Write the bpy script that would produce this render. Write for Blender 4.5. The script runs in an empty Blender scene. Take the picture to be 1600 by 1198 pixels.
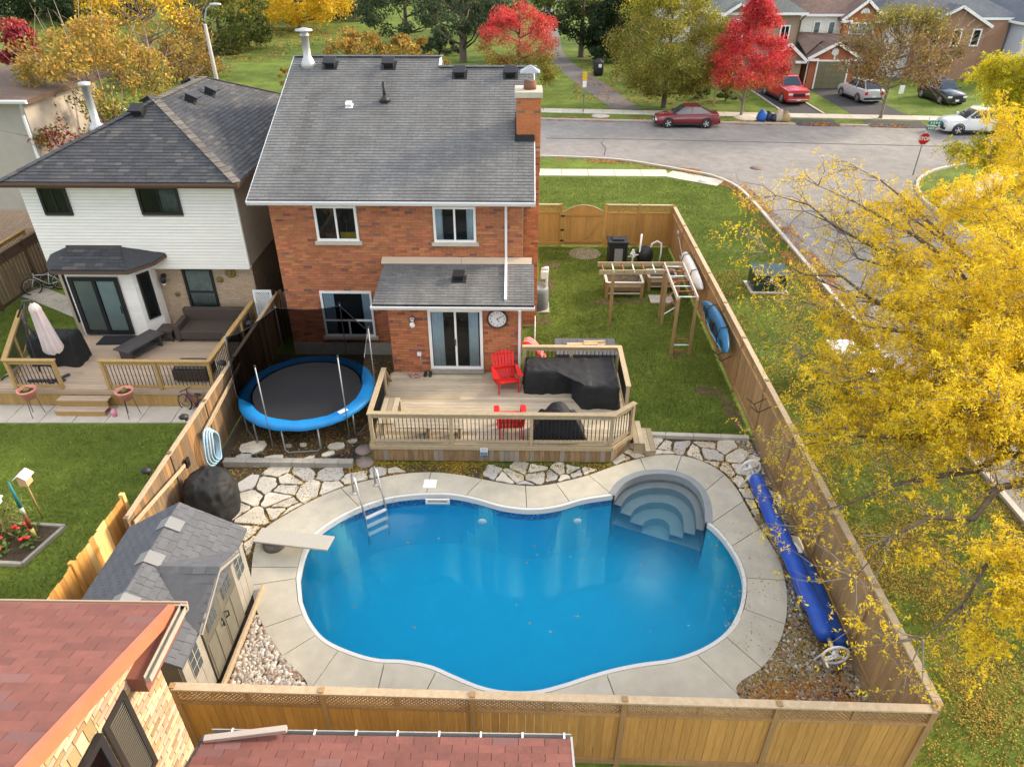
import bpy, bmesh, math, random
import numpy as np
from mathutils import Vector, Matrix, Euler
rad = math.radians
rnd = random.Random(11)
nrg = np.random.default_rng(5)
SC = bpy.context.scene
COL = SC.collection
# ---------------------------------------------------------------- camera, sky, sun, exposure
cam_d = bpy.data.cameras.new('camera')
cam = bpy.data.objects.new('camera', cam_d)
COL.objects.link(cam)
cam.location = (0, 0, 12.2)
cam.rotation_euler = (rad(90 - 32.6), 0, rad(.87))
cam_d.sensor_width = 36
cam_d.lens = 36 * 1108 / 1600
cam_d.clip_end = 2000
SC.camera = cam
SUN_EL, SUN_AZ = rad(24), rad(66)          # azimuth clockwise from +Y
world = bpy.data.worlds.new('World')
SC.world = world
world.use_nodes = True
wn, wl = world.node_tree.nodes, world.node_tree.links
bg = wn['Background']
sky = wn.new('ShaderNodeTexSky')
sky.sky_type = 'NISHITA'
sky.sun_disc = False
sky.sun_elevation = SUN_EL
sky.sun_rotation = SUN_AZ
sky.air_density = 1.0
sky.dust_density = 1.5
# broken cloud all over the sky: it is what the pool mirrors
tc = wn.new('ShaderNodeTexCoord')
cl = wn.new('ShaderNodeTexNoise')
cl.inputs['Scale'].default_value = 3.4
cl.inputs['Detail'].default_value = 6
cl.inputs['Roughness'].default_value = .6
rp = wn.new('ShaderNodeValToRGB')
rp.color_ramp.elements[0].position = .515
rp.color_ramp.elements[1].position = .61
mx = wn.new('ShaderNodeMix')
mx.data_type = 'RGBA'
mx.inputs[7].default_value = (17, 15.9, 14.2, 1)
cmap = wn.new('ShaderNodeMapping')
cmap.inputs['Location'].default_value = (1.3, .4, .2)
wl.new(tc.outputs['Generated'], cmap.inputs['Vector'])
wl.new(cmap.outputs[0], cl.inputs['Vector'])
wl.new(cl.outputs['Fac'], rp.inputs[0])
wl.new(rp.outputs[0], mx.inputs[0])
wl.new(sky.outputs[0], mx.inputs[6])
wl.new(mx.outputs[2], bg.inputs[0])
bg.inputs[1].default_value = .15
sun_d = bpy.data.lights.new('sun', 'SUN')
sun_d.energy = 2.4
sun_d.angle = rad(9)
sun_d.color = (1, .84, .62)
sun = bpy.data.objects.new('sun', sun_d)
COL.objects.link(sun)
SUNV = Vector((math.sin(SUN_AZ) * math.cos(SUN_EL), math.cos(SUN_AZ) * math.cos(SUN_EL), math.sin(SUN_EL)))
sun.rotation_euler = SUNV.to_track_quat('Z', 'Y').to_euler()
sun.location = SUNV * 60
SC.view_settings.view_transform = 'Standard'
SC.view_settings.look = 'None'
SC.cycles.volume_bounces = 4
SC.view_settings.exposure = 1.28
SC.view_settings.gamma = 1
SC.view_settings.use_curve_mapping = False

# ---------------------------------------------------------------- materials
MATS = {}
def mat(name, c1, c2=None, rough=.75, scale=6., stretch=(1, 1, 1), var=.12, bump=0., bscale=None, metal=0., spec=.35,
        detail=5, lo=.35, hi=.65, big=0., bigscale=.35, hue=0., c3=None, p3=.12, coat=0., trans=0., bigstr=None):
    """procedural surface: c1..c2 mixed by a noise stretched along the grain, a value/hue change per piece"""
    if name in MATS: return MATS[name]
    m = bpy.data.materials.new(name); m.use_nodes = True
    N, L = m.node_tree.nodes, m.node_tree.links
    b = N['Principled BSDF']
    c2 = c2 or c1
    geo = N.new('ShaderNodeNewGeometry')
    mp = N.new('ShaderNodeMapping'); mp.inputs['Scale'].default_value = stretch
    L.new(geo.outputs['Position'], mp.inputs['Vector'])
    oi = N.new('ShaderNodeObjectInfo'); at = N.new('ShaderNodeAttribute'); at.attribute_name = 'tint'
    ad = N.new('ShaderNodeMath'); ad.operation = 'ADD'
    L.new(oi.outputs['Random'], ad.inputs[0]); L.new(at.outputs['Fac'], ad.inputs[1])
    fr = N.new('ShaderNodeMath'); fr.operation = 'FRACT'; L.new(ad.outputs[0], fr.inputs[0])
    nz = N.new('ShaderNodeTexNoise'); nz.noise_dimensions = '4D'
    nz.inputs['Scale'].default_value = scale; nz.inputs['Detail'].default_value = detail; nz.inputs['Roughness'].default_value = .62
    L.new(mp.outputs[0], nz.inputs['Vector'])
    w5 = N.new('ShaderNodeMath'); w5.operation = 'MULTIPLY'; w5.inputs[1].default_value = 7.0
    L.new(fr.outputs[0], w5.inputs[0]); L.new(w5.outputs[0], nz.inputs['W'])
    mr = N.new('ShaderNodeMapRange'); mr.inputs['From Min'].default_value = lo; mr.inputs['From Max'].default_value = hi
    L.new(nz.outputs['Fac'], mr.inputs['Value'])
    mix = N.new('ShaderNodeMix'); mix.data_type = 'RGBA'
    mix.inputs[6].default_value = (*c1, 1); mix.inputs[7].default_value = (*c2, 1)
    L.new(mr.outputs[0], mix.inputs[0])
    col = mix.outputs[2]
    if c3:                                   # some pieces are of another colour
        gt = N.new('ShaderNodeMath'); gt.operation = 'GREATER_THAN'; gt.inputs[1].default_value = 1 - p3
        s2 = N.new('ShaderNodeMath'); s2.operation = 'MULTIPLY'; s2.inputs[1].default_value = 13.37
        f2 = N.new('ShaderNodeMath'); f2.operation = 'FRACT'
        L.new(fr.outputs[0], s2.inputs[0]); L.new(s2.outputs[0], f2.inputs[0]); L.new(f2.outputs[0], gt.inputs[0])
        m3 = N.new('ShaderNodeMix'); m3.data_type = 'RGBA'; m3.inputs[7].default_value = (*c3, 1)
        L.new(gt.outputs[0], m3.inputs[0]); L.new(col, m3.inputs[6]); col = m3.outputs[2]
    hs = N.new('ShaderNodeHueSaturation')
    v1 = N.new('ShaderNodeMapRange'); v1.inputs['To Min'].default_value = 1 - var; v1.inputs['To Max'].default_value = 1 + var
    L.new(fr.outputs[0], v1.inputs['Value'])
    val = v1.outputs[0]
    if big:
        n2 = N.new('ShaderNodeTexNoise'); n2.inputs['Scale'].default_value = bigscale; n2.inputs['Detail'].default_value = 4
        
        if bigstr:
            mb2 = N.new('ShaderNodeMapping'); mb2.inputs['Scale'].default_value = bigstr
            L.new(geo.outputs['Position'], mb2.inputs['Vector']); L.new(mb2.outputs[0], n2.inputs['Vector'])
        else: L.new(geo.outputs['Position'], n2.inputs['Vector'])
        v2 = N.new('ShaderNodeMapRange'); v2.inputs['From Min'].default_value = .3; v2.inputs['From Max'].default_value = .7
        v2.inputs['To Min'].default_value = 1 - big; v2.inputs['To Max'].default_value = 1 + big
        L.new(n2.outputs['Fac'], v2.inputs['Value'])
        mu = N.new('ShaderNodeMath'); mu.operation = 'MULTIPLY'
        L.new(val, mu.inputs[0]); L.new(v2.outputs[0], mu.inputs[1]); val = mu.outputs[0]
    L.new(val, hs.inputs['Value'])
    if hue:
        h2 = N.new('ShaderNodeMath'); h2.operation = 'MULTIPLY'; h2.inputs[1].default_value = 5.71
        h3 = N.new('ShaderNodeMath'); h3.operation = 'FRACT'
        h1 = N.new('ShaderNodeMapRange'); h1.inputs['To Min'].default_value = .5 - hue; h1.inputs['To Max'].default_value = .5 + hue
        L.new(fr.outputs[0], h2.inputs[0]); L.new(h2.outputs[0], h3.inputs[0]); L.new(h3.outputs[0], h1.inputs['Value'])
        L.new(h1.outputs[0], hs.inputs['Hue'])
    L.new(col, hs.inputs['Color']); L.new(hs.outputs[0], b.inputs['Base Color'])
    b.inputs['Roughness'].default_value = rough; b.inputs['Metallic'].default_value = metal
    b.inputs['Specular IOR Level'].default_value = spec
    if coat: b.inputs['Coat Weight'].default_value = coat; b.inputs['Coat Roughness'].default_value = .06
    if bump:
        bn = N.new('ShaderNodeTexNoise'); bn.inputs['Scale'].default_value = bscale or scale * 4; bn.inputs['Detail'].default_value = 6
        L.new(mp.outputs[0], bn.inputs['Vector'])
        bp = N.new('ShaderNodeBump'); bp.inputs['Strength'].default_value = bump; bp.inputs['Distance'].default_value = .02
        L.new(bn.outputs['Fac'], bp.inputs['Height']); L.new(bp.outputs[0], b.inputs['Normal'])
    if trans:                                # thin leaves let some light through
        tb = N.new('ShaderNodeBsdfTranslucent'); ms = N.new('ShaderNodeMixShader'); ms.inputs[0].default_value = trans
        L.new(hs.outputs[0], tb.inputs['Color']); L.new(b.outputs[0], ms.inputs[1]); L.new(tb.outputs[0], ms.inputs[2])
        L.new(ms.outputs[0], N['Material Output'].inputs['Surface'])
    MATS[name] = m
    return m

def glass_mat(name, tint, gloss_rough=.02, bump=0., bscale=8., ior=1.33, bstr=(1, 1, 1)):
    """clear sheet: tinted see-through below a mirror that follows Fresnel"""
    if name in MATS: return MATS[name]
    m = bpy.data.materials.new(name); m.use_nodes = True
    N, L = m.node_tree.nodes, m.node_tree.links
    N.remove(N['Principled BSDF'])
    t = N.new('ShaderNodeBsdfTransparent'); t.inputs[0].default_value = (*tint, 1)
    g = N.new('ShaderNodeBsdfGlossy'); g.inputs['Roughness'].default_value = gloss_rough
    f = N.new('ShaderNodeFresnel'); f.inputs['IOR'].default_value = ior
    ms = N.new('ShaderNodeMixShader')
    L.new(f.outputs[0], ms.inputs[0]); L.new(t.outputs[0], ms.inputs[1]); L.new(g.outputs[0], ms.inputs[2])
    L.new(ms.outputs[0], N['Material Output'].inputs['Surface'])
    if bump:
        geo = N.new('ShaderNodeNewGeometry'); mp = N.new('ShaderNodeMapping'); mp.inputs['Scale'].default_value = bstr
        bn = N.new('ShaderNodeTexNoise'); bn.inputs['Scale'].default_value = bscale; bn.inputs['Detail'].default_value = 3
        bp = N.new('ShaderNodeBump'); bp.inputs['Strength'].default_value = bump; bp.inputs['Distance'].default_value = .02
        L.new(geo.outputs['Position'], mp.inputs[0]); L.new(mp.outputs[0], bn.inputs['Vector'])
        L.new(bn.outputs['Fac'], bp.inputs['Height'])
        L.new(bp.outputs[0], g.inputs['Normal']); L.new(bp.outputs[0], f.inputs['Normal'])
    MATS[name] = m
    return m

# ---------------------------------------------------------------- mesh builder
class MB:
    def __init__(s): s.v = []; s.f = []; s.t = []; s.sm = []
    def add(s, vs, fs, t=None, smooth=False):
        n = len(s.v); t = rnd.random() if t is None else t
        s.v += [tuple(p) for p in vs]
        s.f += [tuple(i + n for i in f) for f in fs]
        s.t += [t] * len(fs); s.sm += [smooth] * len(fs)
        return s
    def box(s, c, d, rz=0, M=None, t=None):
        x, y, z = d[0] / 2, d[1] / 2, d[2] / 2
        vs = [Vector((i, j, k)) for k in (-z, z) for j in (-y, y) for i in (-x, x)]
        if M is None: M = Matrix.Rotation(rz, 3, 'Z') if rz else None
        c = Vector(c)
        vs = [(M @ v if M else v) + c for v in vs]
        return s.add(vs, BOXF, t)
    def bb(s, lo, hi, t=None):
        return s.box([(a + b) / 2 for a, b in zip(lo, hi)], [b - a for a, b in zip(lo, hi)], t=t)
    def beam(s, p0, p1, w, h, up=(0, 0, 1), t=None):
        p0, p1 = Vector(p0), Vector(p1); d = p1 - p0; X = d.normalized(); U = Vector(up)
        if abs(X.dot(U)) > .98: U = Vector((0, 1, 0))
        Yv = U.cross(X).normalized(); Z = X.cross(Yv)
        M = Matrix((X, Yv, Z)).transposed()
        return s.box((p0 + p1) / 2, (d.length, w, h), M=M, t=t)
    def tube(s, pts, r, n=8, t=None, smooth=True, closed=False):
        pts = [Vector(p) for p in pts]; k = len(pts)
        rs = r if isinstance(r, (list, tuple)) else [r] * k
        vs = []; fs = []; A = None
        for i, p in enumerate(pts):
            a = pts[(i - 1) % k] if (i > 0 or closed) else p
            b = pts[(i + 1) % k] if (i < k - 1 or closed) else p
            T = (b - a).normalized()
            if A is None:
                A = T.orthogonal().normalized()
            else:
                A = A - T * A.dot(T)
                A = A.normalized() if A.length > 1e-6 else T.orthogonal().normalized()
            B = T.cross(A)
            for j in range(n):
                q = 2 * math.pi * j / n
                vs.append(p + (A * math.cos(q) + B * math.sin(q)) * rs[i])
        for i in range(k if closed else k - 1):
            for j in range(n):
                a, b = i * n + j, i * n + (j + 1) % n; i2 = (i + 1) % k
                fs.append((a, b, i2 * n + (j + 1) % n, i2 * n + j))
        if not closed: fs.append(tuple(range(n))[::-1]); fs.append(tuple(range((k - 1) * n, k * n)))
        return s.add(vs, fs, t, smooth)
    def cyl(s, p0, p1, r, n=12, r2=None, t=None, smooth=True):
        return s.tube([p0, p1], [r, r if r2 is None else r2], n, t, smooth)
    def prism(s, poly, z0, z1, t=None):
        n = len(poly)
        vs = [(p[0], p[1], z0) for p in poly] + [(p[0], p[1], z1) for p in poly]
        fs = [tuple(range(n))[::-1], tuple(range(n, 2 * n))] + [(i, (i + 1) % n, n + (i + 1) % n, n + i) for i in range(n)]
        return s.add(vs, fs, t)
    def ext(s, poly, d, t=None):               # 3D polygon swept by vector d
        n = len(poly); d = Vector(d); poly = [Vector(p) for p in poly]
        vs = poly + [p + d for p in poly]
        fs = [tuple(range(n))[::-1], tuple(range(n, 2 * n))] + [(i, (i + 1) % n, n + (i + 1) % n, n + i) for i in range(n)]
        return s.add(vs, fs, t)
    def lathe(s, prof, c=(0, 0, 0), n=20, t=None, smooth=True, M=None, caps=True):
        vs = []; fs = []; c = Vector(c)
        for r, z in prof:
            for j in range(n):
                q = 2 * math.pi * j / n
                v = Vector((r * math.cos(q), r * math.sin(q), z))
                vs.append((M @ v if M else v) + c)
        for i in range(len(prof) - 1):
            for j in range(n):
                fs.append((i * n + j, i * n + (j + 1) % n, (i + 1) * n + (j + 1) % n, (i + 1) * n + j))
        if caps: fs.append(tuple(range(n))[::-1]); fs.append(tuple(range((len(prof) - 1) * n, len(prof) * n)))
        return s.add(vs, fs, t, smooth)
    def ball(s, c, r, n=10, sx=1, sy=1, sz=1, t=None, smooth=True, M=None):
        m = max(4, n // 2)
        prof = [(max(.001, math.sin(math.pi * i / m)) * r, -math.cos(math.pi * i / m) * r) for i in range(m + 1)]
        S = Matrix.Diagonal((sx, sy, sz))
        return s.lathe(prof, c, n, t, smooth, (M @ S) if M else S, caps=False)
    def strip(s, A, B, t=None, closed=False, smooth=False):
        n = len(A); k = n if closed else n - 1
        return s.add(list(A) + list(B), [(i, (i + 1) % n, n + (i + 1) % n, n + i) for i in range(k)], t, smooth)
    def mesh(s, name, off=None):
        me = bpy.data.meshes.new(name)
        vs = s.v if off is None else [(x - off[0], y - off[1], z - off[2]) for x, y, z in s.v]
        me.from_pydata(vs, [], s.f)
        a = me.attributes.new('tint', 'FLOAT', 'FACE'); a.data.foreach_set('value', s.t)
        me.polygons.foreach_set('use_smooth', s.sm)
        me.update()
        return me
BOXF = [(0, 2, 3, 1), (4, 5, 7, 6), (0, 1, 5, 4), (2, 6, 7, 3), (0, 4, 6, 2), (1, 3, 7, 5)]

BASE = {}
def base(o):
    while o.parent: o = o.parent
    return BASE.get(o.name, (0, 0, 0))
def tag(o, label=None, cat=None, group=None, kind=None):
    if label: o['label'] = label
    if cat: o['category'] = cat
    if group: o['group'] = group
    if kind: o['kind'] = kind
    return o
def thing(name, label, cat, loc=(0, 0, 0), group=None, rz=0):
    o = bpy.data.objects.new(name, None); o.empty_display_size = .1
    o.location = loc; o.rotation_euler = (0, 0, rz)
    COL.objects.link(o); tag(o, label, cat, group); BASE[o.name] = tuple(loc)
    return o
def part(name, mb, m, parent=None, local=False, label=None, kind=None, bevel=0, solid=0, sub=0):
    off = base(parent) if parent and not local else None
    me = mb.mesh(name, off) if isinstance(mb, MB) else mb
    if not me.materials:
        for q in (m if isinstance(m, (list, tuple)) else [m]): me.materials.append(q)
    o = bpy.data.objects.new(name, me); COL.objects.link(o)
    if parent: o.parent = parent
    if label: o['label'] = label
    if kind: o['kind'] = kind
    if solid:
        q = o.modifiers.new('solid', 'SOLIDIFY'); q.thickness = solid; q.offset = 0
    if sub:
        q = o.modifiers.new('sub', 'SUBSURF'); q.levels = sub; q.render_levels = sub
    if bevel:
        q = o.modifiers.new('bevel', 'BEVEL'); q.width = bevel; q.segments = 2; q.limit_method = 'ANGLE'
    return o
def single(name, mb, m, label, cat, group=None, loc=(0, 0, 0), **k):  # a thing that is one mesh, origin at loc
    o = part(name, mb.mesh(name, loc), m, **k); o.location = loc; tag(o, label, cat, group); BASE[o.name] = tuple(loc)
    return o
def struct(name, mb, m, **k):
    return part(name, mb, m, kind='structure', **k)
def inst(name, me, parent, c, rot=(0, 0, 0), scale=(1, 1, 1)):        # a piece that shares its mesh
    o = bpy.data.objects.new(name, me); COL.objects.link(o)
    b = base(parent) if parent else (0, 0, 0)
    o.parent = parent; o.location = (c[0] - b[0], c[1] - b[1], c[2] - b[2]); o.rotation_euler = rot; o.scale = scale
    return o
CUBES = {}
def cube(m):
    if m.name not in CUBES:
        me = MB().box((0, 0, 0), (1, 1, 1), t=0).mesh('piece'); me.materials.append(m); CUBES[m.name] = me
    return CUBES[m.name]
def plank(name, m, parent, p0, p1, w, h, up=(0, 0, 1)):               # one board between two points
    p0, p1 = Vector(p0), Vector(p1); d = p1 - p0; X = d.normalized(); U = Vector(up)
    if abs(X.dot(U)) > .98: U = Vector((0, 1, 0))
    Yv = U.cross(X).normalized(); Z = X.cross(Yv)
    M = Matrix((X, Yv, Z)).transposed()
    return inst(name, cube(m), parent, (p0 + p1) / 2, M.to_euler(), (d.length, w, h))
def copy_tree(o, parent=None):
    c = o.copy(); COL.objects.link(c)
    if parent: c.parent = parent
    for ch in o.children: copy_tree(ch, c)
    return c
def smooth_curve(pts, n=8, closed=True):                               # Catmull-Rom
    P = [Vector(p) for p in pts]; k = len(P); out = []
    for i in range(k if closed else k - 1):
        g = (lambda j: P[j % k]) if closed else (lambda j: P[max(0, min(k - 1, j))])
        a, b, c, d = g(i - 1), g(i), g(i + 1), g(i + 2)
        for j in range(n):
            t = j / n
            out.append(.5 * ((2 * b) + (c - a) * t + (2 * a - 5 * b + 4 * c - d) * t * t + (3 * b - a - 3 * c + d) * t ** 3))
    if not closed: out.append(P[-1])
    return out
def clip(poly, conv):                                                   # polygon clipped by a convex CCW polygon (2D)
    for i in range(len(conv)):
        a, b = conv[i], conv[(i + 1) % len(conv)]
        s = lambda p: (b[0] - a[0]) * (p[1] - a[1]) - (b[1] - a[1]) * (p[0] - a[0])
        out = []
        for j in range(len(poly)):
            p, q = poly[j], poly[(j + 1) % len(poly)]; sp, sq = s(p), s(q)
            if sp >= 0: out.append(p)
            if sp * sq < 0:
                t = sp / (sp - sq); out.append((p[0] + (q[0] - p[0]) * t, p[1] + (q[1] - p[1]) * t))
        poly = out
        if len(poly) < 3: return []
    return poly
def inpoly(p, poly):
    x, y = p[0], p[1]; r = False; j = len(poly) - 1
    for i in range(len(poly)):
        xi, yi, xj, yj = poly[i][0], poly[i][1], poly[j][0], poly[j][1]
        if (yi > y) != (yj > y) and x < (xj - xi) * (y - yi) / (yj - yi) + xi: r = not r
        j = i
    return r
def text_mesh(body, size, extrude=.004, bold=0):
    cu = bpy.data.curves.new('txt', 'FONT'); cu.body = body; cu.size = size; cu.extrude = extrude; cu.offset = bold
    cu.align_x = 'CENTER'; cu.align_y = 'CENTER'
    o = bpy.data.objects.new('txt', cu)
    me = bpy.data.meshes.new_from_object(o); bpy.data.objects.remove(o); bpy.data.curves.remove(cu)
    return me
CAMP = Vector((0, 0, 12.2))

def bricks(parent, o, ux, n, W, Hh, m, holes=(), L=.257, h=.0895, d=.014, keep=300, rows=None, poly=None, gap=.011):
    """running bond on a wall: o = lower left corner, ux along the wall, n outward; the nearest ones are parts, the rest one part"""
    o, ux, n = Vector(o), Vector(ux), Vector(n); L0 = L
    rot = math.atan2(ux.y, ux.x)
    flip = ux.cross(Vector((0, 0, 1))).dot(n) < 0
    full = []
    k = 0
    while k * h < Hh - .02:
        z0, z1 = k * h, min(Hh, (k + 1) * h); zc = (z0 + z1) / 2
        iv = []; a = -(L0 / 2 if k % 2 else 0)
        while a < W:
            iv.append((max(0, a), min(W, a + L0))); a += L0
        for (hx0, hz0, hx1, hz1) in holes:
            if hz0 - .01 < zc < hz1 + .01:
                nv = []
                for a, b in iv:
                    if b <= hx0 or a >= hx1: nv.append((a, b))
                    else:
                        if a < hx0: nv.append((a, hx0))
                        if b > hx1: nv.append((hx1, b))
                iv = nv
        for a, b in iv:
            if b - a > .03 and (poly is None or inpoly(((a + b) / 2, zc), poly)): full.append((a, b, z0, z1))
        k += 1
    cen = lambda q: o + ux * ((q[0] + q[1]) / 2) + Vector((0, 0, (q[2] + q[3]) / 2)) + n * (d / 2)
    full.sort(key=lambda q: (cen(q) - CAMP).length)
    for q in full[:keep]:
        inst('brick', cube(m), parent, cen(q), (0, 0, rot), (q[1] - q[0] - gap, d, q[3] - q[2] - gap))
    mb = MB()
    for q in full[keep:]:
        c = cen(q); e = rnd.uniform(-.003, .003)
        a, b = ux * ((q[1] - q[0] - gap) / 2), Vector((0, 0, (q[3] - q[2] - gap) / 2)); f = n * (d / 2 + e)
        vs = [c - a - b + f, c + a - b + f, c + a + b + f, c - a + b + f]
        vs += [v - n * (d + e) for v in vs]
        fs = [(0, 1, 2, 3), (0, 4, 5, 1), (1, 5, 6, 2), (2, 6, 7, 3), (3, 7, 4, 0)]
        mb.add(vs, [f_[::-1] for f_ in fs] if flip else fs)
    if mb.v: part('brick_courses', mb, m, parent, kind='stuff')

def shingles(parent, o, u, v, poly, m, W=.33, h=.14, keep=300, t=.014, jitter=0., name='shingle', stain=None):
    """overlapping tabs on a roof plane: o = origin, u along the eave, v up the slope, poly = convex CCW outline in (u, v) metres"""
    o, u, v = Vector(o), Vector(u).normalized(), Vector(v).normalized(); n = u.cross(v).normalized()
    b1 = max(p[1] for p in poly); a0 = min(p[0] for p in poly); a1 = max(p[0] for p in poly)
    tabs = []; k = 0
    while k * h < b1:
        a = a0 - W * (1 + (.5 if k % 2 else 0)) + (rnd.uniform(-jitter, jitter) if jitter else 0)
        while a < a1:
            w = W * (rnd.uniform(.6, 1.3) if jitter else 1)
            q = clip([(a, k * h), (a + w - .008, k * h), (a + w - .008, (k + 1) * h - .002), (a, (k + 1) * h - .002)], poly)
            if q: tabs.append((q, k))
            a += w
        k += 1
    P = lambda p, e: o + u * p[0] + v * p[1] + n * e
    tabs.sort(key=lambda q: (P(q[0][0], 0) - CAMP).length)
    def put(mb, q, k):
        top = [P(p, .004 + t * (1 - (p[1] - k * h) / h)) for p in q]; bot = [P(p, .001) for p in q]; m_ = len(q)
        mb.add(top + bot, [tuple(range(m_))] + [(i, m_ + i, m_ + (i + 1) % m_, (i + 1) % m_) for i in range(m_)])
    for q, k in tabs[:keep]:
        mb = MB(); put(mb, q, k); part(name, mb, m, parent)
    mb = MB(); ms = MB()
    for q, k in tabs[keep:]:
        a_, c_ = sum(p[0] for p in q) / len(q), sum(p[1] for p in q) / len(q)
        put(ms if stain and stain[0] < a_ - .02 * c_ < stain[1] and stain[2] < c_ < stain[3] else mb, q, k)
    if ms.v: part('stained_' + name + 's', ms, stain[4], parent, kind='stuff')
    if mb.v: part(name + '_courses', mb, m, parent, kind='stuff')

# ---------------------------------------------------------------- palette
brick_red = mat('red_brick', (.43, .16, .07), (.355, .125, .055), rough=.88, scale=9, var=.22, c3=(.21, .09, .06), p3=.09, big=.1, hue=.01)
mortar = mat('mortar', (.52, .37, .26), (.42, .30, .21), rough=.95, scale=20, var=.0)
brick_tan = mat('tan_brick', (.42, .31, .21), (.36, .26, .17), rough=.9, scale=9, var=.1)
mortar_tan = mat('tan_mortar', (.45, .36, .27), rough=.95, scale=20, var=0)
brick_yel = mat('buff_brick', (.50, .355, .235), (.41, .275, .165), rough=.88, scale=7, var=.26, c3=(.33, .22, .11), p3=.25, hue=.02, bump=.3)
mortar_yel = mat('buff_mortar', (.6, .47, .28), rough=.95, scale=20, var=0)
shingle_grey = mat('weathered_shingle', (.158, .156, .152), (.112, .111, .11), rough=.93, scale=16, var=.11, big=.2, bigscale=1.0, bigstr=(1.5, .22, .22), bump=.3, bscale=90)
shingle_dark = mat('charcoal_shingle', (.062, .064, .072), (.045, .046, .05), rough=.93, scale=16, var=.2, c3=(.085, .08, .075), p3=.12, bump=.3, bscale=90)
shingle_red = mat('red_shingle', (.205, .078, .062), (.155, .064, .055), rough=.93, scale=5, var=.12, c3=(.175, .085, .078), p3=.1, bump=.5, bscale=150)
shingle_shed = mat('shed_shingle', (.105, .108, .118), (.085, .088, .097), rough=.8, scale=8, var=.1)
shingle_brown = mat('brown_shingle', (.14, .095, .07), (.10, .07, .055), rough=.93, scale=4, var=.12, big=.2)
white_paint = mat('white_paint', (.78, .77, .74), (.72, .71, .68), rough=.5, scale=3, var=.03)
white_metal = mat('white_metal', (.74, .74, .73), rough=.4, scale=3, var=.03)
siding_white = mat('white_siding', (.75, .72, .66), (.70, .67, .61), rough=.6, scale=2, var=.03)
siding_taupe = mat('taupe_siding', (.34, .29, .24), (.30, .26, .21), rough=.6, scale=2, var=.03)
trim_brown = mat('brown_trim', (.10, .06, .04), rough=.5, scale=3, var=.05)
black_frame = mat('black_frame', (.018, .018, .02), rough=.4, scale=3, var=.05)
dark_room = mat('dark_room', (.02, .019, .018), (.035, .03, .028), rough=.9, scale=1.5, var=.1)  # near-black colour for window backings and the filler under decks
glass_win = glass_mat('window_glass', (.80, .84, .84), ior=1.28)
curtain_m = mat('curtain_cloth', (.66, .72, .78), (.58, .64, .70), rough=.9, scale=5, var=.05)
curtain_w = mat('white_curtain', (.55, .56, .54), (.46, .47, .45), rough=.9, scale=5, var=.05)
concrete = mat('pool_concrete', (.47, .43, .345), (.40, .365, .29), rough=.9, scale=3, var=.035, big=.1, bigscale=.6, bump=.25, bscale=60)
concrete2 = mat('sidewalk_concrete', (.5, .45, .38), (.42, .38, .32), rough=.9, scale=2, var=.06, bump=.2, bscale=40)
old_concrete = mat('foundation_concrete', (.34, .32, .28), (.27, .25, .21), rough=.92, scale=5, var=.05, bump=.3)
stone_m = mat('flagstone', (.64, .585, .48), (.46, .42, .35), rough=.85, scale=2.6, var=.12, c3=(.42, .40, .37), p3=.13, bump=.5, bscale=14)
soil = mat('soil', (.085, .06, .035), (.045, .034, .022), rough=1, scale=14, var=.0, bump=.8, bscale=40, big=.2, bigscale=1.5)
grass_m = mat('lawn', (.135, .175, .028), (.080, .122, .018), rough=.95, scale=3.5, var=.0, bump=.9, bscale=70, big=.3, bigscale=.6, spec=.15)
blade_m = mat('grass_blade', (.180, .218, .038), (.105, .148, .021), rough=.8, scale=1.2, var=.4, hue=.02, spec=.2, trans=.25, c3=(.16, .16, .04), p3=.1)
asphalt = mat('road_asphalt', (.235, .215, .198), (.175, .162, .15), rough=.92, scale=1.6, var=0, big=.16, bigscale=.15, bump=.3, bscale=60)
asphalt_dark = mat('driveway_asphalt', (.05, .048, .05), (.038, .036, .038), rough=.9, scale=4, var=0)
path_m = mat('path_asphalt', (.16, .14, .125), (.12, .105, .095), rough=.92, scale=3, var=0, big=.1)
wood_fence = mat('fence_board', (.38, .235, .105), (.27, .16, .07), rough=.8, scale=5, stretch=(9, 9, .5), var=.13, big=.12, bigscale=.8, bump=.15)
wood_gold = mat('stained_board', (.46, .255, .075), (.35, .18, .048), rough=.75, scale=5, stretch=(9, 9, .5), var=.12, big=.1)
wood_new = mat('new_cedar_board', (.58, .30, .075), (.42, .20, .05), rough=.75, scale=4, stretch=(7, 7, .5), var=.2, c3=(.66, .42, .16), p3=.2)
wood_old = mat('weathered_board', (.20, .132, .072), (.115, .075, .042), rough=.85, scale=5, stretch=(9, 9, .5), var=.16, big=.15, c3=(.27, .145, .06), p3=.25)
wood_cap = mat('cap_rail_wood', (.46, .35, .23), (.36, .27, .17), rough=.8, scale=6, stretch=(2, 2, 2), var=.1)
wood_post = mat('post_wood', (.33, .22, .10), (.25, .16, .07), rough=.8, scale=6, stretch=(6, 6, .8), var=.1)
deck_wood = mat('deck_board', (.45, .385, .285), (.32, .26, .18), rough=.85, scale=5, stretch=(.7, 9, 9), var=.14, big=.18, bigscale=.7, c3=(.30, .24, .15), p3=.2)
deck_wood2 = mat('reddish_deck_board', (.43, .36, .265), (.33, .265, .185), rough=.85, scale=5, stretch=(.7, 9, 9), var=.13, big=.1)
rail_wood = mat('rail_wood', (.42, .33, .20), (.33, .25, .145), rough=.8, scale=5, stretch=(3, 3, 3), var=.1)
black_metal = mat('black_metal', (.015, .015, .016), rough=.45, scale=3, var=.1)
steel = mat('steel', (.55, .55, .55), rough=.28, metal=1, scale=3, var=.05)
galv = mat('galvanised_steel', (.34, .36, .37), (.27, .29, .3), rough=.55, metal=.8, scale=9, var=.08)
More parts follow.
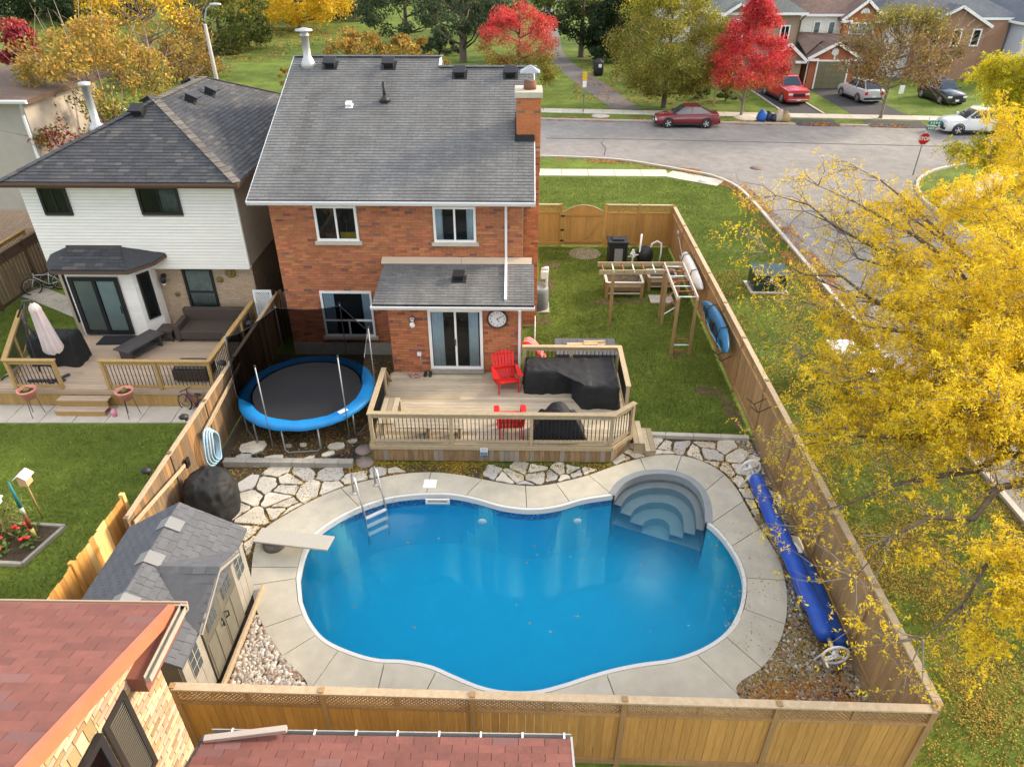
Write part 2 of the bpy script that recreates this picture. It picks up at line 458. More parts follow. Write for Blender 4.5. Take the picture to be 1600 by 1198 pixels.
alu = mat('aluminium', (.46, .46, .45), rough=.5, metal=.6, scale=4, var=.05)
red_plastic = mat('red_plastic', (.62, .018, .015), (.55, .014, .012), rough=.42, scale=3, var=.05)
cover_black = mat('black_cover', (.014, .014, .0145), (.009, .009, .0095), rough=.7, scale=3, var=.05, bump=.35, bscale=9, spec=.4)
black_plastic = mat('black_plastic', (.016, .016, .018), rough=.5, scale=4, var=.1)
blue_pad = mat('blue_pad', (.01, .23, .56), (.012, .19, .48), rough=.45, scale=3, var=.05, bump=.25, bscale=7)
mat_black = mat('trampoline_mat', (.018, .018, .02), (.013, .013, .014), rough=.75, scale=30, var=.0)
reel_blue = mat('solar_cover_blue', (.008, .075, .42), (.006, .055, .33), rough=.42, scale=3, var=.05, bump=.3, bscale=20, spec=.5)
wicker = mat('brown_wicker', (.085, .062, .048), (.05, .036, .028), rough=.75, scale=60, var=.08, bump=.6, bscale=120)
leaf_litter = mat('fallen_leaf', (.42, .29, .035), (.32, .20, .025), rough=.8, scale=3, var=.35, hue=.03, c3=(.28, .11, .025), p3=.22, trans=.15)
leaf_orange = mat('orange_fallen_leaf', (.42, .19, .05), (.32, .13, .035), rough=.85, scale=3, var=.35, hue=.02)
pebble_white = mat('white_pebble', (.55, .50, .43), (.42, .37, .31), rough=.8, scale=12, var=.35, c3=(.30, .20, .13), p3=.25)
pebble_brown = mat('brown_pebble', (.24, .205, .165), (.17, .145, .115), rough=.85, scale=12, var=.4, c3=(.38, .36, .33), p3=.22)

# ---------------------------------------------------------------- pool outline and ground
POOL_IN = [(-4.91, 10.91, -0.02), (-4.98, 11.63, -0.02), (-4.89, 12.20, -0.02), (-4.57, 12.68, -0.02), (-4.10, 13.12, -0.02), (-3.42, 13.51, -0.02), (-2.67, 13.69, -0.02), (-1.85, 13.72, -0.02), (-1.18, 13.57, -0.02), (-0.44, 13.29, -0.02), (0.28, 13.19, -0.02), (0.95, 13.31, -0.02), (1.61, 13.58, -0.02), (2.36, 13.76, -0.02)] 
STEP_ARC = [(2.36, 13.76, -0.02), (2.66, 14.24, -0.02), (3.12, 14.56, -0.02), (3.61, 14.67, -0.02), (4.10, 14.62, -0.02), (4.46, 14.37, -0.02), (4.66, 13.92, -0.02), (4.67, 13.35, -0.02), (4.57, 12.78, -0.02)]
POOL_IN2 = [(4.57, 12.78, -0.02), (4.79, 12.39, -0.02), (4.95, 11.82, -0.02), (5.00, 11.25, -0.02), (4.90, 10.70, -0.02), (4.66, 10.14, -0.02), (4.27, 9.60, -0.02), (3.73, 9.21, -0.02), (3.07, 8.94, -0.02), (2.39, 8.82, -0.02), (1.85, 8.69, -0.02), (1.36, 8.53, -0.02), (0.82, 8.33, -0.02), (0.30, 8.19, -0.02), (-0.27, 8.18, -0.02), (-0.74, 8.28, -0.02), (-1.28, 8.51, -0.02), (-1.73, 8.71, -0.02), (-2.28, 8.82, -0.02), (-2.83, 8.85, -0.02), (-3.40, 9.02, -0.02), (-3.96, 9.30, -0.02), (-4.39, 9.76, -0.02), (-4.70, 10.29, -0.02)]
inner = smooth_curve(POOL_IN, 6, False) + smooth_curve(STEP_ARC, 6, False)[1:] + smooth_curve(POOL_IN2, 6, False)[1:]
inner = [(p[0], p[1]) for p in inner]
OUT = [(-6.21, 11.91, 0.04), (-5.96, 10.84, 0.04), (-5.55, 9.97, 0.04), (-5.12, 9.38, 0.04), (-4.61, 8.81, 0.04), (-4.06, 8.31, 0.04)] + [(-3.9, 7.75), (-2.9, 7.35), (-1.6, 7.2), (0.2, 7.12), (1.6, 7.15), (2.8, 7.2), (3.6, 7.3), (4.3, 7.6)] + [(4.14, 8.31, 0.04), (4.75, 8.77, 0.04), (5.22, 9.29, 0.04), (5.58, 9.93, 0.04), (5.81, 10.61, 0.04), (5.94, 11.40, 0.04), (5.89, 12.14, 0.04), (5.74, 12.84, 0.04), (5.66, 13.48, 0.04), (5.58, 14.09, 0.04), (5.36, 14.70, 0.04), (4.98, 15.13, 0.04), (4.42, 15.40, 0.04), (3.81, 15.42, 0.04), (3.27, 15.27, 0.04), (2.53, 14.93, 0.04), (1.81, 14.54, 0.04), (1.16, 14.28, 0.04), (0.48, 14.09, 0.04), (-0.21, 14.13, 0.04), (-0.89, 14.30, 0.04), (-1.58, 14.49, 0.04), (-2.27, 14.59, 0.04), (-2.94, 14.55, 0.04), (-3.60, 14.38, 0.04), (-4.38, 14.06, 0.04), (-5.10, 13.58, 0.04), (-5.74, 12.96, 0.04), (-6.14, 12.44, 0.04)]
OUT = [(p[0], p[1]) for p in OUT]
outer = [(p[0], p[1]) for p in smooth_curve([(x, y, 0) for x, y in OUT], 6)]
def area(p): return sum(p[i - 1][0] * p[i][1] - p[i][0] * p[i - 1][1] for i in range(len(p))) / 2
if area(inner) < 0: inner.reverse()
if area(outer) < 0: outer.reverse()
def holed_sheet(name, outer_p, hole, z, m, dz=0):
    bm = bmesh.new(); E = []
    for poly in (outer_p, hole):
        vs = [bm.verts.new((x, y, z)) for x, y in poly]
        E += [bm.edges.new((vs[i - 1], vs[i])) for i in range(len(vs))]
    bmesh.ops.triangle_fill(bm, use_beauty=True, use_dissolve=False, edges=E)
    bm.normal_update()
    for f in bm.faces:
        if f.normal.z < 0: f.normal_flip()
    me = bpy.data.meshes.new(name); bm.to_mesh(me); bm.free(); me.materials.append(m)
    o = bpy.data.objects.new(name, me); COL.objects.link(o); o['kind'] = 'structure'
    return o
def grow(poly, d):
    out = []
    for i in range(len(poly)):
        a, b = Vector(poly[i - 1]), Vector(poly[(i + 1) % len(poly)]); t = (b - a).normalized()
        out.append((poly[i][0] + t.y * d, poly[i][1] - t.x * d))
    return out
hole = grow(inner, .10)
holed_sheet('lawn_ground', [(-600, -300), (600, -300), (600, 900), (-600, 900)], hole, 0, grass_m)
YARD = [(-8.27, 7.05), (6.64, 7.05), (6.68, 16.2), (4.2, 16.45), (3.2, 16.3), (2.6, 14.95), (-4.1, 14.95), (-4.3, 15.2), (-4.2, 20.8), (-7.6, 20.8), (-8.34, 20.8)]
holed_sheet('yard_soil', YARD, hole, .006, soil)

# ---------------------------------------------------------------- pool basin, water, coping, steps
liner = mat('pool_liner', (.0, .40, .72), (.0, .36, .66), rough=.5, scale=1.2, var=0)
water_m = glass_mat('pool_water', (1, 1, 1), .09, bump=.08, bscale=5.0, bstr=(1, 1, 1))
vs_ = water_m.node_tree.nodes.new('ShaderNodeVolumePrincipled'); vs_.inputs['Color'].default_value = (.0, .49, .86, 1); vs_.inputs['Absorption Color'].default_value = (.0, .52, .86, 1); vs_.inputs['Density'].default_value = .45; vs_.inputs['Anisotropy'].default_value = 0
water_m.node_tree.links.new(vs_.outputs[0], water_m.node_tree.nodes['Material Output'].inputs['Volume'])
ZW = -.15
b = MB()
b.strip([(x, y, .0) for x, y in grow(inner, .01)], [(x, y, -1.7) for x, y in grow(inner, .01)], closed=True)
b.add([(x, y, -1.7) for x, y in grow(inner, .01)], [tuple(range(len(inner)))])
basin = struct('pool_basin', b, liner)
band = mat('liner_band', (.01, .09, .30), (.10, .30, .55), rough=.4, scale=26, lo=.52, hi=.6, var=0, detail=2)
b = MB(); b.strip([(x, y, -.03) for x, y in grow(inner, .005)], [(x, y, -.32) for x, y in grow(inner, .005)], closed=True)
part('liner_band', b, band, basin)
b = MB(); n_ = len(inner); b.add([(x, y, ZW) for x, y in inner] + [(x, y, -1.69) for x, y in inner], [tuple(range(n_))], 0)
b.add([(x, y, ZW) for x, y in inner] + [(x, y, -1.69) for x, y in inner], [(n_ + i, n_ + (i + 1) % n_, (i + 1) % n_, i) for i in range(n_)] + [tuple(range(n_, 2 * n_))[::-1]], 0)
bmw = bmesh.new(); mew = b.mesh('pool_water'); bmw.from_mesh(mew); bmesh.ops.remove_doubles(bmw, verts=bmw.verts, dist=1e-5); bmesh.ops.recalc_face_normals(bmw, faces=bmw.faces); bmw.to_mesh(mew); bmw.free()
pw = struct('pool_water', mew, water_m)
step_i = {min(range(len(inner)), key=lambda i: (inner[i][0] - p[0]) ** 2 + (inner[i][1] - p[1]) ** 2) for p in (STEP_ARC[0], STEP_ARC[-1])}
s0, s1 = min(step_i), max(step_i)
stepset = inner[s0:s1 + 1] if s1 - s0 < len(inner) / 2 else inner[s1:] + inner[:s0 + 1]
rest = inner[s1:] + inner[:s0 + 1] if s1 - s0 < len(inner) / 2 else inner[s0:s1 + 1]
def ribbon(pts, d0, d1, z0, z1, name, m, parent=None, **k):
    A, B = grow_open(pts, d0), grow_open(pts, d1); b = MB()
    b.strip([(x, y, z1) for x, y in A], [(x, y, z1) for x, y in B])
    b.strip([(x, y, z0) for x, y in A], [(x, y, z1) for x, y in A])
    b.strip([(x, y, z1) for x, y in B], [(x, y, z0) for x, y in B])
    return part(name, b, m, parent, **k)
def grow_open(pts, d):
    out = []
    for i in range(len(pts)):
        a, b = Vector(pts[max(0, i - 1)]), Vector(pts[min(len(pts) - 1, i + 1)]); t = (b - a).normalized()
        out.append((pts[i][0] + t.y * d, pts[i][1] - t.x * d))
    return out
white_vinyl = mat('white_coping', (.58, .57, .53), rough=.4, scale=3, var=0)
ribbon(rest, -.015, .062, -.1, .048, 'coping', white_vinyl, kind='structure')
step_grey = mat('pool_step_plastic', (.25, .262, .262), (.22, .232, .235), rough=.5, scale=4, var=0)
stp = thing('pool_steps', 'grey moulded semicircular entry steps set into the far right end of the pool', 'pool steps', (3.4, 13.6, -.3))
ribbon(stepset, -.06, .12, -.25, .056, 'rim', step_grey, stp)
ribbon(stepset, -.035, .02, -1.3, -.02, 'back_wall', step_grey, stp)
A_, B_ = Vector(stepset[0]), Vector(stepset[-1]); Mc = (A_ + B_) / 2
def scaled(s): return [tuple(Mc + (Vector(p) - Mc) * s) for p in stepset]
for (s_out, s_in, z) in ((.985, .80, -.24), (.80, .57, -.46), (.57, .30, -.68)):
    o_, i_ = scaled(s_out), scaled(s_in); b = MB()
    b.strip([(x, y, z) for x, y in o_], [(x, y, z) for x, y in i_])
    b.strip([(x, y, z) for x, y in i_], [(x, y, z - .24) for x, y in i_])
    part('step', b, step_grey, stp)
b = MB(); b.add([(x, y, -.92) for x, y in scaled(.96)], [tuple(range(len(stepset)))])
part('step', b, step_grey, stp)

# concrete slabs round the pool, cut at the joints seen
JO = [((-3.94, 13.02), (-4.47, 13.70)), ((-3.42, 13.50), (-3.79, 14.24)), ((-2.35, 13.66), (-2.35, 14.57)), ((-1.38, 13.55), (-1.04, 14.33)), ((0.21, 13.13), (0.15, 14.09)), ((1.34, 13.43), (0.97, 14.23)), ((2.35, 13.71), (1.85, 14.56)), ((3.36, 14.58), (3.25, 15.28)), ((4.08, 14.56), (4.39, 15.41)), ((4.62, 13.91), (5.41, 14.61)), ((4.55, 12.73), (5.62, 13.54)), ((4.88, 11.99), (5.80, 12.61)), ((4.98, 11.04), (5.88, 11.03)), ((4.69, 10.19), (5.56, 9.79)), ((4.17, 9.47), (4.70, 8.74)), ((3.57, 9.11), (3.87, 8.18))]
near = lambda P, q: min(range(len(P)), key=lambda i: (P[i][0] - q[0]) ** 2 + (P[i][1] - q[1]) ** 2)
IN3 = grow(inner, .077)
cuts = [(near(inner, a), near(outer, b_)) for a, b_ in JO]
for q in [(-4.62, 9.95), (-4.93, 10.75), (-4.98, 11.3), (-4.8, 12.0), (-4.3, 9.3), (-3.6, 9.0), (-2.6, 8.93), (-1.5, 8.75), (-.4, 8.35), (.6, 8.25), (1.7, 8.7)]:
    i = near(inner, q); t = Vector(grow(inner, 1.2)[i]); cuts.append((i, near(outer, t)))
cuts = sorted(set(cuts))
deckp = MB()
pool_deck = thing('pool_deck', 'pale concrete walk of large curved slabs running round the whole pool', 'pool deck', (0, 7.6, 0)); pool_deck['kind'] = 'structure'
for c in range(len(cuts)):
    (i0, o0), (i1, o1) = cuts[c], cuts[(c + 1) % len(cuts)]
    I = [IN3[(i0 + k) % len(inner)] for k in range((i1 - i0) % len(inner) + 1)]
    O = [outer[(o0 + k) % len(outer)] for k in range((o1 - o0) % len(outer) + 1)]
    if len(O) > len(outer) * .5 or len(I) < 2: continue
    poly = I[::-1] + O
    ce = Vector((sum(p[0] for p in poly) / len(poly), sum(p[1] for p in poly) / len(poly)))
    # narrow the slab by the joint width along the ends only
    def pull(p, q, d=.009):
        v = Vector(q) - Vector(p); return tuple(Vector(p) + v.normalized() * d) if v.length > 0 else p
    I[0], I[-1], O[0], O[-1] = pull(I[0], I[1]), pull(I[-1], I[-2]), pull(O[0], O[1]), pull(O[-1], O[-2])
    b = MB(); b.prism(O + I[::-1], .008, .045)
    part('slab', b, concrete, pool_deck)
b = MB(); b.strip([(x, y, .012) for x, y in grow(IN3, .01)], [(x, y, .012) for x, y in grow(IN3, .05)], closed=True)

# ---------------------------------------------------------------- flagstone patio (irregular stones)
patio = thing('flagstone_patio', 'crazy paving of pale irregular flagstones with leafy joints between pool walk and deck', 'patio', (-6, 13.5, 0)); patio['kind'] = 'structure'
PAT = [[(-8.0, 11.0), (-5.3, 11.0), (-5.3, 12.2), (-3.0, 13.6), (-2.2, 14.55), (-8.0, 14.95)], [(-1.2, 14.1), (.4, 13.6), (2.6, 14.7), (2.4, 14.95), (-1.2, 14.9)], [(2.7, 15.0), (3.4, 14.6), (5.4, 13.4), (5.6, 12.6), (5.9, 11.2), (6.35, 11.4), (6.3, 16.1), (3.2, 16.1)]]
grown = grow(outer, .06)
def hull(P):
    P = sorted(set(P)); cr = lambda o, a, b: (a[0] - o[0]) * (b[1] - o[1]) - (a[1] - o[1]) * (b[0] - o[0]); L_, U_ = [], []
    for Q, H_ in ((P, L_), (P[::-1], U_)):
        for p in Q:
            while len(H_) > 1 and cr(H_[-2], H_[-1], p) <= .0004: H_.pop()
            H_.append(p)
    return L_[:-1] + U_[:-1]
def voronoi_stones(region, sp, seed):
    r = random.Random(seed); xs = [p[0] for p in region]; ys = [p[1] for p in region]; S = []
    y = min(ys) - sp; row = 0
    while y < max(ys) + sp:
        x = min(xs) - sp
        while x < max(xs) + sp:
            S.append((x + r.uniform(-.42, .42) * sp + (row % 2) * sp / 2, y + r.uniform(-.38, .38) * sp)); x += sp * r.choice((1, 1, .62, 1.15))
        y += sp * .85; row += 1
    for a in S:
        if not inpoly(a, region): continue
        poly = [(a[0] - 2, a[1] - 2), (a[0] + 2, a[1] - 2), (a[0] + 2, a[1] + 2), (a[0] - 2, a[1] + 2)]
        for b_ in S:
            dx, dy = b_[0] - a[0], b_[1] - a[1]; d2 = dx * dx + dy * dy
            if d2 == 0 or d2 > 9 * sp * sp: continue
            mx_, my_ = a[0] + dx / 2, a[1] + dy / 2; L_ = math.sqrt(d2); g = r.choice((.016, .024, .036))
            mx_ -= dx / L_ * g; my_ -= dy / L_ * g
            poly = clip(poly, [(mx_, my_), (mx_ - dy * 50, my_ + dx * 50), (mx_ - dx * 50 - dy * 50, my_ - dy * 50 + dx * 50), (mx_ - dx * 50 + dy * 50, my_ - dy * 50 - dx * 50), (mx_ + dy * 50, my_ - dx * 50)][:1] + [(mx_ - dy * 50, my_ + dx * 50), (mx_ - dx * 50, my_ - dy * 50), (mx_ + dy * 50, my_ - dx * 50)])
            if not poly: break
        if poly: yield poly, r
for reg, sp, sd in ((PAT[0], .60, 3), (PAT[1], .50, 8), (PAT[2], .56, 5)):
    for poly, r in voronoi_stones(reg, sp, sd):
        c = Vector((sum(p[0] for p in poly) / len(poly), sum(p[1] for p in poly) / len(poly)))
        # cut back where it would run under the pool walk
        dn = [tuple(Vector(poly[i]).lerp(Vector(poly[(i + 1) % len(poly)]), k / 8)) for i in range(len(poly)) for k in range(8)]
        ot = [p for p in dn if not inpoly(p, grown)]
        if len(ot) < 6 or r.random() < .02: continue
        pl = poly if len(ot) == len(dn) else hull(ot)
        if abs(area(pl)) < .025: continue
        c = Vector((sum(p[0] for p in pl) / len(pl), sum(p[1] for p in pl) / len(pl)))
        ch = []
        for i in range(len(pl)):
            a, b_, d_ = Vector(pl[i - 1]), Vector(pl[i]), Vector(pl[(i + 1) % len(pl)])
            ch.append(tuple(b_ + (a - b_) * r.uniform(.06, .22))); ch.append(tuple(b_ + (d_ - b_) * r.uniform(.06, .22)))
            if (d_ - b_).length > .22: q_ = b_.lerp(d_, r.uniform(.4, .6)); ch.append(tuple(q_ + (c - q_).normalized() * r.uniform(.0, .035)))
        z = .024 + r.uniform(0, .016); b = MB(); n = len(ch)
        top = [(x, y, z + r.uniform(-.003, .003)) for x, y in ch]
        b.add(top + [(x + (x - c.x) * .03, y + (y - c.y) * .03, .004) for x, y in ch], [tuple(range(n))] + [(i, n + i, n + (i + 1) % n, (i + 1) % n) for i in range(n)])
        part('flagstone', b, stone_m, patio)
# loose stones under and before the trampoline
for i, (px, py, sx, sy, a) in enumerate([(-5.85,15.02,.30,.13,.9),(-6.75,15.15,.34,.12,.2),(-6.95,14.95,.28,.1,.7),(-5.15,15.7,.26,.16,.2),(-5.3,15.35,.2,.1,.5),(-4.75,15.95,.17,.08,.1),(-6.1,15.75,.12,.08,0),(-6.5,15.7,.1,.07,0),(-7.45,15.6,.45,.3,.3),(-7.6,15.1,.3,.22,1.)]):
    pts = [(px + math.cos(q) * sx * rnd.uniform(.75, 1.1) * math.cos(a) - math.sin(q) * sy * rnd.uniform(.75, 1.1) * math.sin(a), py + math.cos(q) * sx * math.sin(a) + math.sin(q) * sy * math.cos(a)) for q in [k * .785 for k in range(8)]]
    b = MB().prism(pts, .005, .05)
    single('loose_flagstone', b, stone_m, ['long pale stone under the front foot of the trampoline', 'whitish loose stone left of the trampoline leg', 'white stone slab on black sheeting near the grey timber edge', 'pale stone inside the right trampoline foot', 'small stone in the soil by the right trampoline foot', 'cream stone piece beside the trampoline leg next to the deck', 'small white stone under the trampoline edge', 'tiny pale stone left of the small one under the trampoline', 'broad grey flagstone against the left fence under the trampoline', 'grey flagstone by the fence behind the timber edge'][i], 'stone', 'loose stones around the trampoline', loc=(px, py, .005))
for i, (x, y) in enumerate([(-4.35, 15.55), (-4.22, 15.0)]):
    b = MB().lathe([(.001, .005), (.24, .005), (.24, .045), (.001, .05)], (x, y, 0), 18)
    single('round_stepping_stone', b, mat('stepping_stone', (.24, .19, .17), rough=.9, scale=9, var=.1), ['round brownish stepping stone left of the deck, the farther one', 'round brownish stepping stone touching the front left deck corner'][i], 'stepping stone', 'round stepping stones by the deck', loc=(x, y, 0))
# black sheeting
b = MB().prism([(-8.0, 14.98), (-4.55, 14.98), (-4.5, 15.5), (-4.6, 16.1), (-4.75, 15.5), (-5.4, 15.15), (-6.6, 15.1), (-7.3, 15.35), (-8.0, 15.3)], .008, .018)
single('weed_sheeting', b, black_plastic, 'black weed sheeting showing through the soil behind the grey timber edge', 'ground sheet', loc=(-6, 15, .008))
# grey timber edging, one thing of blocks
t = thing('timber_edging', 'low grey landscape edging of butted blocks between trampoline bed and flagstones', 'edging', (-6.2, 14.85, 0))
x = -8.0
while x < -4.5:
    w = min(.62, -4.5 - x); inst('block', cube(old_concrete), t, (x + w / 2, 14.87, .09), (0, 0, rnd.uniform(-.01, .01)), (w - .012, .2, .18)); x += .62
t = thing('concrete_edging', 'pale concrete edging strip between back lawn and flagstones right of the deck steps', 'edging', (5, 16.3, 0))
for k in range(4):
    x0 = 3.35 + k * .78; y0 = 16.33 - .035 * k
    plank('block', concrete2, t, (x0, y0, .06), (x0 + .765, y0 - .035, .06), .16, .13)

# ---------------------------------------------------------------- roads, pavements, path, drives
KERB = [(-120, 46.0), (-20, 46.0), (-5, 46.0)] + [(p[0], p[1]) for p in [(1.14, 45.93, 0.00), (5.76, 45.26, 0.00), (8.35, 43.86, 0.00), (9.90, 42.79, 0.00), (11.20, 41.77, 0.00), (12.05, 39.93, 0.00)]] + [(12.3, 37.5), (12.35, 33), (12.35, 26), (12.4, 18), (12.4, 10), (12.4, -60)]
KF = [(p.x, p.y) for p in smooth_curve([(x, y, 0) for x, y in KERB], 5, False)]
OPP = [(21.2, -60), (21.2, 20), (21.2, 34), (21.6, 38.5), (23.4, 42), (26.5, 44.2), (31, 45), (37, 45.2), (45, 45.1), (120, 44)]
OF = [(p.x, p.y) for p in smooth_curve([(x, y, 0) for x, y in OPP], 5, False)]
FAR = [(-120, 57.6), (1.6, 56.4), (27.2, 54.4), (120, 47.0)]
b = MB(); b.add([(x, y, .006) for x, y in KF + OF + FAR[::-1]], [tuple(range(len(KF + OF + FAR)))])
struct('road', b, asphalt)
crk = mat('tar_line', (.10, .095, .09), rough=.9, scale=4, var=0)
b = MB()
b.tube([(1.6, 50.6, .006), (8, 50.4, .006), (16, 49.8, .006), (27, 48.9, .006), (40, 48, .006)], .035, 4)
b.tube([(5.2, 46.2, .006), (5.5, 48, .006), (5.3, 49.5, .006), (5.7, 50.5, .006)], .03, 4)
struct('road_crack', b, crk)
single('manhole_cover', MB().lathe([(.001, .007), (.42, .007), (.42, .016), (.001, .016)], (14.2, 43.5, 0), 20), mat('manhole_iron', (.14, .10, .085), rough=.7, scale=12, var=0), 'round brown manhole cover in the road at the corner', 'manhole', loc=(14.2, 43.5, 0))
def kerb(pts, d, name='kerb'):
    A = grow_open(pts, 0); B = grow_open(pts, d); b = MB()
    b.strip([(x, y, .11) for x, y in A], [(x, y, .11) for x, y in B]); b.strip([(x, y, 0) for x, y in A], [(x, y, .11) for x, y in A]); b.strip([(x, y, .11) for x, y in B], [(x, y, 0) for x, y in B])
    struct(name, b, concrete2)
kerb(KF, .16); kerb(OF, .16)
far_l = lambda x: 56.4 - (x - 1.6) * .0781 if x > 1.6 else 56.4 + (1.6 - x) * .01
DRIVES = [(20.3, 23.3), (25.5, 29.7)]
kerb([(-120, far_l(-120) + .0), (1.6, 56.4), (20.2, far_l(20.2))], -.16)
kerb([(23.4, far_l(23.4)), (25.4, far_l(25.4))], -.16)
kerb([(29.8, far_l(29.8)), (60, far_l(60)), (120, 47.0)], -.16)
# pavement slabs
def slab_run(name, label, p0, p1, w, L, m, z=.03, keep=None):
    t = thing(name, label, 'sidewalk', (p0[0], p0[1], 0)); t['kind'] = 'structure'
    p0, p1 = Vector((*p0, z / 2)), Vector((*p1, z / 2)); d = p1 - p0; n = max(1, round(d.length / L))
    for k in range(n):
        a, c = p0 + d * (k / n), p0 + d * ((k + 1) / n); g = d.normalized() * .012
        plank('slab', m, t, a + g, c - g, w, z + rnd.uniform(0, .012))
slab_run('sidewalk', 'pale concrete sidewalk beyond the garden gate', (-26, 42.7), (8.6, 42.35), 1.35, 1.55, concrete2)
slab_run('sidewalk', 'short angled end of the sidewalk at the street corner', (8.6, 42.3), (11.3, 40.4), 1.3, 1.5, concrete2)
slab_run('sidewalk', 'pale sidewalk on the far side of the street', (-40, 59.9), (1.6, 59.6), 1.5, 1.6, concrete2)
slab_run('sidewalk', 'pale sidewalk crossing in front of the far houses', (1.6, 59.6), (60, 55.0), 1.5, 1.6, concrete2)
slab_run('sidewalk', 'diagonal piece of sidewalk on the opposite corner seen through the yellow tree', (22.3, 36.6), (30, 44.0), 1.3, 1.5, concrete2)
b = MB(); PA = [(6.90, 60.92, 0.00), (8.73, 60.95, 0.00), (6.54, 80.24, -0.00), (4.66, 91.69, 0.00), (3.69, 90.14, 0.00), (3.15, 87.20, 0.00), (4.79, 76.33, 0.00)]
b.add([(3.2 + 2.2 + 0, 60.4, .008), (9.5, 60.2, .008), (7.6, 72, .008), (5.2, 84, .008), (4.6, 92, .008), (4.9, 110, .008), (5.4, 150, .008), (3.4, 150, .008), (2.9, 110, .008), (2.6, 92, .008), (3.3, 82, .008), (5.2, 70, .008)][1:] + [(7.2, 60.3, .008)], [tuple(range(12))])
struct('park_path', b, path_m)
for (x0, x1), lab in zip(DRIVES, ('left', 'right')):
    b = MB(); sk = .22
    b.add([(x0, far_l(x0) - .3, .012), (x1, far_l(x1) - .3, .012), (x1 + .3, far_l(x1) + 2.0, .012), (x0 + .2, far_l(x0) + 2.0, .012)], [(0, 1, 2, 3)])
    b.add([(x0 + .3, far_l(x0) + 4.0, .012), (x1 + .3, far_l(x1) + 4.0, .012), (x1 + .1, 71, .012), (x0 + .4, 71, .012)], [(0, 1, 2, 3)])
    struct('driveway', b, asphalt_dark)
    for xx in ((x0, x1) if lab == 'left' else ()):
        b = MB(); b.beam((xx + .3, far_l(xx) + 4, .03), (xx + .2, 70, .03), .15, .08); struct('driveway_edging', b, concrete2)
slab_run('side_path', 'concrete walk of pavers along the front of the left neighbour deck', (-19.0, 17.1), (-9.3, 17.25), .95, .95, concrete2)
slab_run('side_path', 'concrete pavers beside the left neighbour house wall', (-19.6, 25.6), (-16.2, 23.6), .9, .9, concrete2)

dirt_m = mat('bare_dirt', (.17, .12, .07), (.10, .075, .035), rough=1, scale=7, var=0, bump=.6, bscale=40)
for x, y, rx, ry in ((6.35, 17.6, .3, 1.0), (5.9, 18.7, .5, .35), (3.3, 25.0, .55, .3), (4.4, 25.1, .7, .22), (1.0, 26.6, .4, 1.2), (1.3, 28.6, .5, .5), (.8, 23.4, .35, .5), (5.3, 20.9, .25, .2), (5.7, 25.0, .5, .3)):
    pts = [(x + math.cos(q) * rx * rnd.uniform(.6, 1.1), y + math.sin(q) * ry * rnd.uniform(.6, 1.1)) for q in [k * .35 for k in range(18)]]
    b = MB(); b.add([(p[0], p[1], .005) for p in pts], [tuple(range(18))]); struct('bare_soil', b, dirt_m)

# ---------------------------------------------------------------- fences
def lattice(parent, p0, p1, z0, z1, m, step=.085, w=.026):
    p0, p1 = Vector((*p0, 0)), Vector((*p1, 0)); X = (p1 - p0).normalized(); N_ = Vector((-X.y, X.x, 0)); Lh = (p1 - p0).length; H_ = z1 - z0
    rect = [(0, 0), (Lh, 0), (Lh, H_), (0, H_)]; b = MB()
    for s, off in ((1, .006), (-1, -.006)):
        k = -H_
        while k < Lh + H_:
            q = [(k, 0), (k + w * 1.41, 0), (k + w * 1.41 + H_, H_), (k + H_, H_)] if s > 0 else [(k, H_), (k + H_, 0), (k + H_ + w * 1.41, 0), (k + w * 1.41, H_)]
            q = clip(q, rect)
            if len(q) > 2: b.ext([p0 + X * a + Vector((0, 0, z0 + c)) + N_ * off for a, c in q], N_ * .009)
            k += step
    if b.v: part('lattice', b, m, parent, kind='stuff')
def fence(name, label, p0, p1, side, h, mb_, mp_, mc_, nbay, lat=True, zb=.06, bw=.142, gap=.006, studs=True, cap=True, kick=True, jig=0., capw=.14, step=.085):
    """posts, rails, one board after another; side = +1/-1: which side of the line the boards stand proud on"""
    A, B = Vector((*p0, 0)), Vector((*p1, 0)); X = (B - A).normalized(); N_ = Vector((-X.y, X.x, 0)) * side; L_ = (B - A).length
    t = thing(name, label, 'fence', (p0[0], p0[1], 0)); Z = lambda z: Vector((0, 0, z)); rz = math.atan2(X.y, X.x)
    zl = h - .34 if lat else h - .03
    for k in range(nbay + 1):
        inst('post', cube(mp_), t, A + X * (L_ * k / nbay) + Z(h / 2 + .01), (0, 0, rz), (.095, .095, h + .06))
    n = int(L_ / bw)
    for k in range(n):
        u_ = (k + .5) * L_ / n; hh = zl - zb + (rnd.uniform(-jig, jig) if jig else 0)
        inst('board', cube(mb_), t, A + X * u_ + Z(zb + hh / 2) + N_ * .002, (0, 0, rz), (L_ / n - gap, .018 + rnd.uniform(0, .006), hh))
    for k in range(nbay):
        a, c = A + X * (L_ * k / nbay + .048), A + X * (L_ * (k + 1) / nbay - .048)
        if lat:
            lattice(t, a[:2], c[:2], zl, h - .035, mp_, step)
            for s in (1, -1): plank('rail', mp_, t, a + Z(zl - .02) + N_ * .03 * s, c + Z(zl - .02) + N_ * .03 * s, .035, .05)
            if studs: inst('stud', cube(mp_), t, (a + c) / 2 + Z((zl + h) / 2), (0, 0, rz), (.06, .045, h - zl - .03))
        if kick:
            for s in (1, -1): plank('rail', mp_, t, a + Z(zb + .09) + N_ * .03 * s, c + Z(zb + .09) + N_ * .03 * s, .03, .13)
        if cap: plank('cap_rail', mc_, t, A + X * (L_ * k / nbay + .003) + Z(h), A + X * (L_ * (k + 1) / nbay - .003) + Z(h), capw, .036)
    return t
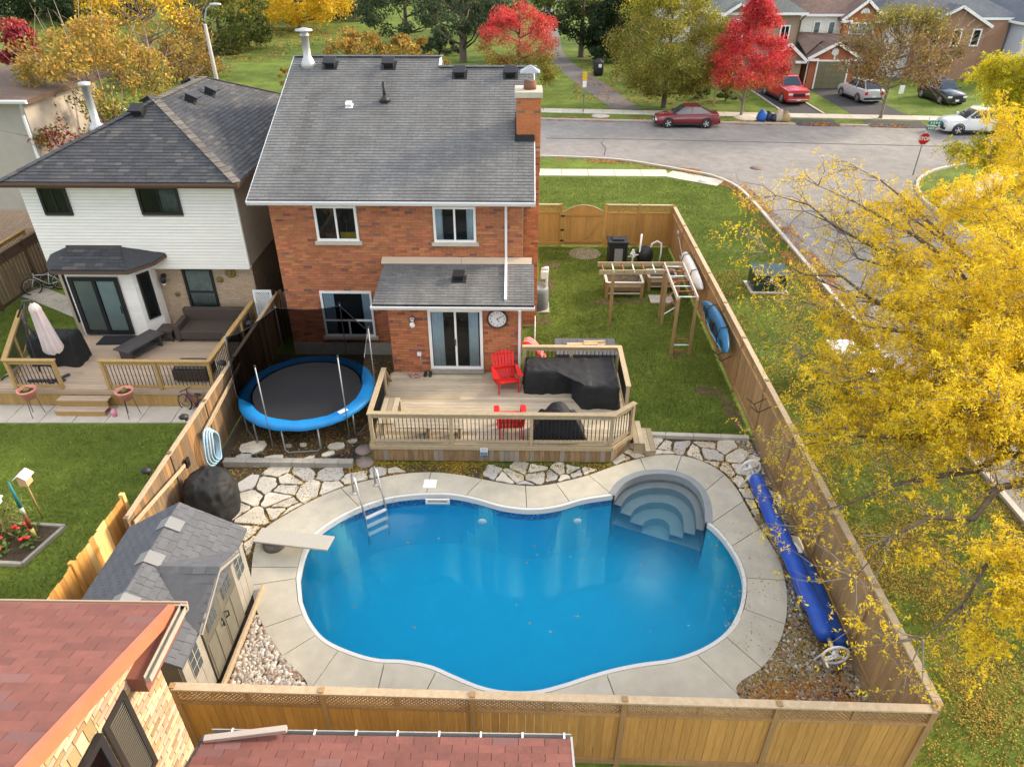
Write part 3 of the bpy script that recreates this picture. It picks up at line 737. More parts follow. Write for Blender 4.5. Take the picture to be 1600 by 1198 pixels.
fence('side_fence', 'long brown board fence with lattice top on which two kayaks hang', (6.65, 6.82), (6.72, 30.7), 1, 1.88, wood_fence, wood_fence, wood_cap, 10, step=.095)
fence('pool_fence', 'brown lattice topped board fence in the foreground between the pool and the red lower roof', (-5.62, 6.97), (6.58, 6.76), -1, 1.85, wood_gold, wood_fence, wood_cap, 5, step=.075)
fence('garden_fence', 'golden stained fence section right of the arched garden gate at the back', (3.75, 30.75), (6.62, 30.7), 1, 1.95, wood_gold, wood_gold, wood_cap, 2, step=.1, studs=False)
fence('garden_fence', 'short golden stained fence panel between brick house and arched gate', (.55, 30.75), (1.72, 30.75), 1, 1.95, wood_gold, wood_gold, wood_cap, 1, step=.1, studs=False)
fence('boundary_fence', 'weathered streaky board fence between the two back yards left of the trampoline', (-8.28, 10.9), (-8.36, 21.9), -1, 1.78, wood_old, wood_old, wood_cap, 5, lat=False, jig=.015, kick=False, capw=.1)
fence('cedar_fence', 'bright new orange cedar boards standing between left lawn and grey shed roof', (-8.72, 7.6), (-8.66, 11.55), -1, 1.85, wood_new, wood_new, wood_new, 2, lat=False, jig=.025, kick=False, cap=False, bw=.15)
fence('alley_fence', 'grey weathered board fence closing the gap between the two houses', (-8.3, 22.1), (-7.55, 22.1), -1, 1.75, mat('grey_board', (.22, .2, .17), (.15, .135, .11), rough=.9, scale=5, stretch=(9, 9, .5), var=.15), wood_old, wood_old, 1, lat=False, kick=False, cap=False)
fl = fence('far_yard_fence', 'brown board on board fence with slatted top behind the bicycles at the far left', (-19.75, 17), (-19.6, 33), -1, 1.95, mat('brown_fence_board', (.24, .17, .105), (.17, .12, .07), rough=.85, scale=5, stretch=(9, 9, .5), var=.1), trim_brown, wood_old, 7, step=.06, bw=.2, gap=.05)
# 2x4s nailed along the weathered fence
t = thing('leaning_lumber', 'pale long lumber strip nailed along the weathered fence above the grey shed', 'lumber', (-8.16, 11.2, 1.5))
plank('strip', wood_cap, t, (-8.17, 10.95, 1.62), (-8.17, 13.35, 1.22), .03, .09)
t = thing('leaning_lumber', 'pair of pale lath strips fixed along the weathered fence beside the trampoline', 'lumber', (-8.18, 15, 1.4))
plank('strip', wood_cap, t, (-8.2, 14.6, 1.25), (-8.2, 17.6, 1.55), .03, .05); plank('strip', wood_cap, t, (-8.2, 14.75, 1.18), (-8.2, 17.5, 1.47), .03, .04)
# solar post lamps on the boundary fence
lamp_y = [(12.35, 'black solar lamp on the weathered fence top nearest the grey shed'), (14.45, 'black solar lamp on the weathered fence top above the blue hose'), (17.1, 'black solar lamp on the weathered fence top by the neighbour deck corner post'), (19.5, 'black solar lamp on the weathered fence top beside the neighbour balusters'), (21.7, 'black solar lamp at the far end of the weathered fence near the house gap')]
for y, lab in lamp_y:
    t = thing('solar_lamp', lab, 'fence lamp', (-8.42, y, 1.8), group='solar lamps along the weathered fence')
    b = MB().box((-8.42, y, 1.84), (.05, .1, .1)); part('bracket', b, black_plastic, t)
    b = MB().lathe([(.02, 1.9), (.11, 1.86), (.12, 1.9), (.02, 1.97)], (-8.48, y, 0), 10); part('lamp_head', b, black_plastic, t)
single('wall_socket_box', MB().box((-8.2, 13.55, 1.15), (.05, .16, .24)).box((-8.18, 13.55, 1.13), (.05, .06, .1)), black_plastic, 'small black box fixed to the weathered fence above the hose', 'switch box', loc=(-8.2, 13.55, 1.15))
# garden gate with arched top
t = thing('garden_gate', 'golden stained garden gate with arched top and diagonal brace', 'gate', (1.78, 30.75, 0))
gx0, gx1 = 1.82, 3.64
for k in range(13):
    u_ = (k + .5) / 13; x = gx0 + (gx1 - gx0) * u_; h = 1.52 + .33 * math.sin(math.pi * u_) ** .8
    inst('board', cube(wood_gold), t, (x, 30.75, .08 + h / 2), (0, 0, 0), ((gx1 - gx0) / 13 - .006, .02, h))
for z in (.25, 1.5): plank('rail', wood_gold, t, (gx0, 30.715, z), (gx1, 30.715, z), .035, .1)
plank('brace', wood_gold, t, (gx0 + .95, 30.712, .32), (gx1 - .1, 30.712, 1.22), .03, .1)
for z in (.3, .8, 1.45): inst('hinge', cube(black_metal), t, (gx0 - .02, 30.69, z), (0, 0, 0), (.16, .03, .07))
for x in (1.74, 3.72): inst('post', cube(wood_gold), t, (x, 30.75, .98), (0, 0, 0), (.1, .1, 2.0))
arc = MB(); pts = [(gx0 + (gx1 - gx0) * k / 12, 30.74, 1.6 + .33 * math.sin(math.pi * k / 12) ** .8) for k in range(13)]
for a, c in zip(pts, pts[1:]): arc.beam(a, c, .05, .03)
part('arch_cap', arc, wood_cap, t)
single('bare_ground_patch', MB().lathe([(.001, .008), (.75, .008), (.7, .014), (.001, .016)], (2.8, 29.9, 0), 14), mat('pale_dirt', (.32, .27, .2), (.22, .18, .12), rough=1, scale=9, var=0), 'pale worn patch of ground under the arched gate', 'dirt patch', loc=(2.8, 29.9, 0))
# white lattice gate at the end of the side passage
t = thing('white_gate', 'small white framed lattice panel at the far end of the weathered fence', 'gate', (-8.75, 21.6, 0))
b = MB(); b.bb((-9.05, 21.58, 1.95), (-8.42, 21.63, 2.02)).bb((-9.05, 21.58, .2), (-8.98, 21.63, 1.95)).bb((-8.49, 21.58, .2), (-8.42, 21.63, 1.95)); part('frame', b, white_metal, t)
lattice(t, (-8.98, 21.6), (-8.49, 21.6), .2, 1.95, white_metal, .07, .02)

# ---------------------------------------------------------------- the deck behind the brick house
DZ = .6
deck = thing('back_deck', 'raised weathered wooden deck with black balusters behind the brick house', 'deck', (-.5, 15, 0))
OUTL = [(-4.0, 15.08), (2.42, 15.08), (3.02, 15.7), (3.02, 18.78), (-4.0, 18.78)]
y = 15.08; k = 0
while y < 18.74:
    w = .138; y1 = min(y + w, 18.74)
    q = clip([(-4.0, y), (3.02, y), (3.02, y1), (-4.0, y1)], OUTL)
    x0, x1 = min(p[0] for p in q), max(p[0] for p in q)
    m = deck_wood2 if (y > 16.6 and y < 18.2 and k % 3) else deck_wood
    cuts_ = [x0, -1.8 + .6 * ((k * 7) % 5), x1] if k % 2 else [x0, 1.0 - .5 * ((k * 3) % 4), x1]
    for a, c in zip(cuts_, cuts_[1:]):
        b = MB(); qq = clip(q, [(a + .003, 10), (c - .003, 10), (c - .003, 30), (a + .003, 30)]); b.prism(qq, DZ - .035, DZ + rnd.uniform(-.003, .003)); part('deck_board', b, m, deck)
    y += w + .007; k += 1
part('frame', MB().prism([(-3.97, 15.13), (2.4, 15.13), (2.97, 15.72), (2.97, 18.72), (-3.97, 18.72)], .03, DZ - .04), dark_room, deck)  # solid near-black block filling the space under the boards
def skirt(a, c, z0, z1, m, parent, n_out, bw=.135):
    A, B = Vector((*a, 0)), Vector((*c, 0)); X = (B - A).normalized(); L_ = (B - A).length; n = max(1, int(L_ / bw)); rz = math.atan2(X.y, X.x)
    for k in range(n): inst('skirt_board', cube(m), parent, A + X * ((k + .5) * L_ / n) + Vector((*n_out, 0)) * .01 + Vector((0, 0, (z0 + z1) / 2)), (0, 0, rz), (L_ / n - .006, .02, z1 - z0))
sk_wood = mat('skirt_board', (.30, .20, .105), (.19, .12, .06), rough=.85, scale=4, stretch=(8, 8, .6), var=.16, c3=(.26, .22, .17), p3=.3)
skirt((-3.98, 15.08), (2.42, 15.08), .06, .47, sk_wood, deck, (0, -1)); skirt((2.42, 15.08), (3.02, 15.7), .06, .47, sk_wood, deck, (.7, -.7))
skirt((3.02, 15.7), (3.02, 18.7), .06, .47, sk_wood, deck, (1, 0)); skirt((-4.0, 18.7), (-4.0, 15.08), .06, .47, sk_wood, deck, (-1, 0))
def fascia(a, c): plank('fascia_board', rail_wood, deck, (*a, .525), (*c, .525), .045, .11)
fascia((-4.03, 15.04), (2.44, 15.04)); fascia((2.45, 15.05), (3.06, 15.68)); fascia((3.05, 15.7), (3.05, 18.7)); fascia((-4.03, 18.7), (-4.03, 15.06))
bal_me = MB().cyl((0, 0, -.5), (0, 0, .5), .5, 6, t=0).mesh('baluster'); bal_me.materials.append(black_metal)
def railing(parent, a, c, z, posts, wood=None, hr=.98, nb=None, ends=(1, 1), bal=True, sp=.115, dia=.022):
    wood = wood or rail_wood
    A, B = Vector((*a, z)), Vector((*c, z)); X = (B - A).normalized(); L_ = (B - A).length; rz = math.atan2(X.y, X.x); Z = Vector((0, 0, 1))
    for k in range(posts + 1):
        if (k == 0 and not ends[0]) or (k == posts and not ends[1]): continue
        inst('post', cube(wood), parent, A + X * (L_ * k / posts) + Z * (hr / 2 - .12), (0, 0, rz), (.09, .09, hr + .16))
    for k in range(posts):
        p, q = A + X * (L_ * k / posts + .047), A + X * (L_ * (k + 1) / posts - .047)
        plank('rail', wood, parent, p + Z * (hr - .1), q + Z * (hr - .1), .04, .085)
        plank('rail', wood, parent, p + Z * .1, q + Z * .1, .04, .085)
        if bal:
            Lq = (q - p).length; n = max(1, int(Lq / sp))
            for j in range(n): inst('baluster', bal_me, parent, p + X * ((j + .5) * Lq / n) + Z * .5, (0, 0, 0), (dia, dia, .72))
    plank('handrail', wood, parent, A + Z * hr - X * .07, B + Z * hr + X * .07, .14, .038)
railing(deck, (-3.95, 15.12), (2.4, 15.12), DZ, 3, sp=.105); railing(deck, (2.43, 15.13), (3.0, 15.66), DZ, 1, ends=(0, 1), sp=.105)
railing(deck, (2.97, 16.55), (2.97, 18.68), DZ, 1); railing(deck, (2.95, 18.7), (.1, 18.7), DZ, 2, ends=(0, 1)); railing(deck, (-3.95, 15.18), (-3.95, 17.3), DZ, 1, ends=(0, 1))
for p in ((-3.95, 17.3), (-3.95, 18.66)): pass
part('stringer', MB().beam((-3.95, 17.38, 1.5), (-3.95, 18.1, .68), .09, .04), rail_wood, deck)
# side steps at the right, bench at the left, notice
st = thing('deck_steps', 'two weathered wooden side steps leading off the right end of the deck', 'steps', (3.35, 15.9, 0))
for i, (x, z) in enumerate(((3.24, .40), (3.56, .22))):
    for j in (-1, 1): plank('tread', deck_wood, st, (x + j * .075, 15.45 - .1 * i, z), (x + j * .075, 16.5 - .1 * i, z), .14, .035)
    for y0 in (15.5, 16.38): inst('riser', cube(rail_wood), st, (x, y0 + .02 - .1 * i, z / 2), (0, 0, 0), (.26, .04, z - .04))
bn = thing('deck_bench', 'low weathered plank bench built along the left front corner of the deck', 'bench', (-3.4, 15.6, DZ))
for k in range(3): plank('seat_board', deck_wood, bn, (-3.8 + .15 * k, 15.45, DZ + .4), (-3.8 + .15 * k, 16.7, DZ + .4), .14, .035)
for k in range(3): plank('seat_board', deck_wood, bn, (-3.33, 15.32 + .15 * k, DZ + .4), (-1.55, 15.32 + .15 * k, DZ + .4), .14, .035)
for p in ((-3.75, 16.6), (-3.45, 16.6), (-3.75, 15.5), (-2.5, 15.5), (-1.65, 15.5)): inst('leg', cube(rail_wood), bn, (*p, DZ + .19), (0, 0, 0), (.09, .3 if p[0] > -3 else .09, .37))
nt = thing('notice_plate', 'small white and blue notice plate on the deck skirt', 'notice', (-.98, 15.0, .35))
part('plate', MB().box((-.98, 15.02, .42), (.2, .012, .25)), white_paint, nt)
part('blue_panel', MB().box((-.98, 15.01, .36), (.18, .012, .1)), mat('sign_blue', (.03, .2, .42), rough=.4, scale=3, var=0), nt)
part('print', MB().box((-.98, 15.012, .50), (.14, .01, .02)).box((-.98, 15.012, .46), (.16, .01, .012)).box((-.98, 15.003, .37), (.13, .008, .015)).box((-.98, 15.003, .34), (.10, .008, .012)), mat('print_grey', (.25, .3, .35), rough=.6, scale=3, var=0), nt)

# ---------------------------------------------------------------- windows and doors as parts
def window(parent, o, ux, n, w, h, frame_m, cols=2, fr=.07, sill=None, curtains=(), name='window', rows=(), cur_m=None, transom=None, room_items=None, depth=.07, mull=.06):
    """o = lower left corner on the wall face, ux along the wall, n outward"""
    o, ux, n = Vector(o), Vector(ux), Vector(n); Z = Vector((0, 0, 1)); rot = Matrix((ux, n, Z)).transposed()
    B = lambda b, x0, x1, z0, z1, d0, d1: b.box(o + ux * ((x0 + x1) / 2) + Z * ((z0 + z1) / 2) + n * ((d0 + d1) / 2), (x1 - x0, d1 - d0, z1 - z0), M=rot)
    b = MB()
    B(b, 0, w, 0, fr, .01, depth); B(b, 0, w, h - fr, h, .01, depth); B(b, 0, fr, fr, h - fr, .01, depth); B(b, w - fr, w, fr, h - fr, .01, depth)
    edges = [fr + (w - 2 * fr) * k / cols for k in range(cols + 1)] if isinstance(cols, int) else [fr] + [w * c for c in cols] + [w - fr]
    zt = h - fr; zb = fr
    if transom: B(b, fr, w - fr, h * transom - mull / 2, h * transom + mull / 2, .012, depth - .004)
    for e in edges[1:-1]: B(b, e - mull / 2, e + mull / 2, fr, (h * transom - mull / 2) if transom else h - fr, .013, depth - .006)
    for r_ in rows: B(b, fr, w - fr, h * r_ - .015, h * r_ + .015, .03, depth - .01)
    f = part(name, b, frame_m, parent)
    b = MB(); B(b, fr * .5, w - fr * .5, fr * .5, h - fr * .5, .002, .008); part('backing', b, dark_room, f)  # near-black sheet on the wall, painted darkness of the unlit room
    zr = [(zb, zt)] if not transom else [(zb, h * transom - mull / 2), (h * transom + mull / 2, zt)]
    for i, (z0, z1) in enumerate(zr):
        ee = edges if not (transom and i == 1) else [fr, w - fr]
        for a, c in zip(ee, ee[1:]):
            g = MB(); B(g, a + (mull / 2 if a > fr else 0), c - (mull / 2 if c < w - fr else 0), z0, z1, depth - .03, depth - .022); part('pane', g, glass_win, f)
    for (c0, c1) in curtains:
        k = max(6, int((c1 - c0) * w / .035)); b = MB(); A_, B2 = [], []
        for j in range(k + 1):
            x = w * (c0 + (c1 - c0) * j / k); d = .022 + .010 * math.sin(j * 1.9) + .004 * math.sin(j * .7)
            A_.append(o + ux * x + n * d + Z * (fr * .8)); B2.append(o + ux * (x) + n * d + Z * (h - fr * .8))
        b.strip(A_, B2, smooth=True); part('curtain', b, cur_m or curtain_m, f, solid=.004)
    if room_items:
        for (x0, x1, z0, z1, m) in room_items: b = MB(); B(b, w * x0, w * x1, h * z0, h * z1, .010, .02); part('room_object', b, m, f)  # plain coloured objects standing behind the pane
    if sill: b = MB(); B(b, -.08, w + .08, -.11, -.004, -.02, .11); part('sill', b, sill, f)
    return f
def gutter(parent, a, c, m, w=.13, h=.12, name='gutter'):
    A, B = Vector(a), Vector(c); X = (B - A).normalized(); N_ = Vector((X.y, -X.x, 0)); b = MB()
    prof = [(0, 0), (0, -h), (w * .7, -h), (w, -h * .35), (w, 0), (w - .02, 0), (w - .03, -h * .4), (w * .66, -h + .02), (.02, -h + .02), (.02, 0)]
    b.ext([A + N_ * x + Vector((0, 0, z)) for x, z in prof], B - A)
    return part(name, b, m, parent)
def roof_slab(name, m, parent, pts, th=.12):
    P = [Vector(p) for p in pts]; n = (P[1] - P[0]).cross(P[2] - P[0]).normalized()
    if n.z < 0: n = -n
    b = MB(); b.ext([p - n * (th + .003) for p in P], n * th); return part(name, b, m, parent)
def roof_vent(parent, c, pitch, m=None, s=.42, h=.22, ax=0):
    b = MB(); R = Matrix.Rotation(ax, 3, 'Z') @ Matrix.Rotation(pitch, 3, 'X')
    for (cx_, cy_, cz_, d) in ((0, 0, .012, (s * 1.25, s * 1.3, .012)), (0, .02, h / 2, (s * .8, s * .75, h)), (0, -.02, h, (s, s, .05))):
        b.box(Vector(c) + R @ Vector((cx_, cy_, cz_)), d, M=R)
    return part('roof_vent', b, m or black_plastic, parent, bevel=.02)
def downspout(parent, pts, m, w=.075, name='downspout'):
    b = MB()
    for a, c in zip(pts, pts[1:]): b.beam(a, c, w, w * .8)
    return part(name, b, m, parent)

# ---------------------------------------------------------------- the brick house in the middle
H = thing('brick_house', 'red brick house with wide grey shingle roof and red brick chimney, in the middle', 'house', (-3.8, 20.87, 0))
WX0, WX1, WY, WZ = -7.7, .02, 20.87, 5.42
PIT = .4232
w_ = MB()
w_.bb((WX0, WY, .0), (WX1, WY + .3, WZ)); w_.bb((WX0, WY + .3, 0), (WX0 + .3, 34, WZ)); w_.bb((WX1 - .3, WY + .3, 0), (WX1, 34, WZ)); w_.bb((WX0 + .3, 33.7, 0), (WX1 - .3, 34, WZ))
# gable ends
w_.ext([(WX0 + .02, WY + .02, WZ), (WX0 + .02, 27.3, 8.3), (WX0 + .02, 33.9, WZ)], (.25, 0, 0)); w_.ext([(WX1 - .27, WY + .02, WZ), (WX1 - .27, 26.7, 8.0), (WX1 - .27, 33.9, WZ)], (.25, 0, 0))
wall = part('wall', w_, mortar, H)
W1 = (1.36, 4.07, 2.66, 5.19); W2 = (4.98, 4.05, 6.28, 5.18); W3 = (1.15, .72, 2.83, 2.36)
bricks(wall, (WX0, WY, .45), (1, 0, 0), (0, -1, 0), WX1 - WX0, WZ - .45, brick_red, [(W1[0], W1[1] - .55, W1[2], W1[3] - .45), (W2[0], W2[1] - .55, W2[2], W2[3] - .45), (W3[0], W3[1] - .55, W3[2], W3[3] - .45)])
part('foundation', MB().bb((WX0 - .01, WY - .03, 0), (WX1, WY + .01, .44)), old_concrete, H)
gold_cloth = mat('gold_cloth', (.38, .25, .03), rough=.9, scale=3, var=0)
window(H, (WX0 + W1[0], WY, W1[1]), (1, 0, 0), (0, -1, 0), 1.3, 1.12, white_paint, 2, .075, sill=concrete2, room_items=[(.56, .93, .08, .25, gold_cloth), (.2, .45, .08, .22, trim_brown)])
window(H, (WX0 + W2[0], WY, W2[1]), (1, 0, 0), (0, -1, 0), 1.3, 1.13, white_paint, 2, .075, sill=concrete2, curtains=[(.05, .22), (.78, .95)])
window(H, (WX0 + W3[0], WY, W3[1]), (1, 0, 0), (0, -1, 0), 1.68, 1.64, white_paint, 2, .07, sill=concrete2, curtains=[(.05, .26), (.8, .95)], transom=.36)
# roof: left strip reaches the higher ridge, right part the lower one
E0, EZ = 20.38, 5.50
zr = lambda y: EZ + PIT * (y - E0)
vv = Vector((0, 1, PIT)).normalized(); sl = lambda y: (y - E0) / vv.y
roof = part('roof', MB().ext([(-8.12, E0, EZ - .14), (-2.95, E0, EZ - .14), (-2.95, 27.3, zr(27.3) - .14), (-8.12, 27.3, zr(27.3) - .14)], (0, 0, .135)).ext([(-2.95, E0, EZ - .14), (.35, E0, EZ - .14), (.35, 26.72, zr(26.72) - .14), (-2.95, 26.72, zr(26.72) - .14)], (0, 0, .135)), mat('roof_felt', (.05, .05, .055), rough=.95, scale=9, var=0), H)
shingles(roof, (0, E0, EZ), (1, 0, 0), vv, [(-8.12, 0), (-2.95, 0), (-2.95, sl(27.3)), (-8.12, sl(27.3))], shingle_grey, W=.33, h=.142, stain=(-7.3, -6.9, .2, 5.4, mat('stained_shingle', (.128, .125, .12), (.092, .09, .087), rough=.95, scale=14, var=.12)))
shingles(roof, (0, E0, EZ), (1, 0, 0), vv, [(-2.95, 0), (.35, 0), (.35, sl(26.72)), (-2.95, sl(26.72))], shingle_grey, W=.33, h=.142, keep=0)
part('rear_roof', MB().ext([(-8.12, 27.3, zr(27.3) - .05), (-2.95, 27.3, zr(27.3) - .05), (-2.95, 34.3, EZ - .2), (-8.12, 34.3, EZ - .2)], (0, 0, .1)).ext([(-2.95, 26.72, zr(26.72) - .05), (.35, 26.72, zr(26.72) - .05), (.35, 33.5, EZ - .2), (-2.95, 33.5, EZ - .2)], (0, 0, .1)), shingle_grey, H)
part('ridge_gable', MB().bb((-2.95, 26.72, zr(26.72) - .1), (-2.91, 27.34, zr(26.72) + .02)).ext([(-2.96, 26.7, zr(26.7) + .02), (-2.96, 27.32, zr(27.3) + .03), (-2.96, 27.4, zr(26.8))], (.05, 0, 0)), white_paint, H)
for x0, x1, y in ((-8.12, -2.95, 27.3), (-2.95, .35, 26.72)):
    x = x0
    while x < x1 - .1: inst('ridge_cap', cube(shingle_grey), roof, (x + .16, y, zr(y) + .02), (0, rnd.uniform(.0, .03), 0), (.31, .3, .022)); x += .31
gutter(H, (-8.14, E0 + .03, EZ - .01), (.37, E0 + .03, EZ - .01), white_metal)
part('soffit', MB().bb((-8.1, E0 + .02, EZ - .17), (.33, WY - .002, EZ - .15)), white_metal, H)
part('rake_board', MB().ext([(-8.15, E0, EZ - .17), (-8.15, 27.3, zr(27.3) - .17), (-8.15, 27.3, zr(27.3)), (-8.15, E0, EZ)], (.028, 0, 0)), white_metal, H)
part('rake_board', MB().ext([(.352, E0, EZ - .17), (.352, 26.72, zr(26.72) - .17), (.352, 26.72, zr(26.72)), (.352, E0, EZ)], (.028, 0, 0)), white_metal, H)
stain = mat('roof_stain', (.055, .055, .058), rough=.95, scale=9, var=0)
pa = math.atan(PIT)
for px in (-6.75, -4.7):
    y = 26.75; roof_vent(H, (px + .0, y, zr(y)), pa)
for px in (-2.2, -.45):
    y = 26.25; roof_vent(H, (px + .0, y, zr(y)), pa)
roof_vent(H, (-5.75, 24.6, zr(24.6)), pa, white_metal, .2, .12)
b = MB(); b.cyl((-4.6, 24.85, zr(24.85) - .05), (-4.6, 24.85, zr(24.85) + .62), .055, 10); b.lathe([(.2, 0), (.12, .1), (.06, .2)], (-4.6, 24.85, zr(24.85)), 10); part('vent_pipe', b, black_plastic, H)
b = MB(); y = 26.7; b.lathe([(.26, -.1), (.24, .12), (.15, .3), (.13, .34), (.13, .95), (.16, .96), (.16, 1.02), (.13, 1.03), (.13, 1.1), (.3, 1.12), (.28, 1.17), (.05, 1.22)], (-7.5, y, zr(y)), 14); part('flue', b, alu, H)
# chimney on the right gable
cx0, cx1, cy0, cy1, ct = -.2, .54, 22.95, 24.0, 7.88
ch = part('chimney', MB().bb((.03, cy0, 0), (cx1, cy1, EZ - .2)).bb((cx0, cy0, EZ - .4), (cx1 - .005, cy1, ct)), mortar, H)
bricks(ch, (cx0, cy0, 6.35), (1, 0, 0), (0, -1, 0), cx1 - .005 - cx0, ct - 6.35, mat('orange_brick', (.44, .15, .05), (.36, .11, .04), rough=.88, scale=9, var=.12, c3=(.2, .1, .07), p3=.06), keep=75)
bricks(ch, (.03, cy0, .1), (1, 0, 0), (0, -1, 0), cx1 - .03, 6.2, brick_red, keep=0)
bricks(ch, (cx0, cy1, 6.35), (0, -1, 0), (-1, 0, 0), cy1 - cy0, ct - 6.35, brick_red, keep=0)
bricks(ch, (cx1 - .005, cy0, 5.6), (0, 1, 0), (1, 0, 0), cy1 - cy0, ct - 5.6, brick_red, keep=0)
part('chimney_cap', MB().bb((cx0 - .07, cy0 - .07, ct), (cx1 + .05, cy1 + .07, ct + .16)), concrete, H)
fl_ = MB(); fl_.lathe([(.2, ct + .16), (.19, ct + .4)], (.2, 23.45, 0), 12); part('flue_tile', fl_, brick_red, H)
cg = MB(); cc = Vector((.2, 23.45, ct + .4))
for sx in (-1, 1):
    for sy in (-1, 1): cg.beam(cc + Vector((.2 * sx, .2 * sy, 0)), cc + Vector((.2 * sx, .2 * sy, .26)), .03, .03)
for k in range(-2, 3): cg.beam(cc + Vector((.08 * k, -.2, 0)), cc + Vector((.08 * k, -.2, .26)), .008, .008)
cg.add([cc + Vector(v) for v in ((-.3, -.3, .26), (.3, -.3, .26), (.3, .3, .26), (-.3, .3, .26), (0, 0, .46))], [(0, 1, 4), (1, 2, 4), (2, 3, 4), (3, 0, 4), (3, 2, 1, 0)])
part('chimney_cowl', cg, galv, H)
part('chimney_flashing', MB().bb((cx0 - .03, cy0 - .06, zr(cy0) - .15), (.36, cy0 - .017, zr(cy0) + .2)).ext([(cx0 - .06, cy0 - .05, zr(cy0)), (cx0 - .06, cy1, zr(cy1)), (cx0 - .06, cy1, zr(cy1) + .22), (cx0 - .06, cy0 - .05, zr(cy0) + .24)], (.03, 0, 0)), black_plastic, H)
# ground floor bay under a lean-to roof
bx0, bx1, by, bz = -3.95, .0, 18.75, 3.0
bw = part('bay_wall', MB().bb((bx0, by, .1), (bx1, by + .25, bz)).bb((bx0, by + .25, .1), (bx0 + .25, WY - .02, bz)).bb((bx1 - .25, by + .25, .1), (bx1, WY - .02, bz)), mortar, H)
dx0, dx1, dz0, dz1 = -2.78, -1.16, .78, 2.82
bricks(bw, (bx0, by, .62), (1, 0, 0), (0, -1, 0), bx1 - bx0, bz - .66, brick_red, [(dx0 - bx0, dz0 - .62 - .14, dx1 - bx0, dz1 - .62)], keep=300)
bricks(bw, (bx0, WY - .03, .45), (0, -1, 0), (-1, 0, 0), WY - by - .03, bz - .5, brick_red, keep=0)
part('door_sill', MB().bb((dx0 - .02, by - .13, .63), (dx1 + .02, by, .775)), old_concrete, H)
dr = window(H, (dx0, by, dz0), (1, 0, 0), (0, -1, 0), dx1 - dx0, dz1 - dz0, white_paint, 2, .085, curtains=[(.06, .28), (.74, .92)], name='sliding_door', cur_m=mat('pale_blue_curtain', (.72, .79, .86), (.62, .70, .78), rough=.9, scale=5, var=0), depth=.09)
part('handle', MB().box((-1.98, by - .1, 1.72), (.025, .03, .22)), black_metal, dr)
ez, ey = 3.10, 18.38; rz_ = 3.22 + .30
v2 = Vector((0, WY - ey, .34)).normalized(); L2 = (Vector((0, WY, 3.44)) - Vector((0, ey, 3.10))).length
br = part('bay_roof', MB().ext([(-4.32, ey, 3.0), (.36, ey, 3.0), (.36, WY - .02, 3.33), (-4.32, WY - .02, 3.33)], (0, 0, .095)), MATS['roof_felt'], H)
shingles(br, (0, ey, 3.10), (1, 0, 0), v2, [(-4.32, 0), (.36, 0), (.36, L2 - .25), (-4.32, L2 - .25)], shingle_grey, keep=300)
part('flashing', MB().ext([(-4.4, WY - .27, 3.415), (-1.9, WY - .27, 3.415), (-1.9, WY - .03, 3.53), (-4.4, WY - .03, 3.53)], (0, 0, .02)).ext([(-1.89, WY - .27, 3.415), (.3, WY - .27, 3.415), (.3, WY - .03, 3.53), (-1.89, WY - .03, 3.53)], (0, 0, .02)), mat('beige_flashing', (.47, .375, .28), rough=.5, scale=4, var=0), H)
gutter(H, (-4.36, ey + .02, 3.09), (.38, ey + .02, 3.09), white_metal)
part('soffit', MB().bb((-4.3, ey + .02, 2.965), (.34, by - .002, 2.99)), white_metal, H)
roof_vent(H, (-1.9, 19.75, 3.10 + .136 * (19.75 - ey)), math.atan(.137), s=.36)
downspout(H, [(-.5, WY - .06, 5.34), (-.5, WY - .06, 3.5), (-.47, 18.62, 3.17)], white_metal)
downspout(H, [(-.06, 18.3, 2.98), (-.06, by - .06, 2.85), (-.06, by - .06, .8)], white_metal)

# ---------------------------------------------------------------- the white sided neighbour house on the left
NB = thing('white_sided_house', 'neighbour house with white siding above, tan brick below and dark hip roof', 'house', (-12.3, 21.85, 0))
nx0, nx1, sy, sby, stz = -15.65, -8.98, 21.6, 2.84, 5.62
part('wall', MB().bb((nx0 + .03, 21.85, 0), (nx1 - .03, 22.1, 2.95)).bb((nx0 + .03, 22.1, 0), (nx0 + .3, 31, 2.95)).bb((nx1 - .3, 22.1, 0), (nx1 - .03, 31, 2.95)), mortar_tan, NB)
bw2 = NB.children[0]
bricks(bw2, (-12.3, 21.85, .1), (1, 0, 0), (0, -1, 0), nx1 - .03 + 12.3, 2.75, brick_tan, [(.93, .95, 1.93, 2.6)], L=.215, h=.0757, keep=300)
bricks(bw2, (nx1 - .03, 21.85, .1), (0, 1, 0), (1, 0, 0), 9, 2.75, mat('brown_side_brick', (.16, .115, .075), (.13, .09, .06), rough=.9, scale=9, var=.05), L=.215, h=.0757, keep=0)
up = part('upper_wall', MB().bb((nx0, sy, sby), (nx1, 31, stz + .2)), siding_taupe, NB)  # darker backing: shade under each lap is put into the gaps' colour
n = 26; hh = (stz - sby) / n
def clap(p, u, w, z, h, m, nrm):                      # one lapped siding board
    u, nrm = Vector(u), Vector(nrm); p = Vector(p)
    b = MB(); b.ext([p + Vector((0, 0, z)), p + Vector((0, 0, z)) + nrm * .022, p + Vector((0, 0, z + h)) + nrm * .006, p + Vector((0, 0, z + h))], u * w); return b
me1 = clap((0, 0, 0), (1, 0, 0), 1, 0, hh - .014, None, (0, -1, 0)).mesh('siding'); me1.materials.append(siding_white)
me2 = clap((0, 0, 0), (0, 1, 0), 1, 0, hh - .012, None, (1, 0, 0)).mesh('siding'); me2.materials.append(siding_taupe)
SW = [(-15.09, 4.6, -14.2, 5.5), (-12.0, 4.62, -10.7, 5.52)]
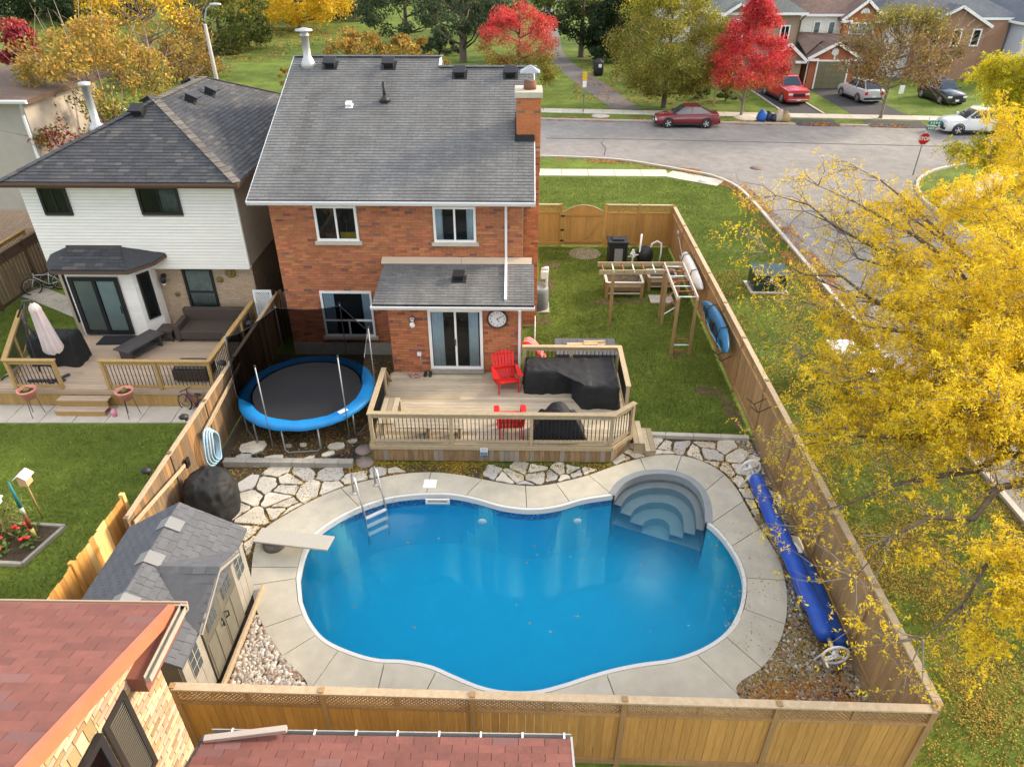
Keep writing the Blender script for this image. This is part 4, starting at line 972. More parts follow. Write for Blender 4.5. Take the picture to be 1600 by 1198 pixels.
for k in range(n):
    z = sby + k * hh; segs = [(nx0, nx1)]
    for (a, z0, c, z1) in SW:
        if z + hh > z0 and z < z1: segs = [q for s in segs for q in (((s[0], a), (c, s[1])) if s[0] < a and s[1] > c else (s,))]
    for a, c in segs: inst('siding_board', me1, up, (a, sy, z), (0, 0, 0), (c - a, 1, 1))
    inst('siding_board', me2, up, (nx1, sy, z), (0, 0, 0), (1, 9.4, 1))
part('corner_trim', MB().bb((nx1 - .05, sy - .03, sby - .03), (nx1 + .03, sy + .06, stz)), siding_white, NB)
part('soffit_trim', MB().bb((nx0, sy - .02, sby - .07), (nx1, 21.85, sby - .005)), siding_white, NB)
nwin = mat('dark_tint_curtain', (.20, .21, .20), (.15, .16, .15), rough=.9, scale=5, var=0)
for (a, z0, c, z1), cu in zip(SW, ([], [(.52, .94)])):
    window(NB, (a, sy, z0), (1, 0, 0), (0, -1, 0), c - a, z1 - z0, black_frame, 2, .08, curtains=cu, cur_m=nwin, mull=.035)
window(NB, (-11.37, 21.85, 1.05), (1, 0, 0), (0, -1, 0), 1.0, 1.65, black_frame, 1, .08, curtains=[(.09, .91)], transom=.48, cur_m=mat('lace_curtain', (.40, .41, .37), (.28, .29, .26), rough=.9, scale=14, var=0), sill=concrete2)
# hip roof
ez2, hx0, hx1, hy0 = 5.78, -15.85, -8.6, 21.1; apx, apy, apz, bpy_ = -12.22, 24.75, 7.45, 29.0
P4 = (5.78, apz)
rf = part('roof', MB().add([(hx0, hy0, ez2 - .02), (hx1, hy0, ez2 - .02), (hx1, 32.6, ez2 - .02), (hx0, 32.6, ez2 - .02), (apx, apy, apz - .02), (apx, bpy_, apz - .02)], [(0, 1, 4), (1, 2, 5, 4), (2, 3, 5), (3, 0, 4, 5), (3, 2, 1, 0)]), shingle_dark, NB)
fv = Vector((0, apy - hy0, apz - ez2)); fl = fv.length
shingles(rf, (hx0, hy0, ez2), (1, 0, 0), fv, [(0, 0), (hx1 - hx0, 0), (apx - hx0, fl)], shingle_dark, W=.3, h=.15, jitter=.12, keep=300)
rv = Vector((apx - hx1, 0, apz - ez2)); rl = rv.length
shingles(rf, (hx1, hy0, ez2), (0, 1, 0), rv, [(0, 0), (32.6 - hy0, 0), (bpy_ - hy0, rl), (apy - hy0, rl)], shingle_dark, W=.3, h=.15, jitter=.12, keep=0)
hipm = mat('hip_cap_shingle', (.15, .13, .11), (.09, .085, .08), rough=.93, scale=6, var=.25)
def hipcaps(a, c, m=None, w=.26):
    a, c = Vector(a), Vector(c); d = c - a; n = int(d.length / .3)
    for k in range(n): plank('hip_cap', m or hipm, rf, a + d * (k / n) + Vector((0, 0, .025)), a + d * ((k + .97) / n) + Vector((0, 0, .012)), w, .02)
hipcaps((hx1, hy0, ez2), (apx, apy, apz)); hipcaps((hx0, hy0, ez2), (apx, apy, apz), shingle_dark); hipcaps((apx, apy, apz), (apx, bpy_, apz)); hipcaps((apx, bpy_, apz), (hx1, 32.6, ez2))
part('fascia', MB().bb((hx0, hy0 - .03, ez2 - .17), (hx1 + .02, hy0 + .0, ez2 - .02)).bb((hx1, hy0, ez2 - .17), (hx1 + .03, 32.6, ez2 - .02)), trim_brown, NB)
gutter(NB, (hx0, hy0 - .03, ez2 - .02), (hx1 + .05, hy0 - .03, ez2 - .02), trim_brown, .11, .11)
part('soffit', MB().bb((hx0, hy0, ez2 - .17), (hx1, sy - .001, ez2 - .15)), siding_white, NB)
ha = math.atan((apz - ez2) / (apy - hy0)); va = math.atan((apz - ez2) / (hx1 - apx))
roof_vent(NB, (apx - .35, 24.1, 7.15), ha); roof_vent(NB, (-11.6, 26.0, 7.17), va, ax=rad(90)); roof_vent(NB, (-11.5, 27.5, 7.13), va, ax=rad(90)); roof_vent(NB, (-12.85, 25.6, 7.15), va, ax=rad(-90)); roof_vent(NB, (-12.7, 28.8, 7.2), va, ax=rad(-90))
b = MB(); b.lathe([(.28, -.2), (.24, .1), (.13, .2), (.12, 1.35), (.19, 1.37), (.19, 1.47), (.1, 1.5)], (-14.6, 25.0, 6.45), 14); part('flue', b, alu, NB)
# bay with patio door
bay = [(-15.05, 21.84), (-15.02, 21.3), (-14.8, 21.0), (-12.62, 21.0), (-12.27, 21.55), (-12.27, 21.84)]
part('bay_wall', MB().prism(bay, .3, 3.05), siding_white, NB)
bme = {}
for (a, c) in zip(bay[1:4], bay[2:5]):
    A, C = Vector((*a, 0)), Vector((*c, 0)); d = C - A; u = d.normalized(); nn = Vector((u.y, -u.x, 0))
    for k in range(22):
        z = .6 + k * .11
        if a == bay[2]:
            for x0, x1 in ((0, .1), (1.73, d.length)) if z < 2.7 else ((0, d.length),): part('siding_board', clap(A + u * x0, u, x1 - x0, z, .106, None, nn), siding_white, NB.children[[c_.name for c_ in NB.children].index(next(c_.name for c_ in NB.children if c_.name.startswith('bay_wall')))])
        else: part('siding_board', clap(A, u, d.length, z, .106, None, nn), siding_white, next(c_ for c_ in NB.children if c_.name.startswith('bay_wall')))
pd = window(NB, (-14.72, 20.995, .66), (1, 0, 0), (0, -1, 0), 1.62, 2.08, black_frame, 2, .13, name='patio_door', depth=.08, mull=.1)
pnl = mat('door_blind', (.42, .43, .38), (.36, .37, .33), rough=.5, scale=2, var=0); pnl2 = mat('door_blind_pale', (.60, .66, .62), (.52, .58, .55), rough=.5, scale=2, var=0)
part('blind', MB().box((-14.28, 20.958, 1.7), (.58, .012, 1.78)), pnl, pd); part('blind', MB().box((-13.52, 20.958, 1.7), (.6, .012, 1.78)), pnl2, pd)
part('handle', MB().box((-13.25, 20.89, 1.6), (.02, .04, .25)), black_frame, pd)
u = (Vector((-12.27, 21.55, 0)) - Vector((-12.62, 21.0, 0))).normalized()
window(NB, Vector((-12.62, 21.0, 1.15)) + u * .12 + Vector((u.y, -u.x, 0)) * .02, u, (u.y, -u.x, 0), .42, 1.62, black_frame, 1, .05)
u = (Vector((-14.8, 21.0, 0)) - Vector((-15.02, 21.3, 0))).normalized()
window(NB, Vector((-15.02, 21.3, 1.05)) + u * .05 + Vector((u.y, -u.x, 0)) * .02, u, (u.y, -u.x, 0), .27, 1.7, black_frame, 1, .04)
R_ = [(-15.42, 21.6, 3.24), (-15.3, 21.05, 3.12), (-14.93, 20.62, 3.10), (-12.5, 20.62, 3.10), (-11.85, 21.1, 3.2), (-11.62, 21.6, 3.3)]; T0, T1 = (-14.75, 21.58, 3.52), (-13.05, 21.58, 3.52)
b = MB(); b.add(R_ + [T0, T1], [(0, 1, 6), (1, 2, 6), (2, 3, 7, 6), (3, 4, 7), (4, 5, 7)]); brf = part('bay_roof', b, shingle_dark, NB, solid=.05)
fv2 = Vector((0, .96, .42)); shingles(brf, (-14.93, 20.62, 3.135), (1, 0, 0), fv2, [(0, 0), (2.43, 0), (1.88, 1.03), (.18, 1.03)], shingle_dark, W=.3, h=.15, jitter=.1)
b = MB()
for a, c in zip(R_, R_[1:]): b.beam(Vector(a) - Vector((0, .012, .06)), Vector(c) - Vector((0, .012, .06)), .03, .1)
part('bay_fascia', b, trim_brown, NB); part('bay_flashing', MB().beam((-14.8, 21.56, 3.55), (-13.0, 21.56, 3.55), .06, .05), trim_brown, NB)
downspout(NB, [(-15.2, 21.5, 3.1), (-15.12, 21.6, 2.9), (-15.12, 21.72, .4)], trim_brown, .09)
part('corner_board', MB().bb((-12.34, 21.5, .5), (-12.24, 21.83, 2.95)), siding_white, NB)
t = part('wall_lantern', MB().box((-12.0, 21.75, 2.45), (.12, .14, .1)).lathe([(.05, 2.2), (.09, 2.3), (.06, 2.45)], (-12.0, 21.66, 0), 10), black_metal, NB); part('lamp_glass', MB().ball((-12.0, 21.66, 2.2), .06), white_paint, t)
for i, (x, z, s, lab) in enumerate(((-9.75, 2.55, .2, 'large round metal sunflower ornament on tan brick wall right of the window'), (-10.15, 2.3, .13, 'smaller round flower ornament just right of the tall window'), (-11.72, 1.75, .1, 'small bee shaped ornament on tan brick wall left of the window'))):
    b = MB()
    for k in range(10): q = k * .628; b.ball((x + math.cos(q) * s * .6, 21.80, z + math.sin(q) * s * .6), s * .32, 6, sy=.25)
    b.ball((x, 21.78, z), s * .42, 8, sy=.4); single('wall_ornament', b, mat('old_gold', (.26, .19, .06), (.16, .12, .04), rough=.5, metal=.4, scale=9, var=.1), lab, 'wall ornament', 'flower ornaments on the neighbour wall', loc=(x, 21.8, z))

# ---------------------------------------------------------------- neighbour deck
D2 = thing('neighbour_deck', 'light wooden deck with black balusters behind the white sided house', 'deck', (-12.3, 17.6, 0))
dl = mat('pale_deck_board', (.42, .32, .23), (.33, .245, .17), rough=.85, scale=5, stretch=(.7, 9, 9), var=.1, big=.1)
y = 17.62; k = 0
while y < 21.8:
    x1 = -9.12; 
    for a, c in ((-15.95, -14.2 + (k * 5 % 7) * .3), (-14.2 + (k * 5 % 7) * .3, x1)):
        if y > 20.95: a, c = max(a, -12.24), max(c, -12.24)
        if c - a > .05: inst('deck_board', cube(dl), D2, ((a + c) / 2, y + .07, DZ - .02), (0, 0, 0), (c - a - .005, .138, .035 + rnd.uniform(0, .005)))
    y += .145; k += 1
part('frame', MB().bb((-15.9, 17.66, .03), (-9.15, 21.0, DZ - .05)), dark_room, D2)  # one near-black filler block below the deck boards
gold_w = mat('golden_wood', (.44, .29, .115), (.35, .22, .08), rough=.8, scale=5, stretch=(3, 3, 3), var=.1)
skirt((-15.95, 17.6), (-9.12, 17.6), .05, .5, mat('golden_skirt', (.40, .25, .09), (.30, .18, .06), rough=.8, scale=5, stretch=(9, 9, .5), var=.12), D2, (0, -1), .15)
skirt((-9.1, 17.6), (-9.1, 21.7), .05, .5, MATS['golden_skirt'], D2, (1, 0), .15)
plank('fascia_board', dl, D2, (-15.97, 17.57, .53), (-9.1, 17.57, .53), .04, .12)
railing(D2, (-15.15, 17.66), (-13.75, 17.66), DZ, 1, gold_w, sp=.11); railing(D2, (-12.32, 17.66), (-9.17, 17.66), DZ, 2, gold_w, sp=.11); railing(D2, (-9.15, 17.72), (-9.15, 21.7), DZ, 3, gold_w, ends=(0, 1), sp=.11); railing(D2, (-15.2, 17.7), (-16.6, 20.8), DZ, 2, gold_w, ends=(0, 1), sp=.11)
S2 = thing('deck_steps', 'two light wooden steps in front of the neighbour deck', 'steps', (-13, 17.3, 0))
for yy, z in ((17.15, .2), (17.42, .4)):
    for j in (-1, 1): plank('tread', dl, S2, (-13.82, yy + .07 * j, z), (-12.3, yy + .07 * j, z), .13, .035)
    plank('riser', MATS['golden_skirt'], S2, (-13.8, yy - .1, z / 2), (-12.32, yy - .1, z / 2), .03, z - .05)

# ---------------------------------------------------------------- the pale house at the far left edge
FH = thing('pale_far_left_house', 'pale house with brown hip roof and white downspout at the left edge', 'house', (-19.8, 27.0, 0))
part('wall', MB().bb((-31, 27.4, 2.75), (-18.55, 32.6, 6.9)), mat('cream_siding', (.40, .35, .30), (.36, .32, .27), rough=.7, scale=2, var=.03), FH)
lowb = part('lower_wall', MB().bb((-31, 27.42, 0), (-18.62, 32.6, 2.75)), mortar_tan, FH)
bricks(lowb, (-24.5, 27.42, .1), (1, 0, 0), (0, -1, 0), 5.85, 2.6, mat('pinkish_brick', (.46, .32, .23), (.40, .27, .19), rough=.9, scale=9, var=.08), L=.215, h=.0757, keep=0)
part('roof', MB().add([(-31.5, 26.9, 7.0), (-18.05, 26.9, 7.0), (-18.05, 33.1, 7.0), (-31.5, 33.1, 7.0), (-25.5, 30.0, 7.9)], [(0, 1, 4), (1, 2, 4), (2, 3, 4), (3, 0, 4), (3, 2, 1, 0)]), shingle_brown, FH)
gutter(FH, (-31.5, 26.9, 7.0), (-18.0, 26.9, 7.0), white_metal); part('fascia', MB().bb((-18.05, 26.9, 6.85), (-18.0, 33.1, 7.0)), trim_brown, FH)
downspout(FH, [(-18.25, 26.9, 6.9), (-18.6, 27.3, 6.4), (-18.6, 27.32, 3.6), (-18.6, 27.2, .3)], white_metal, .09)
dk = thing('far_left_deck', 'corner of a wooden deck with slatted rail beyond the brown fence', 'deck', (-21.5, 26.0, 0))
for k in range(6): plank('deck_board', gold_w, dk, (-24, 25.2 + .15 * k, 1.0), (-20.2, 25.2 + .15 * k, 1.0), .14, .035)
railing(dk, (-24, 25.1), (-20.2, 25.1), 1.0, 3, gold_w, sp=.15); railing(dk, (-20.2, 25.1), (-20.2, 27.2), 1.0, 1, gold_w, sp=.15, ends=(0, 1))
part('frame', MB().bb((-23.95, 25.15, .05), (-20.25, 26.1, .97)), wood_old, dk)

# ---------------------------------------------------------------- grey resin garden shed
SH = thing('garden_shed', 'grey and taupe resin garden shed with double doors in the left yard corner', 'shed', (-6.9, 9.0, 0))
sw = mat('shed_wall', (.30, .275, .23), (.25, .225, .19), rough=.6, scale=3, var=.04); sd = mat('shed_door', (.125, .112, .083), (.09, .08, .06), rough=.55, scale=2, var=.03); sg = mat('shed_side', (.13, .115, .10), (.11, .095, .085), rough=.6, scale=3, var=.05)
x0, x1, y0, y1, ze, zp = -7.95, -5.8, 7.5, 10.55, 1.78, 2.46; xm = (x0 + x1) / 2
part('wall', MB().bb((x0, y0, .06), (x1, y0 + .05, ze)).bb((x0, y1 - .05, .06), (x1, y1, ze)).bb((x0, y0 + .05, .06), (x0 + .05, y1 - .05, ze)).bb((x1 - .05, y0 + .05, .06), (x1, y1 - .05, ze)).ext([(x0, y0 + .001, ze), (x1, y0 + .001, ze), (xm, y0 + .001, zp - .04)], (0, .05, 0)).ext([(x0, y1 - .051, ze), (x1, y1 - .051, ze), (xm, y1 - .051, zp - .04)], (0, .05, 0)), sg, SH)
ypan = [y0 + .02]
for w in (.24, .24, .24): ypan.append(ypan[-1] + w)
yd0, yd1 = 8.30, 9.82
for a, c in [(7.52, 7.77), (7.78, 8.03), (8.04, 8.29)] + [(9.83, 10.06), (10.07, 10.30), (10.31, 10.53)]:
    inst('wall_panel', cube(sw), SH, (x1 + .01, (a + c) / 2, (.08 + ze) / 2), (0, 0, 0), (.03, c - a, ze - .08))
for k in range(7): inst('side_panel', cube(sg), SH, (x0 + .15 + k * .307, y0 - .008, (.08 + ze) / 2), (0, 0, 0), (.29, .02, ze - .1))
glz = mat('shed_glazing', (.035, .05, .06), rough=.15, scale=3, var=0, spec=.6)
def lite(yc, zc, w, h, cols, rows, parent, xf, fm):
    b = MB(); b.bb((xf, yc - w / 2, zc - h / 2), (xf + .012, yc + w / 2, zc + h / 2)); f = part('window_frame', b, fm, parent)
    cw, chh = w / cols, h / rows
    for i in range(cols):
        for j in range(rows): inst('pane', cube(glz), f, (xf + .014, yc - w / 2 + (i + .5) * cw, zc - h / 2 + (j + .5) * chh), (0, 0, 0), (.012, cw - .035, chh - .035))
lite(7.92, 1.25, .36, .62, 2, 3, SH, x1 + .026, sw); lite(10.18, 1.25, .36, .62, 2, 3, SH, x1 + .026, sw)
for i, (a, c, hy) in enumerate(((yd0, (yd0 + yd1) / 2 - .004, -1), ((yd0 + yd1) / 2 + .004, yd1, 1))):
    d = part('door', MB().bb((x1 + .03, a, .1), (x1 + .06, c, ze + .06)), sd, SH)
    yc = (a + c) / 2; lite(yc, 1.45, .42, .38, 3, 2, d, x1 + .061, sd)
    for q in (-1, 1): inst('door_panel', cube(mat('shed_door_panel', (.15, .135, .10), (.11, .10, .075), rough=.55, scale=2, var=.05)), d, (x1 + .064, yc + q * .175, .62), (0, 0, 0), (.014, .3, .92))
    b = MB(); yh = c - .07 if i == 0 else a + .07; b.tube([(x1 + .06, yh, 1.05), (x1 + .12, yh + hy * .05, 1.02), (x1 + .12, yh + hy * .05, .9), (x1 + .06, yh, .87)], .016, 6); part('handle', b, black_metal, d)
# roof
ov = .14; nv = Vector((x1 + ov - xm, 0, 0)); zl = ze - .02
run = x1 + ov - xm; up_ = Vector((-run, 0, zp - zl)); L3 = up_.length
srf = part('roof', MB().ext([(xm, y0 - .12, zp - .06), (x1 + ov, y0 - .12, zl - .06), (x1 + ov, y1 + .12, zl - .06), (xm, y1 + .12, zp - .06)], (0, 0, .055)).ext([(xm, y0 - .12, zp - .06), (x0 - ov, y0 - .12, zl - .06), (x0 - ov, y1 + .12, zl - .06), (xm, y1 + .12, zp - .06)], (0, 0, .055)), shingle_shed, SH)
shingles(srf, (x1 + ov, y0 - .12, zl), (0, 1, 0), up_, [(0, 0), (y1 - y0 + .24, 0), (y1 - y0 + .24, L3), (0, L3)], shingle_shed, W=.22, h=.15, t=.008, jitter=.06, keep=240)
up3 = Vector((run, 0, zp - zl)); shingles(srf, (x0 - ov, y1 + .12, zl), (0, -1, 0), up3, [(0, 0), (y1 - y0 + .24, 0), (y1 - y0 + .24, L3), (0, L3)], shingle_shed, W=.22, h=.10, t=.014, keep=60)
for yy in (10.1, 9.2, 8.2):
    b = MB(); b.add([(xm - .2, yy - .14, zp - .085), (xm, yy - .14, zp + .03), (xm + .26, yy - .14, zp - .12), (xm + .26, yy + .14, zp - .12), (xm, yy + .14, zp + .03), (xm - .2, yy + .14, zp - .085)], [(0, 1, 4, 5), (1, 2, 3, 4)]); part('ridge_skylight', b, mat('pale_skylight', (.19, .19, .19), rough=.4, scale=3, var=.05), SH, solid=.02)
# gable over the doors
yc = (yd0 + yd1) / 2; hw = .98; xa = x1 + .3; za = 2.34; zb = 1.74
b = MB(); b.add([(xa, yc, za), (xm + .25, yc, za + .02), (xa - .1, yc - hw, zb), (xm + .95, yc - hw, zb + .06), (xa - .1, yc + hw, zb), (xm + .95, yc + hw, zb + .06)], [(0, 1, 3, 2), (1, 0, 4, 5)]); gr = part('gable_roof', b, shingle_shed, SH, solid=.03)
for s in (-1, 1):
    o_ = Vector((xa - .1, yc + s * hw, zb)) + Vector((0, 0, .022)); tp = Vector((xa, yc, za + .022)); v_ = tp - o_; u_ = Vector((-1, 0, .0)) if s < 0 else Vector((1, 0, 0))
    if s < 0: shingles(gr, o_ + Vector((-1.15, 0, 0)), (1, 0, 0), (0, v_.y, v_.z), [(.55, 0), (1.15, 0), (1.23, v_.length), (.02, v_.length)], shingle_shed, W=.25, h=.17, t=.01)
    else: shingles(gr, o_, (-1, 0, 0), (0, v_.y, v_.z), [(0, 0), (.6, 0), (1.1, v_.length), (-.08, v_.length)], shingle_shed, W=.25, h=.17, t=.01)
part('gable_trim', MB().beam((xa - .03, yc + .01, za - .05), (xa - .12, yc + hw, zb - .02), .035, .1).beam((xa - .03, yc - .01, za - .05), (xa - .12, yc - hw, zb - .02), .035, .1).ext([(x1 + .035, yc - .8, ze + .06), (x1 + .035, yc + .8, ze + .06), (x1 + .035, yc, za - .05)], (.03, 0, 0)), sw, SH)
single('timber_sill', MB().beam((-5.62, 7.3, .09), (-5.6, 10.62, .09), .05, .17), wood_cap, 'long raw timber board on the ground along the front of the grey shed', 'board', loc=(-5.6, 9, .0))

# ---------------------------------------------------------------- red roofed house in the lower left corner
FG = thing('red_roofed_house', 'buff brick house with red shingle roof filling the lower left corner', 'house', (-6, 4, 0))
gx, gy = -4.4, 5.37; S = .375; zE = 5.22; yE = 5.8; yR = 0.9
zz = lambda y: zE + S * (yE - y)
wl_ = part('wall', MB().ext([(gx, gy, 0), (gx, gy, zz(gy) - .2), (gx, yR, zz(yR) - .2), (gx, -4, zz(yR) - 1.9), (gx, -4, 0)], (-.25, 0, 0)).bb((-14, gy - .25, 0), (gx - .25, gy, zz(gy) - .2)), mortar_yel, FG)
wy0, wy1, wz0, wz1 = 4.27, 4.72, 3.72, 5.12        # shutter
vy0, vy1 = 2.75, 4.19                               # window
poly = [(0, 0), (3.2, 0), (3.2, zz(gy - 3.2) - 2.03 - .2), (0, zz(gy) - 2.03 - .2)]
poly = [(0, 0), (3.2, 0), (3.2, zz(gy - 3.2) - .2 - 2.0), (0, zz(gy) - .2 - 2.0)]
bricks(wl_, (gx, gy, 2.0), (0, -1, 0), (1, 0, 0), 3.2, 4.4, brick_yel, [(gy - wy1 - .01, wz0 - 2.0, gy - wy0 + .01, wz1 - 2.0), (gy - vy1 - .02, 3.5 - 2.0, gy - vy0, 5.42 - 2.0)], L=.225, h=.0757, d=.016, keep=300, poly=poly)
for k in range(9): inst('soldier_brick', cube(brick_yel), wl_, (gx + .008, vy1 - .05 - k * .078 * 1.9, 5.30), (0, 0, 0), (.016, .135, .22))
sh = part('shutter', MB().bb((gx, wy0, wz0), (gx + .04, wy0 + .07, wz1)).bb((gx, wy1 - .07, wz0), (gx + .04, wy1, wz1)).bb((gx, wy0 + .07, wz0), (gx + .04, wy1 - .07, wz0 + .08)).bb((gx, wy0 + .07, wz1 - .08), (gx + .04, wy1 - .07, wz1)), mat('shutter_black', (.022, .02, .018), rough=.4, scale=3, var=0), FG)
lm = mat('shutter_slat', (.03, .026, .022), rough=.35, scale=3, var=.05); z = wz0 + .1
while z < wz1 - .09:
    inst('slat', cube(lm), sh, (gx + .018, (wy0 + wy1) / 2, z), (0, rad(-35), 0), (.034, wy1 - wy0 - .15, .007)); z += .042
window(FG, (gx, vy1, 3.55), (0, -1, 0), (1, 0, 0), vy1 - vy0, 1.62, black_frame, 2, .09, curtains=[(.08, .5)], cur_m=mat('grey_curtain', (.30, .31, .29), (.22, .23, .22), rough=.9, scale=5, var=0), depth=.08)
# upper roof
upv = Vector((0, -1, S)); LR = (yE - yR) * math.sqrt(1 + S * S)
urf = part('roof', MB().ext([(-16, yE, zE - .16), (-4.3, yE, zE - .16), (-4.3, yR, zz(yR) - .16), (-16, yR, zz(yR) - .16)], (0, 0, .155)).ext([(-16, yR, zz(yR) - .16), (-4.1, yR, zz(yR) - .16), (-4.1, -4.4, zE - .16), (-16, -4.4, zE - .16)], (0, 0, .155)), MATS['roof_felt'], FG)
shingles(urf, (-4.3, yE, zE), (-1, 0, 0), upv, [(0, 0), (9.5, 0), (9.5, LR), (0, LR)], shingle_red, W=.36, h=.142, keep=300, t=.012)
orange_trim = mat('terracotta_trim', (.42, .15, .075), (.36, .125, .065), rough=.5, scale=3, var=0)
part('rake_trim', MB().ext([(-4.3, yE, zE + .022), (-4.3, yR, zz(yR) + .022), (-4.3, yR, zz(yR) - .15), (-4.3, yE, zE - .15)], (.075, 0, 0)), orange_trim, FG)
rdm = mat('red_brown_metal', (.22, .085, .06), (.18, .07, .05), rough=.45, scale=3, var=0)
part('eave_return', MB().ext([(-4.42, 4.82, zE - .28), (-4.42, yE, zE - .28), (-4.42, yE, zE - .05), (-4.42, 4.82, zE - .05)], (.24, 0, 0)), rdm, FG)
part('rain_gutter', MB().bb((-4.17, 4.82, zE - .10), (-4.16, yE + .04, zE + .0)).bb((-4.11, 4.82, zE - .10), (-4.10, yE + .04, zE - .02)).bb((-4.16, 4.82, zE - .10), (-4.11, yE + .04, zE - .07)).bb((-4.16, yE, zE - .07), (-4.11, yE + .04, zE - .01)), mat('beige_gutter', (.38, .335, .27), (.30, .265, .21), rough=.5, scale=6, var=0), FG)
gutter(FG, (-4.1, yE + .0, zE - .0), (-16, yE + .0, zE - .0), mat('ochre_trim', (.38, .27, .19), rough=.5, scale=3, var=0), .07, .12)
# lower roof
LRF = part('lower_roof', MB().ext([(-4.38, 5.62, 2.62), (.72, 5.62, 2.62), (.72, 2.6, 3.62), (-4.38, 2.6, 3.62)], (0, 0, .15)), MATS['roof_felt'], FG)
shingles(LRF, (.72, 5.62, 2.775), (-1, 0, 0), (0, -3.02, 1.0), [(0, 0), (5.05, 0), (5.05, 3.18), (0, 3.18)], shingle_red, W=.36, h=.142, keep=250, t=.012)
part('lower_wall', MB().bb((-4.35, 2.5, 0), (.45, 5.3, 2.62)), mortar_yel, FG)
b = MB(); b.bb((-4.3, 5.62, 2.62), (.74, 5.65, 2.72)).bb((-4.3, 5.70, 2.64), (.74, 5.715, 2.76)).bb((-4.3, 5.65, 2.62), (.74, 5.70, 2.65)); lg = part('gutter', b, mat('grey_gutter', (.36, .36, .35), (.30, .3, .29), rough=.45, scale=6, var=0), FG)
for k in range(9): inst('gutter_strap', cube(white_metal), lg, (-4.0 + k * .58, 5.67, 2.77), (0, 0, 0), (.025, .10, .012))
part('rake_trim', MB().ext([(.722, 5.66, 2.60), (.722, 2.6, 3.6), (.722, 2.6, 3.78), (.722, 5.66, 2.78)], (.03, 0, 0)), MATS['grey_gutter'], FG)
downspout(FG, [(-4.3, 5.5, 2.86), (-3.2, 5.64, 2.90)], mat('beige_pipe', (.40, .34, .30), rough=.5, scale=4, var=0), .085)

# ---------------------------------------------------------------- things in the yard
from mathutils import noise as mnoise
def L(t): return Matrix.Translation(t)
def rough(mb, a, f, seed=0):
    mb.v = [tuple(Vector(p) + mnoise.noise_vector(Vector(p) * f + Vector((seed, seed * 2.3, 0))) * a) for p in mb.v]; return mb
def crease(mb, c=None, a=.11, f=2.3):
    out = []
    for p in mb.v:
        p = Vector(p); k = (1 - 2.2 * abs(mnoise.noise(p * f + Vector((3, 1, 7)))) ) * a * .5 + (1 - 2.4 * abs(mnoise.noise(p * f * 2.4))) * a * .28 + mnoise.noise(p * f * 6) * a * .10
        d = (p - c) if c is not None else Vector((0, 0, 1)); out.append(tuple(p + d.normalized() * k))
    mb.v = out; return mb
def drape(poly, z0, z1, flare=.05, inset=.05, wav=.03, n=90, seed=1, mid=None):
    P = [Vector((*p, 0)) for p in poly]; per = sum((P[i] - P[i - 1]).length for i in range(len(P))); pts = []
    for i in range(len(P)):
        a, c = P[i], P[(i + 1) % len(P)]; k = max(2, int((c - a).length / per * n))
        pts += [a + (c - a) * (j / k) for j in range(k)]
    if area([(p.x, p.y) for p in pts]) < 0: pts.reverse()
    N = len(pts); p2 = [(p.x, p.y) for p in pts]; b = MB(); rings = []
    r_ = random.Random(seed); ph = [r_.uniform(0, 6) for _ in range(4)]
    for (t, d) in ((0, flare), (.1, flare * .8), (.22, flare * .6), (.35, flare * .4), (.5, flare * .2), (.62, .0), (.75, -inset * .1), (.87, -inset * .25), (.95, -inset * .5), (1, -inset)):
        g = grow(p2, d); ring = []
        for j, (x, y) in enumerate(g):
            s = j * per / N; w = wav * (1 - t) * (math.sin(s * 9 + ph[0]) * .5 + math.sin(s * 17 + ph[1] + t * 2) * .35 + math.sin(s * 4.3 + ph[2]) * .5)
            q = Vector((x, y, z0 + (z1 - z0) * t)); d_ = Vector(g[j]) - Vector(p2[j]); nn = Vector((p2[(j + 1) % N][1] - p2[j - 1][1], -(p2[(j + 1) % N][0] - p2[j - 1][0]), 0)); nn.normalize()
            ring.append(q + nn * w + mnoise.noise_vector(q * 3 + Vector((seed, 0, 0))) * .03 + nn * (.06 * (.5 - abs(mnoise.noise(Vector((q.x * 3.2, q.y * 3.2, q.z * 1.3 + seed)))))))
        rings.append(ring)
    for A, B in zip(rings, rings[1:]): b.strip(A, B, closed=True, smooth=True)
    top = rings[-1]; zt = z1
    bm_ = bmesh.new(); vs_ = [bm_.verts.new(p) for p in top]; bm_.faces.new(vs_); bmesh.ops.triangulate(bm_, faces=bm_.faces); bmesh.ops.subdivide_edges(bm_, edges=[e for e in bm_.edges if not e.is_boundary], cuts=9, use_grid_fill=True)
    bm_.verts.index_update(); bset = {v.index for v in bm_.verts if v.is_boundary}
    vv_ = [(v.co.x, v.co.y, v.co.z + (0 if v.index in bset else .05 * (.35 - abs(mnoise.noise(Vector((v.co.x * 2.6, v.co.y * 2.6, seed))))) + .02 * mnoise.noise(v.co * 7))) for v in bm_.verts]
    b.add(vv_, [tuple(v.index for v in f.verts) for f in bm_.faces], smooth=True); bm_.free()
    return b
